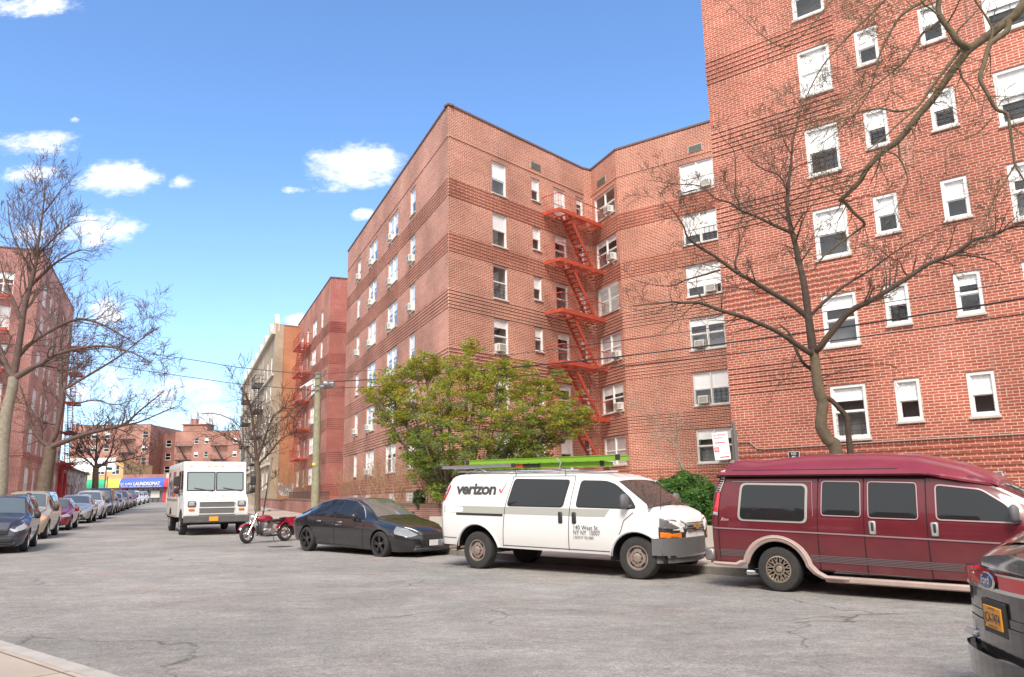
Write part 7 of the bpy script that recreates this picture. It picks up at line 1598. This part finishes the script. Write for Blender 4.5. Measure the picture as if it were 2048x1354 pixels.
for k, (dz, dx) in enumerate(((-.12, .25), (-.35, .2), (-.75, .2), (-1.0, .2))): mb.tube([(ax - dx, YP - .2, zt_ + dz), (ax + dx * 1.6, YP - .2, zt_ + dz + .12)], .02, 5); mb.lathe([(.001, 0), (.05, 0), (.05, .09), (.001, .1)], (ax + dx * 1.6, YP - .2, zt_ + dz + .12), 'z', 8)
mb.build('bracket', M_GREY, up_, M)
mb = MB(); mb.box((bt.x - .08, YP - .22, bz + 2.9), (.16, .02, .13)); mb.build('tag', pm('yellow_tag', (.75, .65, .1), .6), up_, M)
def wire(label, pts, Y0, Y1_, r, group='overhead cables'):
    n = len(pts); P = [atd(p[0], p[1], 1 / (1 / Y0 + (1 / Y1_ - 1 / Y0) * ((p[0] - pts[0][0]) / (pts[-1][0] - pts[0][0])))) for p in pts]
    mb = MB(); Q = []
    for i in range(n - 1):
        for k in range(6):
            t = k / 6; a = P[max(i - 1, 0)]; b = P[i]; c = P[i + 1]; d = P[min(i + 2, n - 1)]; Q.append(.5 * ((2 * b) + (c - a) * t + (2 * a - 5 * b + 4 * c - d) * t * t + (3 * b - a - 3 * c + d) * t ** 3))
    Q.append(P[-1]); o_ = P[0]; mb.tube([q - o_ for q in Q], r, 5); o = mb.build('overhead_cable', M_TRIM, None, Matrix.Translation(o_), smooth=80); o.matrix_world = Matrix.Translation(o_); tag(o, label=label, cat='cable', group=group)
wire('thin upper cable running right from the pole across both brick wings', [(645, 748), (800, 735), (1160, 692), (1480, 648), (1720, 613), (2048, 562), (2200, 538)], YP, 16.5, .011)
wire('thick middle cable running right from the pole across both brick wings', [(645, 764), (800, 755), (1160, 722), (1480, 683), (1720, 649), (2048, 597), (2200, 572)], YP, 16.5, .024)
wire('lowest cable running right from the pole across both brick wings', [(645, 777), (800, 770), (1160, 741), (1480, 706), (1720, 674), (2048, 628), (2200, 605)], YP, 16.5, .016)
wire('upper cable running left from the pole over the street', [(632, 750), (480, 735), (400, 722), (273, 704), (140, 694), (0, 688), (-80, 686)], YP, 44, .018)
wire('lower cable running left from the pole over the street', [(630, 781), (480, 768), (400, 757), (300, 743), (160, 722), (0, 702), (-80, 694)], YP, 44, .018)
wire('upper drop cable slanting down left from the pole', [(632, 775), (600, 806), (560, 842), (500, 888), (440, 925)], YP, 75, .022)
wire('lower drop cable slanting down left from the pole', [(634, 782), (600, 822), (565, 858), (520, 896), (470, 930)], YP, 75, .022)
# street lamp
lx, ly = tb_at(487, 5.4); lz = gz(lx, ly) + .1; sl = empty('street_lamp', (lx, ly, lz), label='tall grey street lamp with long curved arm above the delivery truck', cat='street lamp')
tp = atd(486, 868, ly); mb = MB(); arm = [atd(p[0], p[1], ly) for p in ((486, 868), (478, 852), (462, 838), (440, 829), (414, 825.5))]
mb.tube([(0, 0, 0), (tp.x - lx, 0, tp.z - lz)], [.11, .07], 10); mb.build('pole', M_GREY, sl, smooth=60); mb = MB(); mb.tube([p - Vector((lx, ly, lz)) for p in arm], .05, 8); mb.build('arm', M_GREY, sl, smooth=60)
e = arm[-1] - Vector((lx, ly, lz)); mb = MB(); mb.box((e.x - .05, e.y, e.z - .03), (.95, .3, .12), bev=.05); mb.build('lamp_head', M_AC, sl, smooth=50)
# slanted sign post by the street tree
sx_, sy_ = tb_at(532, 5.5); sz_ = gz(sx_, sy_) + .12; sp_ = empty('sign_post', (sx_, sy_, sz_), label='thin leaning dark sign post between delivery truck and graffiti wall', cat='sign post'); k = sy_ / F_PX
mb = MB(); mb.tube([(-.15, 0, 0), (.32, 0, 112 * k)], .05, 6); mb.build('post', M_BLK, sp_); mb = MB(); mb.box((.22, -.06, 76 * k), (.10, .04, 68 * k), rot=Matrix.Rotation(R(5), 3, 'Y')); mb.build('sign_plate', pm('sign_edge', (.2, .18, .15), .6), sp_)
# no parking sign behind the maroon van tail
ysn = 17.5; c = atd(1442, 892, ysn); bx, by = c.x + .10, ysn; bz_ = gz(bx, by) + .1
ns = empty('parking_sign', (bx, by, bz_), label='white no parking anytime sign on a grey post behind the maroon van tail', cat='sign'); rotS = Matrix.Rotation(R(-14), 4, 'Z')
z = c.z - bz_; mb = MB(); mb.box((.22, .02, z / 2 + .25), (.05, .05, z + .55)); mb.box((.22, .045, z + .02), (.13, .02, .66)); mb.build('post', pm('dull_sign_post', (.16, .15, .14), .6, .3), ns)
tilt = Matrix.Translation((-.10, -.02, z)) @ rotS @ Matrix.Rotation(R(-4), 4, 'Y')
M_SW = pm('sign_white', (.82, .82, .82), .4); M_SR = pm('sign_red', (.62, .02, .08), .45)
mb = MB(); mb.box((0, 0, .155), (.34, .008, .29), bev=.003); mb.box((0, 0, -.148), (.34, .008, .30), bev=.003); pn = mb.build('sign_plate', M_SW, ns, tilt)
text('NO PARKING', .052, 'lettering', M_SR, pn, Matrix.Translation((-.145, -.006, .225)), width=.27, offset=.001); text('Anytime', .052, 'lettering', M_SR, pn, Matrix.Translation((-.135, -.006, .165)), width=.19, offset=.0008)
mb = MB(); mb.prism([(-.13, .065), (-.13, .085), (.09, .085), (.09, .065)], -.0075, -.0045); mb.prism([(-.06, -.255), (-.06, -.235), (.11, -.235), (.11, -.225), (.145, -.245), (.11, -.265), (.11, -.255)], -.0075, -.0045); mb.build('arrow', M_SR, pn)
mb = MB(); mb.prism([(-.155, -.125), (-.155, -.02), (-.055, -.02), (-.055, -.125)], -.0075, -.0045); mb.build('symbol_field', M_SR, pn)
mb = MB(); q = [(.038 * math.cos(t), .038 * math.sin(t)) for t in np.linspace(0, 2 * math.pi, 17)]
for i in range(16): a, b = q[i], q[i + 1]; mb.quad((-.105 + a[0], -.009, -.072 + a[1]), (-.105 + b[0], -.009, -.072 + b[1]), (-.105 + b[0] * .72, -.009, -.072 + b[1] * .72), (-.105 + a[0] * .72, -.009, -.072 + a[1] * .72))
mb.quad((-.135, -.009, -.048), (-.128, -.009, -.041), (-.075, -.009, -.096), (-.082, -.009, -.103)); mb.build('symbol', M_SW, pn)
text('8AM-9:30AM', .03, 'lettering', pm('pale_red_print', (.70, .35, .40), .5), pn, Matrix.Translation((-.04, -.006, -.06)), width=.17); text('MON & THUR', .03, 'lettering', MATS['pale_red_print'], pn, Matrix.Translation((-.04, -.006, -.105)), width=.17)
# notice on the tower wall
c = ft.at(1.93, -.02, 2.72); nb = empty('wall_sign', c, label='small black notice NO BALL PLAYING screwed to the tower wall', cat='sign'); Mn = Matrix.Translation(-c) @ ft.W @ Matrix.Translation((1.93, -.03, 2.72))
mb = MB(); mb.box((0, 0, 0), (.34, .02, .27)); pnl = mb.build('sign_plate', M_WHITE, nb, Mn); mb = MB(); mb.box((0, -.013, 0), (.31, .006, .245)); mb.build('sign_field', M_TRIM, pnl)
for s_, z, sz in (('NO', .035, .10), ('BALL', -.035, .055), ('PLAYING', -.095, .055)): text(s_, sz, 'lettering', M_WHITE, pnl, Matrix.Translation((0, -.018, z)), align='CENTER', offset=.002)
# green street name signs at the far corner
gx_, gy_ = tb_at(208, -5.9); gz_ = gz(gx_, gy_); gs = empty('street_name_sign', (gx_, gy_, gz_), label='thin pale pole with two green street name signs near the far shops', cat='sign post')
mb = MB(); mb.tube([(0, 0, 0), (0, 0, 4.3)], .06, 8); mb.build('post', M_ALU, gs); k = gy_ / F_PX
mb = MB(); mb.box((-.35, 0, 4.2), (.9, .03, .25)); mb.box((.3, -.03, 3.85), (.03, .9, .25)); mb.build('sign_plate', pm('sign_green', (.02, .30, .16), .5), gs)
# manhole cover on the road
mc = onground(560, 1093); mb = MB(); mb.lathe([(.001, .006), (.36, .006), (.38, 0)], (0, 0, 0), 'z', 28); o = mb.build('manhole_cover', pm('cast_iron', (.10, .085, .08), .7, .4, noise=.3), None); o.matrix_world = Matrix.Translation((mc.x, mc.y, gz(mc.x, mc.y) + .004)) @ Matrix.Rotation(-GY, 4, 'X'); tag(o, label='round iron manhole cover in the road before the red motorcycle', cat='manhole cover')

# unseen low block added behind the viewer so windows and paint reflect brick
bO = Vector((0, 0)) - nT * 4.2
ob = empty('apartment_block', (bO.x - nT.x * 6, bO.y - nT.y * 6, 0), label='unseen low brick building added behind the viewer along the near pavement for glass reflections', cat='apartment block')
a_, b_ = bO + dT * 30, bO - dT * 30; ang_ = math.atan2(-dT.y, -dT.x)
f_ = Facade(ob, a_, ang_, 60, -.3, 7.4, M_BRO)
for hd in (2.9, 5.9):
    for k in range(14): f_.win(2.0 + 4.1 * k, hd, 1.7, 1.6, True, simple=True, lintel=False)
f_.finish(); q_ = nT * 12; slab(ob, [a_, b_, b_ - q_, a_ - q_], 7.2); coping(ob, [a_, b_], 7.4)
for p_, r_ in ((b_, b_ - q_), (a_ - q_, a_)):
    d = r_ - p_; Facade(ob, p_, math.atan2(d.y, d.x), d.length, -.3, 7.4, M_BRO).finish()
